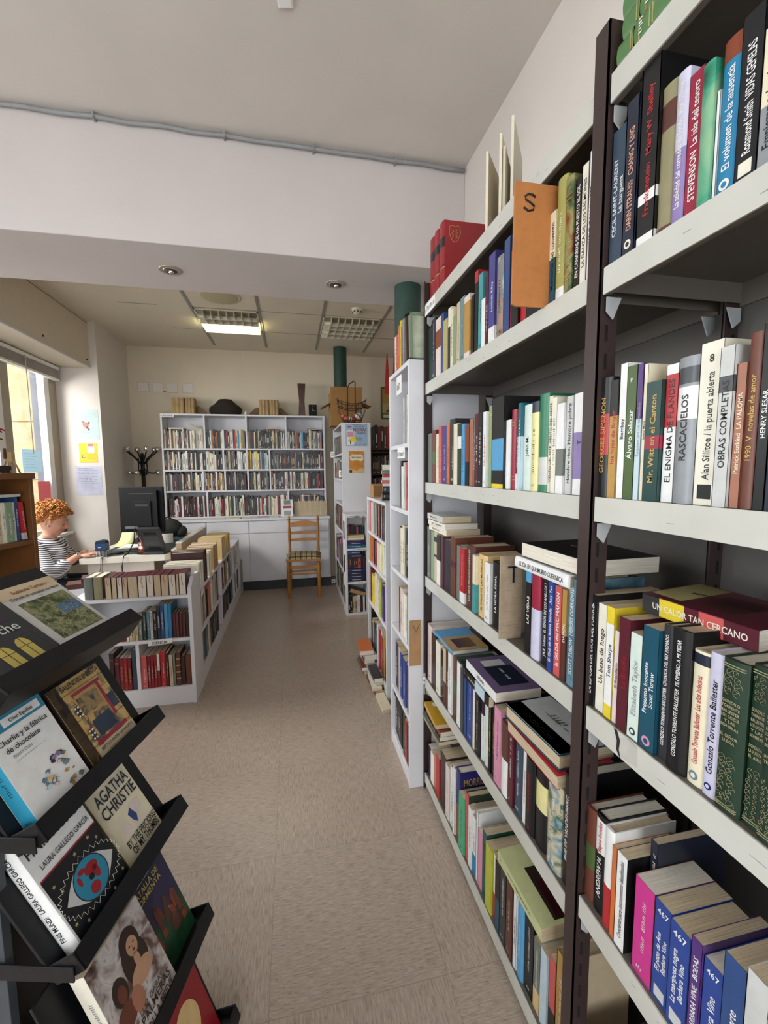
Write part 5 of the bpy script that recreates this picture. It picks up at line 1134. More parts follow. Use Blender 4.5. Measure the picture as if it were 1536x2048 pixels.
def plaid():
    m = bpy.data.materials.new('plaid_cloth'); m.use_nodes = True; nt = m.node_tree; N = nt.nodes; L = nt.links; b = N['Principled BSDF']; b.inputs['Roughness'].default_value = .9
    tc = N.new('ShaderNodeTexCoord'); col = None
    prev = None
    for ax, sc, c in (('X', 5.2, '#5c4a3a'), ('Y', 5.2, '#3e4552'), ('X', 16, '#8c7e5e')):
        wv = N.new('ShaderNodeTexWave'); wv.bands_direction = ax; wv.inputs['Scale'].default_value = sc; L.new(tc.outputs['Object'], wv.inputs['Vector'])
        rp = N.new('ShaderNodeValToRGB'); rp.color_ramp.elements[0].position = .80; rp.color_ramp.elements[1].position = .86; rp.color_ramp.elements[0].color = (1, 1, 1, 1); rp.color_ramp.elements[1].color = lin(c); L.new(wv.outputs['Fac'], rp.inputs[0])
        mx = N.new('ShaderNodeMix'); mx.data_type = 'RGBA'; mx.blend_type = 'MULTIPLY'; mx.inputs[0].default_value = .8
        if prev is None: mx.inputs[6].default_value = lin('#b5a479')
        else: L.new(prev, mx.inputs[6])
        L.new(rp.outputs[0], mx.inputs[7]); prev = mx.outputs[2]
    L.new(prev, b.inputs['Base Color']); return m
f = MB(); n = 14
vs = []; fs = []
for i in range(n+1):
    for j in range(n+1):
        u, v = -1+2*i/n, -1+2*j/n; e = max(0, (1-abs(u)**4)*(1-abs(v)**4))
        vs.append((u*.195, v*.185+.01, .452+.045*e**.5))
for i in range(n):
    for j in range(n): fs.append((i*(n+1)+j, (i+1)*(n+1)+j, (i+1)*(n+1)+j+1, i*(n+1)+j+1))
pl_ = plaid(); f.add(vs, fs, pl_, None, True); f.box(-.195, .195, -.175, .195, .4505, .4525, pl_)
f.tube([(-.18, .19, .456), (-.21, .215, .44), (-.2, .22, .40)], .004, pl_, 5); f.tube([(.18, .19, .456), (.20, .222, .44), (.19, .225, .40)], .004, pl_, 5)
f.build('cushion', r)

# ================================================================== COAT RACK
r = empty('coat_rack', (-1.70, 5.56, .008), 'black coat rack with chrome ball hooks behind the monitor', 'coat rack')
f = MB(); f.tube([(0, 0, .12), (0, 0, 1.63)], .022, M_BLACKM, 14)
for a in range(4): f.tube([(.03*cos(a*pi/2+.4), .03*sin(a*pi/2+.4), 1.40), (.045*cos(a*pi/2+.4), .045*sin(a*pi/2+.4), 1.46), (.04*cos(a*pi/2+.4), .04*sin(a*pi/2+.4), 1.6)], .007, M_BLACKM, 8)
f.sphere((0, 0, 1.635), .022, M_BLACKM, 10); f.build('pole', r)
for a in range(4):
    q = a*pi/2+.5; c_, s_ = cos(q), sin(q)
    f = MB(); f.tube([(0, 0, .16), (.10*c_, .10*s_, .07), (.165*c_, .165*s_, .015)], .014, M_BLACKM, 8); f.build('foot', r)
for k, q in enumerate((.05, 1.0, 2.15, 3.1, 4.0, 5.3)):
    c_, s_ = cos(q), sin(q); R_ = .17
    o = MB(); o.tube([(.02*c_, .02*s_, 1.53), (.08*c_, .08*s_, 1.60), (R_*c_, R_*s_, 1.685)], .008, M_BLACKM, 8); h = o.build('hook', r)
    o = MB(); o.sphere((R_*c_, R_*s_, 1.70), .032, M_CHROME, 14); b_ = o.build('ball', h)
for k, q in enumerate((.1, 1.6, 2.9, 4.6)):
    c_, s_ = cos(q), sin(q); R_ = .16
    o = MB(); o.tube([(.02*c_, .02*s_, 1.47), (.05*c_, .05*s_, 1.435), (.09*c_, .09*s_, 1.42), (R_*c_, R_*s_, 1.425)], .008, M_BLACKM, 8); h = o.build('hook', r)
    o = MB(); o.sphere((R_*c_, R_*s_, 1.43), .030, M_CHROME, 14); o.build('ball', h)

# ================================================================== DESK AND WHAT IS ON IT
r = empty('desk', (-1.45, 4.6, 0), 'long cream-white reception desk behind the low bookcases', 'desk'); inv = r.matrix_world.inverted()
M_DESK = mat('desk_laminate', '#d6d0c4', .4, var=.04); M_OAK = mat('desk_oak_edge', '#b09a7c', .5, var=.15)
def chD2(mb, nm, b=.003):
    o = mb.build(nm, None, b); o.parent = r; o.matrix_parent_inverse = inv
f = MB(); f.prism([(-1.70, 3.875), (-1.06, 3.875), (-1.03, 3.93), (-1.03, 5.27), (-1.70, 5.27)], .705, .75, M_DESK); chD2(f, 'desk_top')
f = MB(); f.box(-1.66, -1.16, 3.92, 3.94, 0, .705, M_DESK); chD2(f, 'front_panel')
f = MB(); f.box(-1.06, -1.035, 3.96, 5.25, 0, .705, M_OAK); f.box(-1.08, -1.06, 4.3, 5.26, .75, .765, M_DESK); chD2(f, 'side_panel')
f = MB(); f.box(-1.035, -.99, 4.15, 5.29, .70, .80, M_OAK); f.box(-1.04, -.985, 4.15, 5.29, .80, .812, M_DESK); chD2(f, 'ledge')
f = MB(); f.box(-1.68, -1.66, 3.95, 5.25, 0, .70, M_DESK); 
f = MB(); f.box(-1.62, -1.08, 3.98, 5.2, .7502, .7522, mat('green_desk_mat', '#33403d', .5)); tag(f.build('desk_mat'), 'dark green writing mat covering most of the desk top', 'mat')
r = empty('computer_monitor', T(-1.31, 4.2, .7525) @ Rz(-.14), 'black flat computer monitor seen from behind on the desk', 'monitor')
f = MB(); f.box(-.19, .19, -.012, .02, .16, .565, M_BLACK); f.build('screen_case', r, .006)
f = MB(); f.box(-.15, .15, -.05, -.012, .19, .53, M_BLACK); f.box(-.05, .10, -.062, -.05, .22, .44, M_BLACK); f.box(-.03, .08, -.064, -.062, .395, .41, mat('dark_trim', '#2e2f33', .4)); f.box(-.08, .12, -.052, -.05, .50, .507, mat('dark_trim', ''))
f.box(-.13, -.02, -.055, -.049, .195, .215, mat('port_steel', '#6b6f73', .4, .6)); f.build('rear_housing', r, .004)
f = MB(); f.box(-.03, .03, -.05, -.02, .02, .26, M_BLACK); f.build('neck', r, .004)
f = MB(); f.lathe([(.12, 0), (.12, .008), (.09, .016), (.03, .02)], (0, -.03, 0), M_BLACK, 28, sq=(1, .7)); f.build('base', r)
f = MB(); f.box(-.18, .18, .0201, .0206, .175, .55, mat('screen_glass', '#20242c', .1)); f.build('screen', r)
f = MB(); f.tube([(-1.36, 4.14, .96), (-1.33, 4.0, .85), (-1.345, 3.90, .775), (-1.365, 3.862, .76), (-1.38, 3.855, .68), (-1.385, 3.86, .45), (-1.36, 3.86, .08), (-1.2, 3.84, .01)], .0045, M_BLACK, 8); tag(f.build('monitor_cable'), 'black cable hanging from the monitor over the front of the desk', 'cable')
f = MB(); f.tube([(-1.40, 4.08, .758), (-1.47, 3.98, .765), (-1.50, 3.90, .762), (-1.535, 3.866, .755), (-1.55, 3.858, .62), (-1.54, 3.86, .30), (-1.5, 3.86, .05)], .0035, M_BLACK, 8)
f.tube([(-1.42, 4.02, .756), (-1.5, 3.95, .770), (-1.525, 3.863, .755), (-1.535, 3.857, .6), (-1.52, 3.862, .3)], .003, M_BLACK, 8); tag(f.build('telephone_cable'), 'thin looped black cables hanging down by the self-inking stamp', 'cable')
r = empty('telephone', T(-1.145, 4.02, .7525) @ Rz(-.15), 'black desk telephone console tilted up, its back towards the shop', 'telephone')
M_PH = mat('phone_black', '#26282b', .4)
f = MB(); f.box(-.085, .085, -.10, .05, 0, .022, M_PH); f.build('base', r, .004)
f = MB(); Mp = T(0, -.06, .015) @ Rx(radians(28)) @ Rz(0); f.box(-.085, .085, 0, .028, 0, .24, M_PH, Mp); f.box(-.04, .05, -.002, 0, .03, .055, M_SLOT, Mp); f.box(-.045, .055, -.002, 0, .18, .205, M_SLOT, Mp); f.box(-.06, .06, -.0015, 0, .07, .165, mat('phone_panel', '#34373a', .35), Mp); f.build('console', r, .003)
f = MB(); f.box(-.078, -.04, .03, .06, .03, .21, M_PH, Mp); f.build('handset', r, .008)
r = empty('pen_mug', (-1.255, 3.995, .7605), 'dark red mug full of pens beside the telephone', 'mug')
f = MB(); f.lathe([(.036, 0), (.040, .01), (.040, .095), (.037, .095), (.036, .012)], (0, 0, 0), mat('mug_red', '#6a2218', .3), 22); f.build('body', r)
f = MB(); f.tube([(.038, 0, .08), (.062, 0, .075), (.064, 0, .04), (.038, 0, .02)], .005, mat('mug_red', ''), 7); f.build('handle', r)
f = MB(); f.lathe([(.0, -.0412), (.015, -.0405), (.0155, -.039)], (0, 0, 0), pm('ivory'), 14, T(-.01, 0, .05) @ Rx(pi/2) @ T(0, 0, .08)); f.build('badge', r)
for k in range(7):
    a = k*.9; f = MB(); f.tube([(.012*cos(a), .012*sin(a), .012), (.028*cos(a), .028*sin(a), .105+.009*(k % 4)+(.04 if k == 4 else 0))], .003, pm(('black', 'navy', 'brown', 'red', 'black', 'moss', 'charcoal')[k]), 6)
    o = f.build('pen'); o.location = (-1.255, 3.995, .7605); tag(o, f'{("black", "navy", "brown", "red", "long black", "green", "grey")[k]} pen standing in the dark red mug', 'pen', 'pens in the mug')
f = MB(); f.lathe([(.05, 0), (.055, .004), (.05, .008)], (-1.255, 3.995, .7523), M_BLACK, 24); tag(f.build('coaster'), 'round black coaster under the dark red mug', 'coaster')
r = empty('self_inking_stamp', (-1.545, 3.93, .7505), 'blue and black self-inking stamp on the near corner of the desk', 'stamp')
f = MB(); f.prism([(-.042, .055), (.042, .055), (.042, .115), (.034, .135), (.0, .142), (-.034, .135), (-.042, .115)], -.03, .03, mat('stamp_blue', '#16293f', .3), FACE); f.box(-.04, .04, -.031, -.0295, .06, .11, mat('stamp_blue2', '#1f3d66', .3)); f.box(-.02, .0, -.0318, -.031, .08, .086, pm('palegrey')); f.build('grip', r, .003)
f = MB()
for x in (-.036, -.012, .012, .036):
    for y in (-.024, .024): f.tube([(x, y, 0), (x, y, .056)], .0032, mat('clear_plastic', '#aeb4b4', .15), 6)
f.box(-.042, .042, -.03, .03, 0, .006, mat('clear_plastic', '')); f.box(-.02, .02, -.015, .015, .02, .05, M_CHROME); f.build('frame', r)
GPap = 'papers scattered on the desk'
for k, (x, y, w_, d_, c, rx, rz, lab) in enumerate(((-1.66, 4.42, .15, .2, 'paperyellow', .75, -.35, 'curled pale yellow receipt sheet standing up on the desk'), (-1.58, 4.25, .26, .19, 'white', .10, -.25, 'white sheet of paper in front of the yellow receipt'), (-1.40, 4.45, .26, .2, 'white', .35, .25, 'white sheet curling up behind the monitor neck'), (-1.55, 4.12, .2, .12, 'charcoal', .03, .2, 'dark folder lying between the papers and the stamp'), (-1.69, 4.02, .10, .08, 'palepink', 0, .2, 'small pale slip at the left edge of the desk'), (-1.28, 5.0, .22, .2, 'yellowgreen', 0, .05, 'yellow and green leaflet at the far end of the desk'))):
    f = MB(); n = 8; vs = []; fs = []
    for i in range(n+1):
        for j in (0, 1): vs.append((w_*j, d_*i/n*cos(rx*i/n), d_*i/n*sin(rx*i/n)+.0015*j))
    for i in range(n): fs.append((2*i, 2*i+1, 2*i+3, 2*i+2))
    f.add(vs, fs, pm(c), None, True)
    if c in ('paperyellow', 'white', 'yellowgreen'):
        for q in range(5): f.box(w_*.12, w_*.85, d_*(.15+.1*q), d_*(.15+.1*q)+.002, .0025+(d_*(.15+.1*q))*sin(rx*.4*(.3+.1*q))*1.2, .0032+(d_*(.15+.1*q))*sin(rx*.4*(.3+.1*q))*1.2, pm('greygreen')) if rx < .2 else None
    o = f.build('paper_sheet'); o.matrix_world = T(x, y, .7535+.0008*k) @ Rz(rz); sd = o.modifiers.new('thickness', 'SOLIDIFY'); sd.thickness = .0008; tag(o, lab, 'paper', GPap)
f = MB(); f.box(0, .30, 0, .22, 0, .004, mat('clear_folder', '#4a6a70', .15)); o = f.build('plastic_folder'); o.location = (-1.36, 4.60, .7535); tag(o, 'blue-grey transparent folder lying on the far half of the desk', 'folder')
f = MB(); f.sphere((0, 0, .095), .11, mat('dark_canvas', '#23241f', .8, var=.3, bump=.8), 18, sc=(1.25, .8, .9)); f.sphere((.11, 0, .06), .07, mat('dark_canvas', ''), 14, sc=(1, .8, .9)); f.tube([(-.1, 0, .15), (-.02, .02, .21), (.08, 0, .17)], .008, M_BLACK, 6)
o = f.build('handbag'); o.location = (-1.28, 4.90, .7585); tag(o, 'slouched dark canvas bag on the desk behind the monitor', 'bag')

# ================================================================== LOW WHITE BOOKCASES BY THE DESK
GE = 'books on the low white end bookcase'
rG, chG = carcass('low white bookcase facing the viewer at the near end of the desk', -1.30, -.625, 2.79, 3.01, .694, [.424, .115], '-y', group='low white bookcases by the desk', divs=((-.948, .115, .424),), plinth=.095)
f = MB(); f.prism([(2.785, 0), (3.02, 0), (3.02, .79), (2.87, .79), (2.785, .735)], -.002, .0195, M_WHITE, Matrix(((0, 0, 1, -.643), (1, 0, 0, 0), (0, 1, 0, 0), (0, 0, 0, 1)))); chG(f, 'raised_end_panel')
f = MB(); f.prism([(0, .004), (.135, .012), (.138, .045), (.003, .035)], -.0012, 0, M_PAPER, FACE); f.text('CIENCIA', M_INK, T(.066, -.0018, .014) @ FACE, height=.016, width=.095)
f2 = MB(); o = f.build('shelf_label'); o.location = (-.885, 2.788, .385); tag(o, 'white paper strip hand lettered CIENCIA on the low end bookcase shelf edge', 'label')
L_ = [(-1.103, -1.071, .128), (-1.068, -1.041, .128), (-1.038, -1.011, .126), (-1.009, -.982, .126), (-.980, -.927, .128), (-.924, -.879, .130), (-.876, -.839, .130), (-.836, -.799, .13), (-.796, -.755, .13), (-.752, -.715, .128), (-.712, -.696, .13), (-.694, -.657, .133)]
for i, (a, b, h) in enumerate(L_):
    rr = make_book(frame((b, 2.955, .6945), (-1, 0, 0)), b-a-.001, .155, h, 'oxblood', '', 'red', {'dye': 1}, f'dark red covered volume turned fore-edge out, {ORD[i]} from left on the low end bookcase', 'dark red volumes turned fore-edge out')
    if i % 3 != 1:
        mb = MB(); x = (b-a)*.5; mb.tube([(x, .156, h-.003), (x+.004, .1575, h*.75), (x-.004, .1575, h*(.45 if i % 2 else .6))], .0012, pm('red'), 5); mb.build('ribbon', rr)
for i, (a, c) in enumerate(((-1.165, 'olive'), (-1.215, 'greygreen'))):
    make_book(frame((a, 2.80, .6945), (1, 0, 0)), .046, .16, .135, c, '', 'white', {'r': 1}, f'{words_of(c)} thick volume standing left of the dark red ones on the low end bookcase', 'dark red volumes turned fore-edge out')
for i, (x, y, c) in enumerate(((-1.285, 3.05, 'maroon'), (-1.36, 3.02, 'brown'))):
    lying(frame((x-.05, y, .74-.03*i), (.9, .3, 0)), .19, .12, .03, c, '', 'white', f'{words_of(c)} book lying behind the low end bookcase beside the desk', 'books lying by the desk')
f = MB(); f.box(-1.42, -1.05, 3.03, 3.20, 0, .705, M_WHITE); f.box(-1.42, -1.05, 3.0301, 3.2, .705, .709, M_WHITE); tag(f.build('white_stand'), 'plain white block stand behind the low end bookcase carrying two red books', 'stand')
row_of_books([(-1.123, -1.100, .11, 'inkblack', '*', 'white'), (-1.098, -1.075, .11, 'maroon', '*', 'white'), (-1.073, -1.052, .12, 'inkblack', '', ''), (-1.050, -1.040, .13, 'beige', '', ''), (-1.039, -1.005, .137, 'darkred', '', 'gold', {'r': 1}), (-1.004, -.990, .145, 'ivory', '*', 'black'), (-.989, -.972, .145, 'beige', '*', 'black'), (-.971, -.956, .148, 'khaki', '*', 'black'), (-.955, -.938, .15, 'beige', '*', 'black'), (-.937, -.915, .15, 'greygreen', '*', 'white'), (-.913, -.892, .178, 'deepgreen', '*', 'white'), (-.891, -.874, .175, 'steelblue', '*', 'white'), (-.873, -.855, .178, 'palegrey', '*', 'black'), (-.854, -.832, .18, 'black', '*', 'white'), (-.831, -.813, .21, 'navy', 'DICCIONARIO', 'white'), (-.812, -.792, .215, 'blue', '*', 'white'), (-.791, -.770, .215, 'skyblue', '', 'white'), (-.769, -.748, .213, 'cerulean', '', 'white'),
    (-.746, -.728, .155, 'maroon', '', 'gold', {'r': 1}), (-.727, -.709, .155, 'brown', '', 'gold', {'r': 1}), (-.708, -.690, .155, 'maroon', '', 'gold', {'r': 1}), (-.689, -.671, .155, 'brown', '', 'gold', {'r': 1}), (-.670, -.650, .155, 'darkbrown', '', 'gold', {'r': 1})],
    lambda a, b, ins: (a, 2.80+ins, .4245), (1, 0, 0), .16, 'middle row of low end bookcase', GE, .008, 'from left')
row_of_books([(-1.111, -1.085, .24, 'darkbrown', '', 'gold', {'r': 1}), (-1.084, -1.059, .21, 'maroon', '', 'gold', {'r': 1}), (-1.058, -1.035, .205, 'darkred', '*', 'gold'), (-1.034, -1.012, .205, 'redvol', '*', 'gold'), (-1.011, -.990, .205, 'darkred', '*', 'gold'), (-.988, -.962, .25, 'slate', '', 'white'), (-.936, -.903, .205, 'coral', '*', 'white'), (-.901, -.884, .205, 'darkred', '*', 'white'), (-.883, -.866, .21, 'redvol', '*', 'white'), (-.865, -.848, .21, 'redvol', '*', 'white'), (-.847, -.832, .212, 'ivory', '*', 'black', {'b': [(0, .5, 'redvol')]}), (-.830, -.797, .22, 'red', '*', 'white', {'r': 1}), (-.795, -.781, .215, 'charcoal', '*', 'white'), (-.779, -.757, .20, 'beige', '*', 'black'), (-.755, -.741, .205, 'greygreen', '', ''), (-.739, -.712, .21, 'brown', '', 'gold', {'r': 1, 'b': [(.2, .23, 'gold'), (.4, .43, 'gold'), (.6, .63, 'gold'), (.8, .83, 'gold')]}), (-.710, -.686, .185, 'darkbrown', '', 'gold', {'r': 1}), (-.684, -.650, .19, 'leather', '', 'gold', {'r': 1})],
    lambda a, b, ins: (a, 2.80+ins, .1155), (1, 0, 0), .16, 'bottom row of low end bookcase', GE, .008, 'from left')
rH, chH = carcass('long low white bookcase running beside the desk towards the far cabinet', -.93, -.626, 3.03, 5.25, .655, [.37, .11], '+x', group='low white bookcases by the desk', divs=((3.93, .11, .655), (4.75, .11, .655)), plinth=.09)
GL2 = 'books on the long low bookcase beside the desk'
GTOP = 'books standing on top of the long low bookcase'
its = []
for cols, a, ts, hh, dd in ((['ivory', 'palegrey', 'ivory', 'cream', 'ivory'], 3.06, .033, .165, .22), (['oxblood', 'oxblood', 'oxblood'], 3.26, .036, .215, .22), (['cream', 'cream', 'ivory'], 3.43, .04, .175, .16), (['tan', 'rust', 'ochre', 'rust', 'tan', 'ochre'], 3.62, .042, .185, .2), (['sand', 'yellowdark', 'khaki', 'yellowdark', 'sand'], 4.05, .05, .185, .2), (['yellowdark', 'khaki', 'yellowdark', 'greygreen'], 4.40, .055, .17, .2)):
    y = a
    for k, c in enumerate(cols):
        make_book(frame((-.632-.008*(k % 2), y, .6555), (0, 1, 0)), ts-.001, dd, hh+.004*(k % 3), c, '*' if c != 'oxblood' else '', 'black' if c in ('ivory', 'cream', 'sand') else 'gold', {'r': int(c == 'oxblood')}, f'{words_of(c)} book, {ORD[len(its)]} from near end on top of the long low bookcase', GTOP); its.append(1); y += ts
for i, (z, cols, hh, nm) in enumerate(((.3705, ['ivory', 'charcoal', 'beige', 'brown', 'palegrey', 'greygreen', 'cream', 'maroon', 'black', 'beige', 'coral', 'tan', 'greygreen', 'ivory'], (.19, .25), 'upper'), (.1105, ['deepgreen', 'black', 'olive', 'deepgreen', 'charcoal', 'teal', 'greygreen', 'maroon', 'ivory', 'beige', 'plum', 'oxblood', 'darkbrown', 'navy'], (.19, .235), 'lower'))):
    rn = random.Random(60+i); a = 3.06; its2 = []
    for k in range(22):
        t = rn.uniform(.024, .042)
        if a+t > 3.90: break
        c = cols[k % len(cols)]; dk = c not in ('ivory', 'beige', 'palegrey', 'cream', 'tan'); its2.append((a, a+t, round(rn.uniform(*hh), 3), c, '*' if rn.random() < .5 else '', 'white' if dk else 'black')); a += t
    row_of_books(its2, lambda a, b, ins, z=z: (-.636-ins, a, z), (0, 1, 0), .17, f'near cell, {nm} row of long low bookcase', GL2, .012, 'from near end', stuff=True)
    for a, L in ((3.95, .78), (4.77, .44)): stuff_run((-.64, a, z), (0, 1, 0), L, hh[0], hh[1], .16, cols, .02, .04)
f = MB(); f.box(-.64, -.60, 5.255, 5.262, .0, .40, mat('grey_board', '#8c8886')); tag(f.build('leaning_board'), 'thin grey board standing against the far end of the long low bookcase', 'board')
f = MB(); f.prism([(0, 0), (.06, .012), (.062, .05), (.0, .036)], 0, .0012, M_PAPER, FACE); o = f.build('shelf_label'); o.matrix_world = frame((-.622, 3.06, .60), (0, 1, 0)); tag(o, 'curled white paper label on the near edge of the long low bookcase', 'label')

# ================================================================== BROWN BOOKCASE, PLANT, RED BOARD
MS = frame((0, 0, 0), (.242, .970, 0))
def SQ(s, q, z): return MS @ Vector((s, q, z))
M_BRW = mat('beech_veneer', '#6e4522', .45, var=.18, scale=10)
r = empty('bookcase', MS @ T(1.55, 1.75, 0), 'brown wood-veneer bookcase by the window, carrying the poinsettia', 'bookcase'); inv = r.matrix_world.inverted()
def chB2(mb, nm, b=.0015):
    o = mb.build(nm, None, b); o.parent = r; o.matrix_parent_inverse = T(-1.55, -1.75, 0) @ Matrix.Identity(4); return o
for a in (1.25, 1.842): f = MB(); f.box(a, a+.02, 1.62, 1.90, 0, 1.422, M_BRW); chB2(f, 'side_panel')
f = MB(); f.box(1.24, 1.868, 1.612, 1.905, 1.422, 1.447, M_BRW); chB2(f, 'top_board')
for z in (1.155, .86, .5, .1): f = MB(); f.box(1.27, 1.842, 1.625, 1.893, z-.02, z-.0003, M_BRW); chB2(f, 'shelf')
f = MB(); f.box(1.27, 1.842, 1.894, 1.899, .02, 1.422, mat('bookcase_back', '#5c3c20', .6)); chB2(f, 'back_panel')
xb = []
for a, t, h, c in ((1.60, .03, .165, 'beige'), (1.632, .026, .175, 'palepink'), (1.66, .022, .16, 'coral'), (1.683, .018, .155, 'palepink'), (1.702, .02, .165, 'beige'), (1.723, .018, .17, 'ivory'), (1.742, .028, .17, 'sage'), (1.7705, .02, .168, 'palemint'), (1.791, .017, .19, 'blue')):
    xb.append((a, a+t, h, c, '*', 'black' if c not in ('blue', 'sage') else 'white'))
row_of_books(xb, lambda a, b, ins: tuple(SQ(a, 1.64+ins, 1.1553)), (.242, .970, 0), .17, 'on the upper shelf of the brown bookcase', 'books in the brown bookcase', .01, 'from viewer')
make_book(MS @ T(1.818, 1.64, 1.1575) @ Ry(-.07), .016, .15, .165, 'red', '*', 'white', {'b': [(0, .18, 'palegrey')]}, 'thin red book leaning alone at the far end of the brown bookcase shelf', 'books in the brown bookcase')
lying(MS @ T(1.62, 1.635, 1.347), .19, .12, .012, 'palegrey', '', 'white', 'pale grey book lying flat on the upright ones in the brown bookcase', 'books in the brown bookcase')
lying(MS @ T(1.60, 1.64, .86), .20, .14, .03, 'palepink', '', 'white', 'pale book lying flat on the middle shelf of the brown bookcase', 'books in the brown bookcase')
lying(MS @ T(1.60, 1.64, .891), .21, .15, .035, 'darkbrown', '', 'white', 'dark brown book lying under a red one in the brown bookcase', 'books in the brown bookcase')
lying(MS @ T(1.58, 1.63, .927) @ Rz(.05), .22, .15, .03, 'redvol', '', 'white', 'red bound book lying uppermost on the middle shelf of the brown bookcase', 'books in the brown bookcase')
f = MB(); f.box(1.35, 2.01, 1.93, 1.945, .9, 1.512, mat('red_board', '#7c1820', .6, var=.08)); f.box(1.96, 1.972, 1.929, 1.93, 1.40, 1.43, M_PAPER)
o = f.build('display_board'); o.matrix_world = MS @ T(0, 0, 0); tag(o, 'dark red display board standing behind the brown bookcase', 'board')
r2 = empty('poinsettia', MS @ T(1.68, 1.77, 1.4475), 'red poinsettia plant on top of the brown bookcase', 'plant')
f = MB(); f.lathe([(.045, 0), (.062, .09), (.066, .09), (.066, .105), (.058, .105), (.056, .09)], (0, 0, 0), pm('terracotta'), 20); f.build('pot', r2)
f = MB(); f.lathe([(.001, .093), (.055, .094)], (0, 0, 0), mat('soil', '#2c1d14', .95), 16); f.build('soil', r2)
M_BRACT = mat('bract_red', '#a5121c', .5, var=.25); M_LEAFG = mat('leaf_dark', '#24401f', .5, var=.3)
st = MB(); lf = MB(); br = MB(); rp_ = random.Random(9)
def leaf(mb, base, ang, tilt, L, Wd, m):
    Mx = T(*base) @ Rz(ang) @ Ry(-tilt); n = 6; vs = []; fs = []
    for i in range(n+1):
        u = i/n; w_ = Wd*sin(pi*u)**.7*(1-.3*u); z = -.25*L*u*u
        vs += [(L*u, -w_, z+.006), (L*u, 0, z), (L*u, w_, z+.006)]
    for i in range(n): fs += [(3*i, 3*i+3, 3*i+4, 3*i+1), (3*i+1, 3*i+4, 3*i+5, 3*i+2)]
    mb.add(vs, fs, m, Mx, True)
for k in range(5):
    a = k*1.26; tip = (.07*cos(a), .07*sin(a), .19+.02*(k % 2)); st.tube([(0, 0, .09), (.03*cos(a), .03*sin(a), .15), tip], .003, M_LEAFG, 6)
    for q in range(6): leaf(br, tip, q*1.05+a, .05, .10, .022, M_BRACT)
    for q in range(4): leaf(lf, (.05*cos(a), .05*sin(a), .15), q*1.6+a, .1, .11, .025, M_LEAFG)
st.build('stem', r2); lf.build('leaves', r2); br.build('bracts', r2)
f = MB(); f.prism([(1.70, 1.448), (1.807, 1.448), (1.805, 1.478), (1.70, 1.482)], 1.66, 1.74, mat('dark_bark', '#2c1c16', .7, var=.4, bump=.8), Matrix(((1,0,0,0),(0,0,1,0),(0,1,0,0),(0,0,0,1)))); f.tube([(1.66, 1.68, 1.495), (1.76, 1.69, 1.497)], .014, M_BLACK, 10)
o = f.build('dark_log'); o.matrix_world = MS.copy(); tag(o, 'dark brown log lying on top of the brown bookcase beside the plant', 'ornament')
r3 = empty('small_easel', MS @ T(1.835, 1.66, 1.4478), 'little wooden easel holding a tiny picture on top of the brown bookcase', 'easel')
f = MB(); f.tube([(.012, 0, 0), (-.012, .02, .092)], .0035, mat('easel_wood', '#b59258', .5), 6); f.tube([(-.035, 0, 0), (-.012, .02, .092)], .0035, mat('easel_wood', ''), 6); f.tube([(-.012, .06, 0), (-.012, .02, .09)], .003, mat('easel_wood', ''), 6); f.build('legs', r3)
f = MB(); f.box(-.045, -.015, .008, .012, .05, .09, pm('sand')); f.box(-.05, -.04, .006, .012, .06, .105, pm('brown')); f.build('picture', r3)

# ================================================================== POSTERS ON THE PIER AND THE WINDOW
def art_dots(mb, w_, h_, M):
    for x, y, r_, c in ((.5, .48, .12, 'coral'), (.62, .55, .05, 'brown'), (.4, .57, .05, 'moss'), (.55, .38, .05, 'darkred'), (.66, .45, .04, 'palepink'), (.6, .32, .05, 'brown'), (.42, .36, .04, 'yellow'), (.5, .6, .04, 'butter')):
        mb.lathe([(r_*w_, 0), (r_*w_, .0005)], (x*w_, y*h_, .0002), pm(c), 12, M)
    scribble(mb, pm('greyteal'), M @ T(.36*w_, .74*h_, .001), .3*w_, .02*h_, random.Random(1)); scribble(mb, pm('greyteal'), M @ T(.42*w_, .2*h_, .001), .2*w_, .02*h_, random.Random(2))
def art_lines(c, n=9, x0=.1, y0=.9, y1=.35, ww=.75):
    def fn(mb, w_, h_, M):
        for k in range(n): scribble(mb, pm(c), M @ T(x0*w_, (y0-(y0-y1)*k/n)*h_, .001), ww*w_*(.8+.2*(k % 2)), .022*h_, random.Random(k))
    return fn
def art_yel(mb, w_, h_, M):
    mb.box(.45*w_, .85*w_, .5*h_, .97*h_, .0002, .0005, pm('palepink'), M); mb.box(.5*w_, .8*w_, .85*h_, .97*h_, .0005, .0009, pm('coral'), M)
    mb.lathe([(.09*w_, 0), (.09*w_, .0006)], (.22*w_, .32*h_, .0003), pm('charcoal'), 14, M); mb.lathe([(.06*w_, 0), (.06*w_, .0008)], (.24*w_, .33*h_, .0004), pm('white'), 14, M)
    scribble(mb, pm('moss'), M @ T(.45*w_, .2*h_, .001), .4*w_, .03*h_, random.Random(1)); scribble(mb, pm('moss'), M @ T(.45*w_, .32*h_, .001), .35*w_, .03*h_, random.Random(3))
sheet('poster', frame((-2.150, 4.992, 1.785), (1, 0, 0)), .236, .295, mat('poster_mint', '#b9cfcc', .6), 'pale blue-green poster with a cluster of coloured dots, topmost on the white pier', 'poster', 'papers taped to the white pier', art_dots)
sheet('notice', frame((-2.110, 4.992, 1.545), (1, 0, 0)), .165, .195, mat('notice_yellow', '#dcc228', .6), 'yellow notice between the pale poster and the handwritten sheet on the pier', 'notice', 'papers taped to the white pier', art_yel)
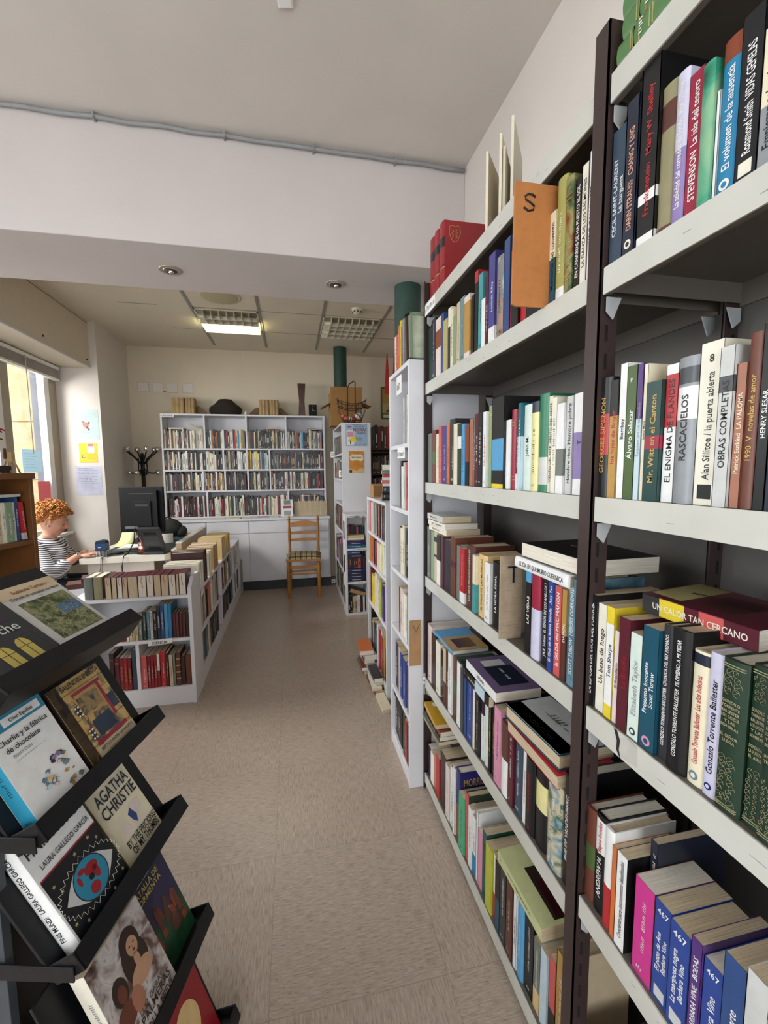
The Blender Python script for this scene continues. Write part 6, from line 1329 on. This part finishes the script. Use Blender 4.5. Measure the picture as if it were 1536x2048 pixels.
sheet('notice', frame((-2.160, 4.992, 1.212), (1, 0, 0)), .24, .298, mat('notice_lilac', '#c6c8dc', .7), 'lined handwritten sheet taped lowest on the white pier', 'notice', 'papers taped to the white pier', art_lines('slate', 10))
def thin_paper(name, hexc):
    m = bpy.data.materials.new(name); m.use_nodes = True; N = m.node_tree.nodes; L = m.node_tree.links; b = N['Principled BSDF']; no = N.new('ShaderNodeTexNoise'); no.inputs['Scale'].default_value = 8
    rp = N.new('ShaderNodeValToRGB'); c = lin(hexc); rp.color_ramp.elements[0].color = tuple(x*.92 for x in c[:3])+(1,); rp.color_ramp.elements[1].color = c; L.new(no.outputs['Fac'], rp.inputs[0])
    tr = N.new('ShaderNodeBsdfTranslucent'); mx = N.new('ShaderNodeMixShader'); mx.inputs[0].default_value = .5
    L.new(rp.outputs[0], b.inputs['Base Color']); L.new(rp.outputs[0], tr.inputs[0]); L.new(b.outputs[0], mx.inputs[1]); L.new(tr.outputs[0], mx.inputs[2]); L.new(mx.outputs[0], N['Material Output'].inputs[0]); return m
sheet('notice', frame((XL-.035, 4.37, 1.45), (0, 1, 0)), .30, .205, thin_paper('notice_blue', '#cfe2ea'), 'light blue notice stuck on the window pane above the red one', 'notice', 'notices on the window', art_lines('blue', 6, .1, .8, .1, .6))
sheet('notice', frame((XL-.035, 4.575, 1.165), (0, 1, 0)), .23, .20, thin_paper('notice_red', '#d98a8e'), 'pinkish red notice stuck low on the window pane behind the woman', 'notice', 'notices on the window', art_lines('palegrey', 6, .1, .85, .1, .75))

# ================================================================== BOOK DISPLAY STAND (FRONT LEFT)
r = empty('display_stand', MS @ T(.8, .8, 0), 'black tiered metal book display stand in the left foreground', 'display stand'); PI_ = T(-.8, -.8, 0)
def chT(mb, nm, b=.001, p=None):
    o = mb.build(nm, None, b); o.parent = p or r; o.matrix_parent_inverse = PI_ if p is None else Matrix.Identity(4); return o
TIER = [(.622, 1.132, 53), (.577, .892, 30), (.533, .662, 31), (.480, .372, 23), (.424, .085, 20)]
S0, S1 = .617, .968
TM = []
for k, (q, z, th) in enumerate(TIER):
    Mt = T(0, q, z-.014) @ Rx(-radians(th)); TM.append(MS @ Mt)
    f = MB(); f.box(S0, S1, -.004, 0, -.020, .016, M_BLACKM, Mt); f.box(S0, S1, 0, .052, -.020, -.0003, M_BLACKM, Mt)
    f.box(S0, S1, .050, .056, -.02, .235 if k else .25, M_BLACKM, Mt)
    f.box(S0, S0+.004, -.004, .05, -.02, .016, M_BLACKM, Mt); f.box(S1-.004, S1, -.004, .05, -.02, .016, M_BLACKM, Mt)
    t_ = chT(f, 'shelf_tray')
    f = MB(); f.box(S0-.003, S0, q+.005, q+.30, z-.05, z-.022, M_BLACKM); chT(f, 'tray_bracket')
f = MB(); f.box(S0+.004, S0+.02, .66, .95, 0, .86, mat('slate_panel', '#3a4046', .5, var=.12)); chT(f, 'side_panel')
f = MB(); f.prism([(.62, 0), (.66, 0), (.95, 1.02), (.83, 1.10), (.78, .93)], S0+.004, S0+.016, M_BLACKM, Matrix(((0, 0, 1, 0), (1, 0, 0, 0), (0, 1, 0, 0), (0, 0, 0, 1)))) ; chT(f, 'upright')
f = MB(); f.prism([(.56, 0), (.66, 0), (.95, 1.02), (.83, 1.10), (.72, .93)], S1-.035, S1-.018, M_BLACKM, Matrix(((0, 0, 1, 0), (1, 0, 0, 0), (0, 1, 0, 0), (0, 0, 0, 1)))); chT(f, 'upright')
f = MB(); f.box(S0+.02, S1-.03, .86, .88, 0, 1.0, M_BLACKM); chT(f, 'back_panel')
f = MB()
for z, q in ((.62, .70), (.40, .665), (.30, .72)): f.box(S0+.0035, S0+.004, q, q+.028, z, z+.02, M_PAPER)
chT(f, 'torn_tape', 0)
f = MB(); f.box(S0, S1, .42, .95, 0, .03, M_BLACKM); chT(f, 'base')
def shown_book(tier, s0, w_, t, h, col, art, label, opt=None, title='', tcol='white', dy=.0, rot=0):
    M = TM[tier] @ T(s0, .049-dy, 0) @ Ry(rot) @ Rz(-pi/2)
    rr = make_book(M, t, w_, h, col, title, tcol, opt or {}, label, 'books shown cover out on the black display stand')
    mb = MB(); A = Matrix(((0, 0, 1, t+.0002), (1, 0, 0, 0), (0, 1, 0, 0), (0, 0, 0, 1)))
    art(mb, w_, h, A); mb.build('cover_print', rr); return rr
def AR(mb, w_, h_, M):
    def R_(a, b, c, d, m, z=0): mb.box(a*w_, b*w_, c*h_, d*h_, z*.0003, z*.0003+.0002, pm(m) if isinstance(m, str) else m, M)
    def X_(t_, x, y, s, wd, c, z=5, a=0): mb.text(t_, pm(c), M @ T(x*w_, y*h_, z*.0003) @ Rz(a), height=s*h_, width=wd*w_)
    return R_, X_
def a_susanna(mb, w_, h_, M):
    R_, X_ = AR(mb, w_, h_, M); R_(.0, 1, .84, 1, 'beige'); R_(.13, .93, .20, .76, paint_mat('meadow_paint', ['#26331c', '#42502a', '#6b7046', '#8f8c70', '#4a5830'], 60), 1)
    R_(.55, .92, .46, .60, paint_mat('lake_paint', ['#2d4a66', '#54738c', '#3c5c7c'], 50), 2)
    rn = random.Random(3)
    for _ in range(150): x, y = rn.uniform(.16, .88), rn.uniform(.22, .55); mb.box(x*w_, x*w_+.0009, y*h_, y*h_+.0009, .0012, .0014, pm('ivory'), M)
    X_('Susanna Tamaro', .52, .895, .045, .72, 'rust'); X_('Donde el corazón te lleve', .52, .815, .04, .84, 'charcoal'); X_('Novela', .55, .775, .012, .1, 'charcoal')
    X_('Seix Barral  Biblioteca Breve', .68, .075, .018, .5, 'black'); R_(.13, .5, .082, .085, 'charcoal', 1)
def a_noche(mb, w_, h_, M):
    R_, X_ = AR(mb, w_, h_, M)
    X_('Quinto', .5, .71, .10, .84, 'palegrey'); R_(.1, .85, .585, .65, 'plum', 1); X_('de  la', .55, .595, .05, .5, 'white'); X_('la noche', .52, .46, .095, .90, 'palegrey')
    for x, y in ((.42, .12), (.68, .14)):
        mb.prism([(x*w_+px*w_, y*h_+py*h_) for px, py in [(-.09, 0), (.09, 0), (.09, .17), (.07, .21), (.03, .235), (-.03, .235), (-.07, .21), (-.09, .17)]], .0003, .0005, pm('yellowdull'), M)
        R_(x-.004, x+.004, y, y+.23, 'charcoal', 3); R_(x-.09, x+.09, y+.14, y+.145, 'charcoal', 3)
    for a in ((.08, .92, .05, .052), (.08, .92, .40, .402), (.08, .085, .05, .40), (.915, .92, .05, .40)): R_(*a, 'darkgrey', 1)
def a_charlie(mb, w_, h_, M):
    R_, X_ = AR(mb, w_, h_, M); R_(0, 1, .86, 1, 'turqblue', 1); R_(.30, .93, .885, .965, 'white', 2); R_(.02, .22, .885, .955, 'white', 2)
    X_('Oier Eguiluz', .6, .905, .035, .52, 'charcoal', 6); X_('A.C.', .12, .9, .03, .12, 'charcoal', 6)
    X_('Charlie y la fábrica', .50, .75, .05, .82, 'black'); X_('de chocolate', .42, .67, .05, .56, 'black'); X_('Roald Dahl', .34, .61, .03, .34, 'grey')
    scribble(mb, pm('grey'), M @ T(.18*w_, .57*h_, .0015), .5*w_, .012*h_, random.Random(1))
    rn = random.Random(12); zz = .0006
    for cx_, cy_, n, cs in ((.72, .36, 13, ('plum', 'leaf', 'palepink', 'lilac', 'greyteal')), (.44, .26, 10, ('sand', 'paleblue', 'palepink', 'steelblue')), (.72, .13, 7, ('tan', 'ochre', 'greygreen'))):
        for _ in range(n):     # loose washes of colour in place of the printed figures
            x, y = (cx_+rn.gauss(0, .07))*w_, (cy_+rn.gauss(0, .055))*h_; r1 = rn.uniform(.003, .008); a0 = rn.uniform(0, 6); zz += .00003
            mb.prism([(x+r1*rn.uniform(.5, 1.1)*cos(a0+q*.9), y+r1*rn.uniform(.4, .9)*sin(a0+q*.9)) for q in range(7)], zz, zz+.0001, pm(rn.choice(cs)), M)
            if rn.random() < .6: mb.tube([(x-r1, y, zz+.0002), (x, y+r1*.8, zz+.0002), (x+r1*1.3, y-r1*.2, zz+.0002)], .00025, pm('charcoal'), 4, M)
def a_bal(mb, w_, h_, M):
    R_, X_ = AR(mb, w_, h_, M); R_(.0, .17, 0, 1, 'darkbrown'); R_(.0, 1, .0, 1, paint_mat('planks_paint', ['#8a6a3a', '#b08e54', '#c4a468', '#3a3a40', '#c0a060'], 16)); 
    for y in (.2, .36, .54, .72, .86): R_(0, 1, y, y+.006, 'darkbrown', 2)
    R_(.36, .74, .25, .45, paint_mat('window_blue', ['#1a2636', '#27374c', '#1c2c40'], 30), 3); R_(.34, .72, .56, .76, paint_mat('window_blue2', ['#26344a', '#9a8050', '#2c3444'], 46), 3); R_(.80, .98, .42, .6, paint_mat('window_blue3', ['#1c2a3e', '#33425a'], 30), 3)
    for a in ((.30, .88, .80, .835), (.78, .83, .34, .82), (.24, .90, .18, .225), (.27, .31, .22, .42)): R_(*a, 'crimson', 4)
    for a in ((.27, .76, .78, .80), (.29, .32, .5, .8), (.74, .77, .5, .8), (.30, .76, .52, .545)): R_(*a, 'tan', 5)
    R_(.18, 1, 0, .17, 'beige', 3)
    X_('BALENDIN ENBEITA', .58, .91, .06, .78, 'black'); X_('BERTSO PAPER LEHIAKETA', .6, .115, .035, .72, 'charcoal')
    scribble(mb, pm('charcoal'), M @ T(.35*w_, .07*h_, .0016), .5*w_, .016*h_, random.Random(4)); scribble(mb, pm('charcoal'), M @ T(.4*w_, .035*h_, .0016), .42*w_, .016*h_, random.Random(5))
    for x, y in ((.2, .62), (.42, .08)):
        pass
    for y in (.56, .26): R_(.22, .30, y, y+.14, 'charcoal', 6); [mb.lathe([(.0022, 0), (.0022, .0005)], (x_*w_, yy*h_, .0021), pm('ivory'), 8, M) for x_ in (.235, .285) for yy in (y+.02, y+.07, y+.12)]
def a_finis(mb, w_, h_, M):
    R_, X_ = AR(mb, w_, h_, M); R_(.06, 1, .0, .60, 'inkblack', 1); R_(.06, 1, .60, .615, 'redvol', 2); R_(0, 1, 0, .02, 'white', 3)
    X_('FiNiS MUNDi', .52, .80, .085, .88, 'black'); X_('LAURA GALLEGO GARCÍA', .55, .67, .045, .8, 'charcoal')
    cx_, cy_ = .56*w_, .30*h_; n = 26
    up = [(cx_-.42*w_+.84*w_*k/n, cy_+.17*h_*sin(pi*k/n)) for k in range(n+1)]; lo = [(cx_+.42*w_-.84*w_*k/n, cy_-.17*h_*sin(pi*k/n)) for k in range(n+1)]
    out = []
    for k, (x, y) in enumerate(up+lo):
        e = 1.0 if k % 2 else 1.0
        out.append((cx_+(x-cx_)*1.06, cy_+(y-cy_)*1.10))
    mb.prism(out[:-1], .0006, .0008, pm('black'), M); mb.prism([(x, y) for x, y in (up+lo[1:-1])], .0009, .0011, pm('palegrey'), M)
    zz = []
    for k in range(64):
        a = 2*pi*k/64; e = 1.15 if k % 2 else 1.42; zz.append((cx_+.42*w_*cos(a)*min(e, 1.25), cy_+.15*h_*sin(a)*e, .0014))
    mb.tube(zz+[zz[0]], .0006, pm('ivory'), 4, M)
    for r_, c, z in ((.175, 'navy', .0012), (.165, 'turqblue', .0014)): mb.lathe([(r_*h_, 0), (r_*h_, .0002)], (cx_, cy_, z), pm(c), 30, M)
    for x, y, r_, sq in ((.04, .06, .06, (1.2, .8)), (.07, .0, .045, (.7, 1.3)), (-.02, -.09, .05, (1, 1)), (-.06, .1, .03, (1.2, .8)), (-.12, .05, .03, (.6, 1.4))): mb.lathe([(r_*h_, 0), (r_*h_, .0002)], (cx_+x*w_*1.3, cy_+y*h_*1.0, .0017), pm('redvol'), 12, M, sq=sq)
    mb.lathe([(.026*h_, 0), (.026*h_, .0002)], (cx_, cy_, .002), pm('black'), 16, M)
    for x, y in ((.15, .5), (.2, .42), (.12, .15), (.25, .08), (.9, .5), (.95, .1), (.55, .55), (.8, .56), (.72, .05)):
        pts = [(x*w_+(.004 if k % 2 == 0 else .0016)*cos(pi/2+k*pi/5), y*h_+(.004 if k % 2 == 0 else .0016)*sin(pi/2+k*pi/5)) for k in range(10)]; mb.prism(pts, .0006, .0008, pm('khaki'), M)
def a_agatha(mb, w_, h_, M):
    R_, X_ = AR(mb, w_, h_, M); X_('AGATHA', .52, .76, .14, .82, 'navy'); X_('CHRISTIE', .52, .585, .14, .86, 'navy')
    mb.prism([(x*w_, y*h_) for x, y in [(.5, .42), (.62, .52), (.85, .5), (.8, .38), (.68, .34), (.66, .25), (.52, .27)]], .0003, .0005, pm('palepink'), M); mb.prism([(x*w_, y*h_) for x, y in [(.5, .44), (.6, .48), (.66, .36), (.6, .28), (.54, .34)]], .0006, .0008, pm('blue'), M)
    mb.lathe([(.09*w_, 0), (.09*w_, .0002)], (.35*w_, .32*h_, .0004), pm('palepink'), 12, M)
    X_('BY THE PRICKING', .57, .14, .085, .8, 'black'); X_('OF MY THUMBS', .57, .045, .085, .74, 'black')
def a_bat(mb, w_, h_, M):
    R_, X_ = AR(mb, w_, h_, M); R_(0, 1, .0, .45, paint_mat('battle_green', ['#12281c', '#1f4a2e', '#2b3c22'], 25)); R_(0, 1, .45, 1, paint_mat('battle_sky', ['#1c1c34', '#2c2a4a', '#3a3452'], 12))
    rn = random.Random(5)
    for k in range(26):
        x, y = rn.uniform(.25, .9), rn.uniform(.28, .6); mb.prism([((x-.05)*w_, (y-.12)*h_), ((x+.05)*w_, (y-.12)*h_), ((x+.04)*w_, y*h_), (x*w_, (y+.03)*h_), ((x-.04)*w_, y*h_)], .0006+.00002*k, .0008+.00002*k, pm(rn.choice(['brown', 'rust', 'darkbrown', 'leather', 'maroon', 'tan'])), M)
    X_('CARA J. STEVENS', .5, .92, .02, .4, 'palegrey'); X_('BATALLA DE', .5, .83, .055, .6, 'yellowdull'); X_('TORMENTA', .5, .75, .055, .6, 'yellowdull'); 
def a_luz(mb, w_, h_, M):
    R_, X_ = AR(mb, w_, h_, M); R_(0, 1, 0, 1, paint_mat('snow_paint', ['#2c1c1a', '#6b5248', '#a39a98', '#c4bcb8', '#53443f'], 22))
    el2 = lambda x, y, a, b_, c, z, n=18: mb.prism([(x*w_+a*w_*cos(2*pi*q/n), y*h_+b_*h_*sin(2*pi*q/n)) for q in range(n)], z, z+.0001, pm(c), M)
    el2(.62, .76, .17, .15, 'darkbrown', .0006); el2(.50, .62, .10, .16, 'darkbrown', .0007); el2(.72, .60, .10, .14, 'darkbrown', .0007)
    el2(.64, .73, .095, .085, 'skin2', .0009); el2(.63, .60, .05, .07, 'skin2', .0009); el2(.62, .48, .20, .09, 'skin2', .0008)
    for x in (.60, .68): el2(x, .745, .018, .007, 'darkbrown', .0011)
    el2(.645, .69, .025, .008, 'maroon', .0011); el2(.64, .715, .008, .02, 'terracotta', .0011)
    el2(.26, .58, .12, .12, 'darkbrown', .0007); el2(.27, .55, .07, .075, 'leather', .0009); el2(.22, .38, .16, .10, 'leather', .0008); el2(.42, .36, .10, .12, 'terracotta', .0009)
    X_('LUZ GABÁS', .58, .23, .045, .5, 'darkgrey'); X_('PALMERAS', .62, .15, .07, .62, 'darkbrown'); X_('EN LA NIEVE', .62, .06, .07, .6, 'darkbrown')
def a_red(mb, w_, h_, M):
    mb.lathe([(.3*w_, 0), (.3*w_, .0003)], (.45*w_, .5*h_, .0003), pm('sand'), 24, M, sq=(1, 1.2))
shown_book(0, .795, .143, .020, .200, 'palegrey', a_susanna, 'pale book with a flowery meadow picture, topmost tier of the display stand')
shown_book(0, .640, .150, .024, .215, 'charcoal', a_noche, 'dark grey book with two yellow arched windows, topmost tier of the display stand', {'r': 1})
shown_book(1, .640, .120, .030, .190, 'white', a_charlie, 'white children\'s book with bright blue spine on the display stand', {'b': [(0, 1, 'turqblue')], 'side': 'white'}, '*', 'petrol')
shown_book(1, .772, .136, .030, .180, 'beige', a_bal, 'plank patterned book with crimson lines on the second tier of the display stand', {'b': [(0, 1, 'darkbrown')], 'side': 'beige'}, '*', 'tan')
shown_book(2, .642, .140, .032, .215, 'white', a_finis, 'white and black book with a big globe eye on the display stand', {'r': 1}, 'FiNiS MUNDi   LAURA GALLEGO GARCÍA', 'charcoal')
shown_book(2, .800, .120, .018, .178, 'cream', a_agatha, 'cream paperback with tall dark blue letters on the third tier', {'b': [(0, 1, 'olive')], 'side': 'cream'})
shown_book(3, .798, .150, .018, .215, 'indigo', a_bat, 'blue and green fantasy battle book on the fourth tier of the stand', {}, '', 'white')
shown_book(3, .665, .150, .030, .215, 'ivory', a_luz, 'thick book showing a dark haired woman among snow, fourth tier of the stand', {}, '*', 'grey', dy=.018)
shown_book(4, .80, .145, .015, .22, 'redvol', a_red, 'red book with a round cream picture on the lowest tier of the stand')

# ================================================================== THE WOMAN AT THE DESK
def remesh(o, vox, smooth=6):
    m = o.modifiers.new('one_skin', 'REMESH'); m.mode = 'VOXEL'; m.voxel_size = vox; m.use_smooth_shade = True
    s_ = o.modifiers.new('soften', 'SMOOTH'); s_.factor = .5; s_.iterations = smooth
    return o
M_SKIN = mat('skin', '#d09a80', .5, var=.08, scale=25)
PX, PY = -1.93, 3.95
wom = MB()
def limb(mb, pts, rs, m, n=14):
    # densify along a smooth path
    P = [Vector(p) for p in pts]; q = []; rr = []
    for i in range(len(P)-1):
        for k in range(6):
            t = k/6; q.append(P[i].lerp(P[i+1], t)); rr.append(rs[i]*(1-t)+rs[i+1]*t)
    q.append(P[-1]); rr.append(rs[-1]); mb.tube(q, rr, m, n)
    for p, r_ in zip(P, rs): mb.sphere(p, r_*.99, m, n)
def head_mesh(mb, M, m):
    n1, n2 = 56, 40; vs = []; fs = []
    def g(a, b, az, el, ca, ce, sa, se): return math.exp(-((az-ca)/sa)**2-((el-ce)/se)**2)
    for i in range(n2+1):
        el = -pi/2+pi*i/n2
        for k in range(n1):
            az = -pi+2*pi*k/n1; x, y, z = cos(el)*cos(az), cos(el)*sin(az), sin(el)
            e = math.degrees(el); a = math.degrees(az)
            R = Vector((x*.094, y*.073, z*.112))
            if z < 0 and x < .2: R.x *= 1-.25*(-z); 
            if z < -.2: R.y *= 1-.28*min(1, (-z-.2)/.8)
            d = .027*math.exp(-(a/9)**2-((e+12)/8)**2)+.015*math.exp(-(a/7)**2-((e+2)/12)**2)      # nose
            d += .006*math.exp(-((abs(a)-18)/16)**2-((e-16)/8)**2)                                  # brow
            d -= .010*math.exp(-((abs(a)-24)/10)**2-((e-4)/8)**2)                                   # eye socket
            d += .008*math.exp(-((abs(a)-38)/18)**2-((e+14)/14)**2)                                 # cheek
            d += .010*math.exp(-(a/16)**2-((e+33)/4.5)**2)+.009*math.exp(-(a/15)**2-((e+41)/4)**2)-.004*math.exp(-(a/18)**2-((e+37)/2)**2)
            d += .020*math.exp(-(a/24)**2-((e+56)/10)**2)                                           # chin
            R += Vector((x, y, z))*d; vs.append(tuple(R))
    for i in range(n2):
        for k in range(n1): fs.append((i*n1+k, i*n1+(k+1) % n1, (i+1)*n1+(k+1) % n1, (i+1)*n1+k))
    mb.add(vs, fs, m, M, True)
    for sy_ in (-1, 1):
        ear = [(-.008+.022*cos(q*.62)*.8, sy_*.079, -.006+.032*sin(q*.62)) for q in range(10)]; mb.tube(ear, .0055, m, 8, M); mb.sphere((-.008, sy_*.070, -.006), .016, m, 10, M, sc=(.9, .5, 1.5))
HM = T(PX+.035, PY, 1.055) @ Rz(radians(6)) @ Ry(radians(16))
head_mesh(wom, HM, M_SKIN)
limb(wom, [(PX-.03, PY, .86), (PX+.0, PY, .93), (PX+.01, PY, 1.0)], [.062, .052, .050], M_SKIN)
for z, rx, ry, dx in ((.50, .13, .17, -.05), (.60, .12, .155, -.04), (.70, .12, .155, -.02), (.78, .125, .165, -.01), (.84, .10, .165, -.015), (.885, .065, .11, -.02)): wom.sphere((PX+dx, PY, z), .10, M_SKIN, 16, sc=(rx/.10, ry/.10, .8))
def hand(mb, w_, ang, m, side):
    Mh = T(*w_) @ Rz(ang)
    mb.sphere((.045, 0, 0), .04, m, 12, Mh, sc=(1.1, .9, .36))
    for k, (y, l) in enumerate(((-.030, .058), (-.010, .07), (.010, .074), (.029, .064))):
        yy = y*side; mb.tube([(.055, yy*.85, .002), (.078+.2*l, yy, .010), (.078+.62*l, yy*1.02, .006), (.078+l, yy*1.02, -.006)], [.0095, .009, .008, .0068], m, 8, Mh); mb.sphere((.078+l, yy*1.02, -.006), .007, m, 8, Mh)
    mb.tube([(.022, -.028*side, 0), (.048, -.05*side, .002), (.075, -.056*side, -.003)], [.0115, .010, .008], m, 8, Mh); mb.sphere((.075, -.056*side, -.003), .008, m, 8, Mh)
A1 = [(PX-.02, PY-.155, .845), (PX+.07, PY-.20, .70), (PX+.11, PY-.18, .68), (PX+.215, PY-.045, .772)]
A2 = [(PX-.02, PY+.155, .845), (PX+.06, PY+.21, .70), (PX+.21, PY+.10, .775)]
limb(wom, A1, [.05, .042, .040, .024], M_SKIN); limb(wom, A2, [.05, .042, .024], M_SKIN)
hand(wom, (PX+.22, PY-.04, .772), .35, M_SKIN, 1); hand(wom, (PX+.215, PY+.10, .772), .1, M_SKIN, -1)
for sy_ in (-1, 1):
    limb(wom, [(PX-.05, PY+.02+sy_*.09, .50), (PX+.36, PY+.11+sy_*.09, .50), (PX+.34, PY+.11+sy_*.09, .28), (PX+.32, PY+.11+sy_*.09, .07)], [.085, .062, .052, .038], M_SKIN); wom.sphere((PX+.38, PY+.11+sy_*.09, .04), .05, M_SKIN, 12, sc=(2.0, .8, .7))
body = remesh(wom.build('person'), .0055, 3)
tag(body, 'woman with short curly ginger hair in a striped top, seated looking down at the desk', 'person')
def kid(mb, nm, par=body): o = mb.build(nm, par); return o
ms = bpy.data.materials.new('striped_jersey'); ms.use_nodes = True; nt = ms.node_tree; N = nt.nodes; L = nt.links; b = N['Principled BSDF']; b.inputs['Roughness'].default_value = .85
tc = N.new('ShaderNodeTexCoord'); mp = N.new('ShaderNodeMapping'); mp.inputs['Rotation'].default_value = (0, -.22, 0); L.new(tc.outputs['Object'], mp.inputs[0]); wv = N.new('ShaderNodeTexWave'); wv.bands_direction = 'Z'; wv.inputs['Scale'].default_value = 24; wv.inputs['Distortion'].default_value = 1.2; wv.inputs['Detail'].default_value = 0; wv.inputs['Detail Scale'].default_value = .25
L.new(mp.outputs[0], wv.inputs['Vector']); rp = N.new('ShaderNodeValToRGB'); rp.color_ramp.interpolation = 'CONSTANT'; rp.color_ramp.elements[0].color = lin('#1d2130'); rp.color_ramp.elements[1].position = .42; rp.color_ramp.elements[1].color = lin('#dedde0'); L.new(wv.outputs['Fac'], rp.inputs[0]); L.new(rp.outputs[0], b.inputs['Base Color'])
sh = MB()
for z, rx, ry, dx in ((.50, .14, .18, -.05), (.56, .14, .178, -.045), (.63, .135, .17, -.035), (.70, .138, .17, -.02), (.77, .142, .178, .0), (.82, .128, .18, -.005), (.86, .098, .175, -.015), (.892, .066, .115, -.02)): sh.sphere((PX+dx, PY, z), .10, ms, 18, sc=(rx/.10, ry/.10, .62))
sh.sphere((PX+.075, PY-.06, .765), .075, ms, 16, sc=(1, 1, .95)); sh.sphere((PX+.075, PY+.06, .765), .075, ms, 16, sc=(1, 1, .95))
limb(sh, [A1[0], A1[1], A1[2], tuple(Vector(A1[2]).lerp(Vector(A1[3]), .35))], [.066, .057, .054, .050], ms); limb(sh, [A2[0], A2[1], tuple(Vector(A2[1]).lerp(Vector(A2[2]), .45))], [.066, .056, .048], ms)
remesh(kid(sh, 'striped_top'), .007, 4)
tr = MB(); mt = mat('dark_trousers', '#1f2430', .85)
tr.sphere((PX-.05, PY, .49), .10, mt, 16, sc=(1.5, 1.85, .75))
for sy_ in (-1, 1): limb(tr, [(PX-.05, PY+.02+sy_*.09, .50), (PX+.36, PY+.11+sy_*.09, .50), (PX+.34, PY+.11+sy_*.09, .28), (PX+.32, PY+.11+sy_*.09, .10)], [.10, .074, .066, .055], mt)
remesh(kid(tr, 'trousers'), .010, 3)
sc_ = MB()
for sy_ in (-1, 1): sc_.sphere((PX+.385, PY+.11+sy_*.09, .042), .055, M_BLACK, 12, sc=(2.0, .85, .76))
kid(sc_, 'shoes')
hr = MB(); M_HAIR = mat('curly_ginger_hair', '#b8722f', .5, var=.45, scale=70); M_HAIR2 = mat('curly_ginger_hair_light', '#d39a55', .5, var=.3, scale=70); rh = random.Random(21)
n1, n2 = 28, 16
hr.sphere((-.026, 0, .046), .10, M_HAIR, 20, HM, sc=(1.02, .86, .92))
for k in range(620):
    az = rh.uniform(-pi, pi); el = math.asin(rh.uniform(-.62, 1)); x, y, z = cos(el)*cos(az), cos(el)*sin(az), sin(el)
    if x > .35 and z < .36: continue
    if z < -.35 and x > -.15: continue
    if z < -.02 and x > -.32: continue
    R = rh.uniform(.96, 1.18); c0 = Vector((-.022+x*.125*R, y*.112*R, .040+z*.118*R)); nrm = Vector((x, y, z)).normalized()
    t1 = nrm.orthogonal().normalized(); t1 = Matrix.Rotation(rh.uniform(0, 6.28), 3, nrm) @ t1; t2 = nrm.cross(t1); rr_ = rh.uniform(.007, .0125); L_h = rh.uniform(.012, .03); turns = rh.uniform(1.2, 2.2)
    pts = []
    for q in range(12):
        u = q/11; a = 2*pi*turns*u; pts.append(c0+t1*(rr_*cos(a))+nrm*(rr_*sin(a)*.9-.004)+t2*(L_h*(u-.5)))
    hr.tube(pts, [.0022]+[.0032]*10+[.0012], M_HAIR if rh.random() < .6 else M_HAIR2, 5, HM)
kid(hr, 'hair')
ey = MB()
for sy_ in (-1, 1):
    ey.sphere((.0765, sy_*.030, .002), .0105, mat('eye_white', '#d8cfc6', .2), 12, HM); ey.sphere((.0840, sy_*.031, -.003), .0045, mat('iris', '#3c2c1e', .2), 10, HM)
kid(ey, 'eyes')
el_ = MB()
for sy_ in (-1, 1):
    el_.sphere((.0768, sy_*.030, .0055), .0120, M_SKIN, 14, HM, sc=(1, 1.1, .85)); el_.tube([(.084, sy_*.020, .000), (.0885, sy_*.030, -.0015), (.082, sy_*.041, .000)], .0011, mat('lashes', '#2c1c14'), 5, HM)
kid(el_, 'eyelids')
bw = MB()
for sy_ in (-1, 1): bw.tube([(.094, sy_*.014, .028), (.094, sy_*.028, .034), (.083, sy_*.046, .030)], .0028, M_HAIR, 6, HM)
kid(bw, 'eyebrows')
lp = MB(); lp.tube([(.081, -.020, -.058), (.093, -.008, -.055), (.095, 0, -.057), (.093, .008, -.055), (.081, .020, -.058)], .0042, mat('lips', '#a8584c', .4), 6, HM); kid(lp, 'lips')
wt = MB(); p_ = Vector(A1[3]); wt.tube([tuple(p_+Vector((.0, .026*cos(q*.63), .026*sin(q*.63)))) for q in range(11)], .004, M_CHROME, 6); kid(wt, 'bracelet')
# her chair
r = empty('office_chair', (PX-.05, PY, 0), 'black office chair the woman sits on, mostly hidden by the brown bookcase', 'chair')
f = MB(); f.box(-.19, .21, -.2, .2, .375, .42, M_BLACK); f.build('seat', r, .02)
f = MB(); f.box(-.23, -.20, -.17, .17, .50, .82, M_BLACK); f.box(-.225, -.205, -.03, .03, .40, .52, M_BLACK); f.build('backrest', r, .012)
f = MB(); f.tube([(0, 0, .08), (0, 0, .38)], .025, M_BLACK, 12)
for a in range(5): f.tube([(0, 0, .09), (.24*cos(a*1.257), .24*sin(a*1.257), .06)], .015, M_BLACK, 8)
f.build('pedestal', r)
for a in range(5): f = MB(); f.lathe([(.024, -.01), (.027, 0), (.024, .01)], (0, 0, 0), M_BLACK, 12, T(.24*cos(a*1.257), .24*sin(a*1.257), .028) @ Rx(pi/2)); f.build('castor', r)

# the rest of the books, too many and too small to single out
tag(STUFF.build('distant_books'), 'mixed novels filling the far white bookcases, crate shelves and dark corner shelves', 'books', None, 'stuff')
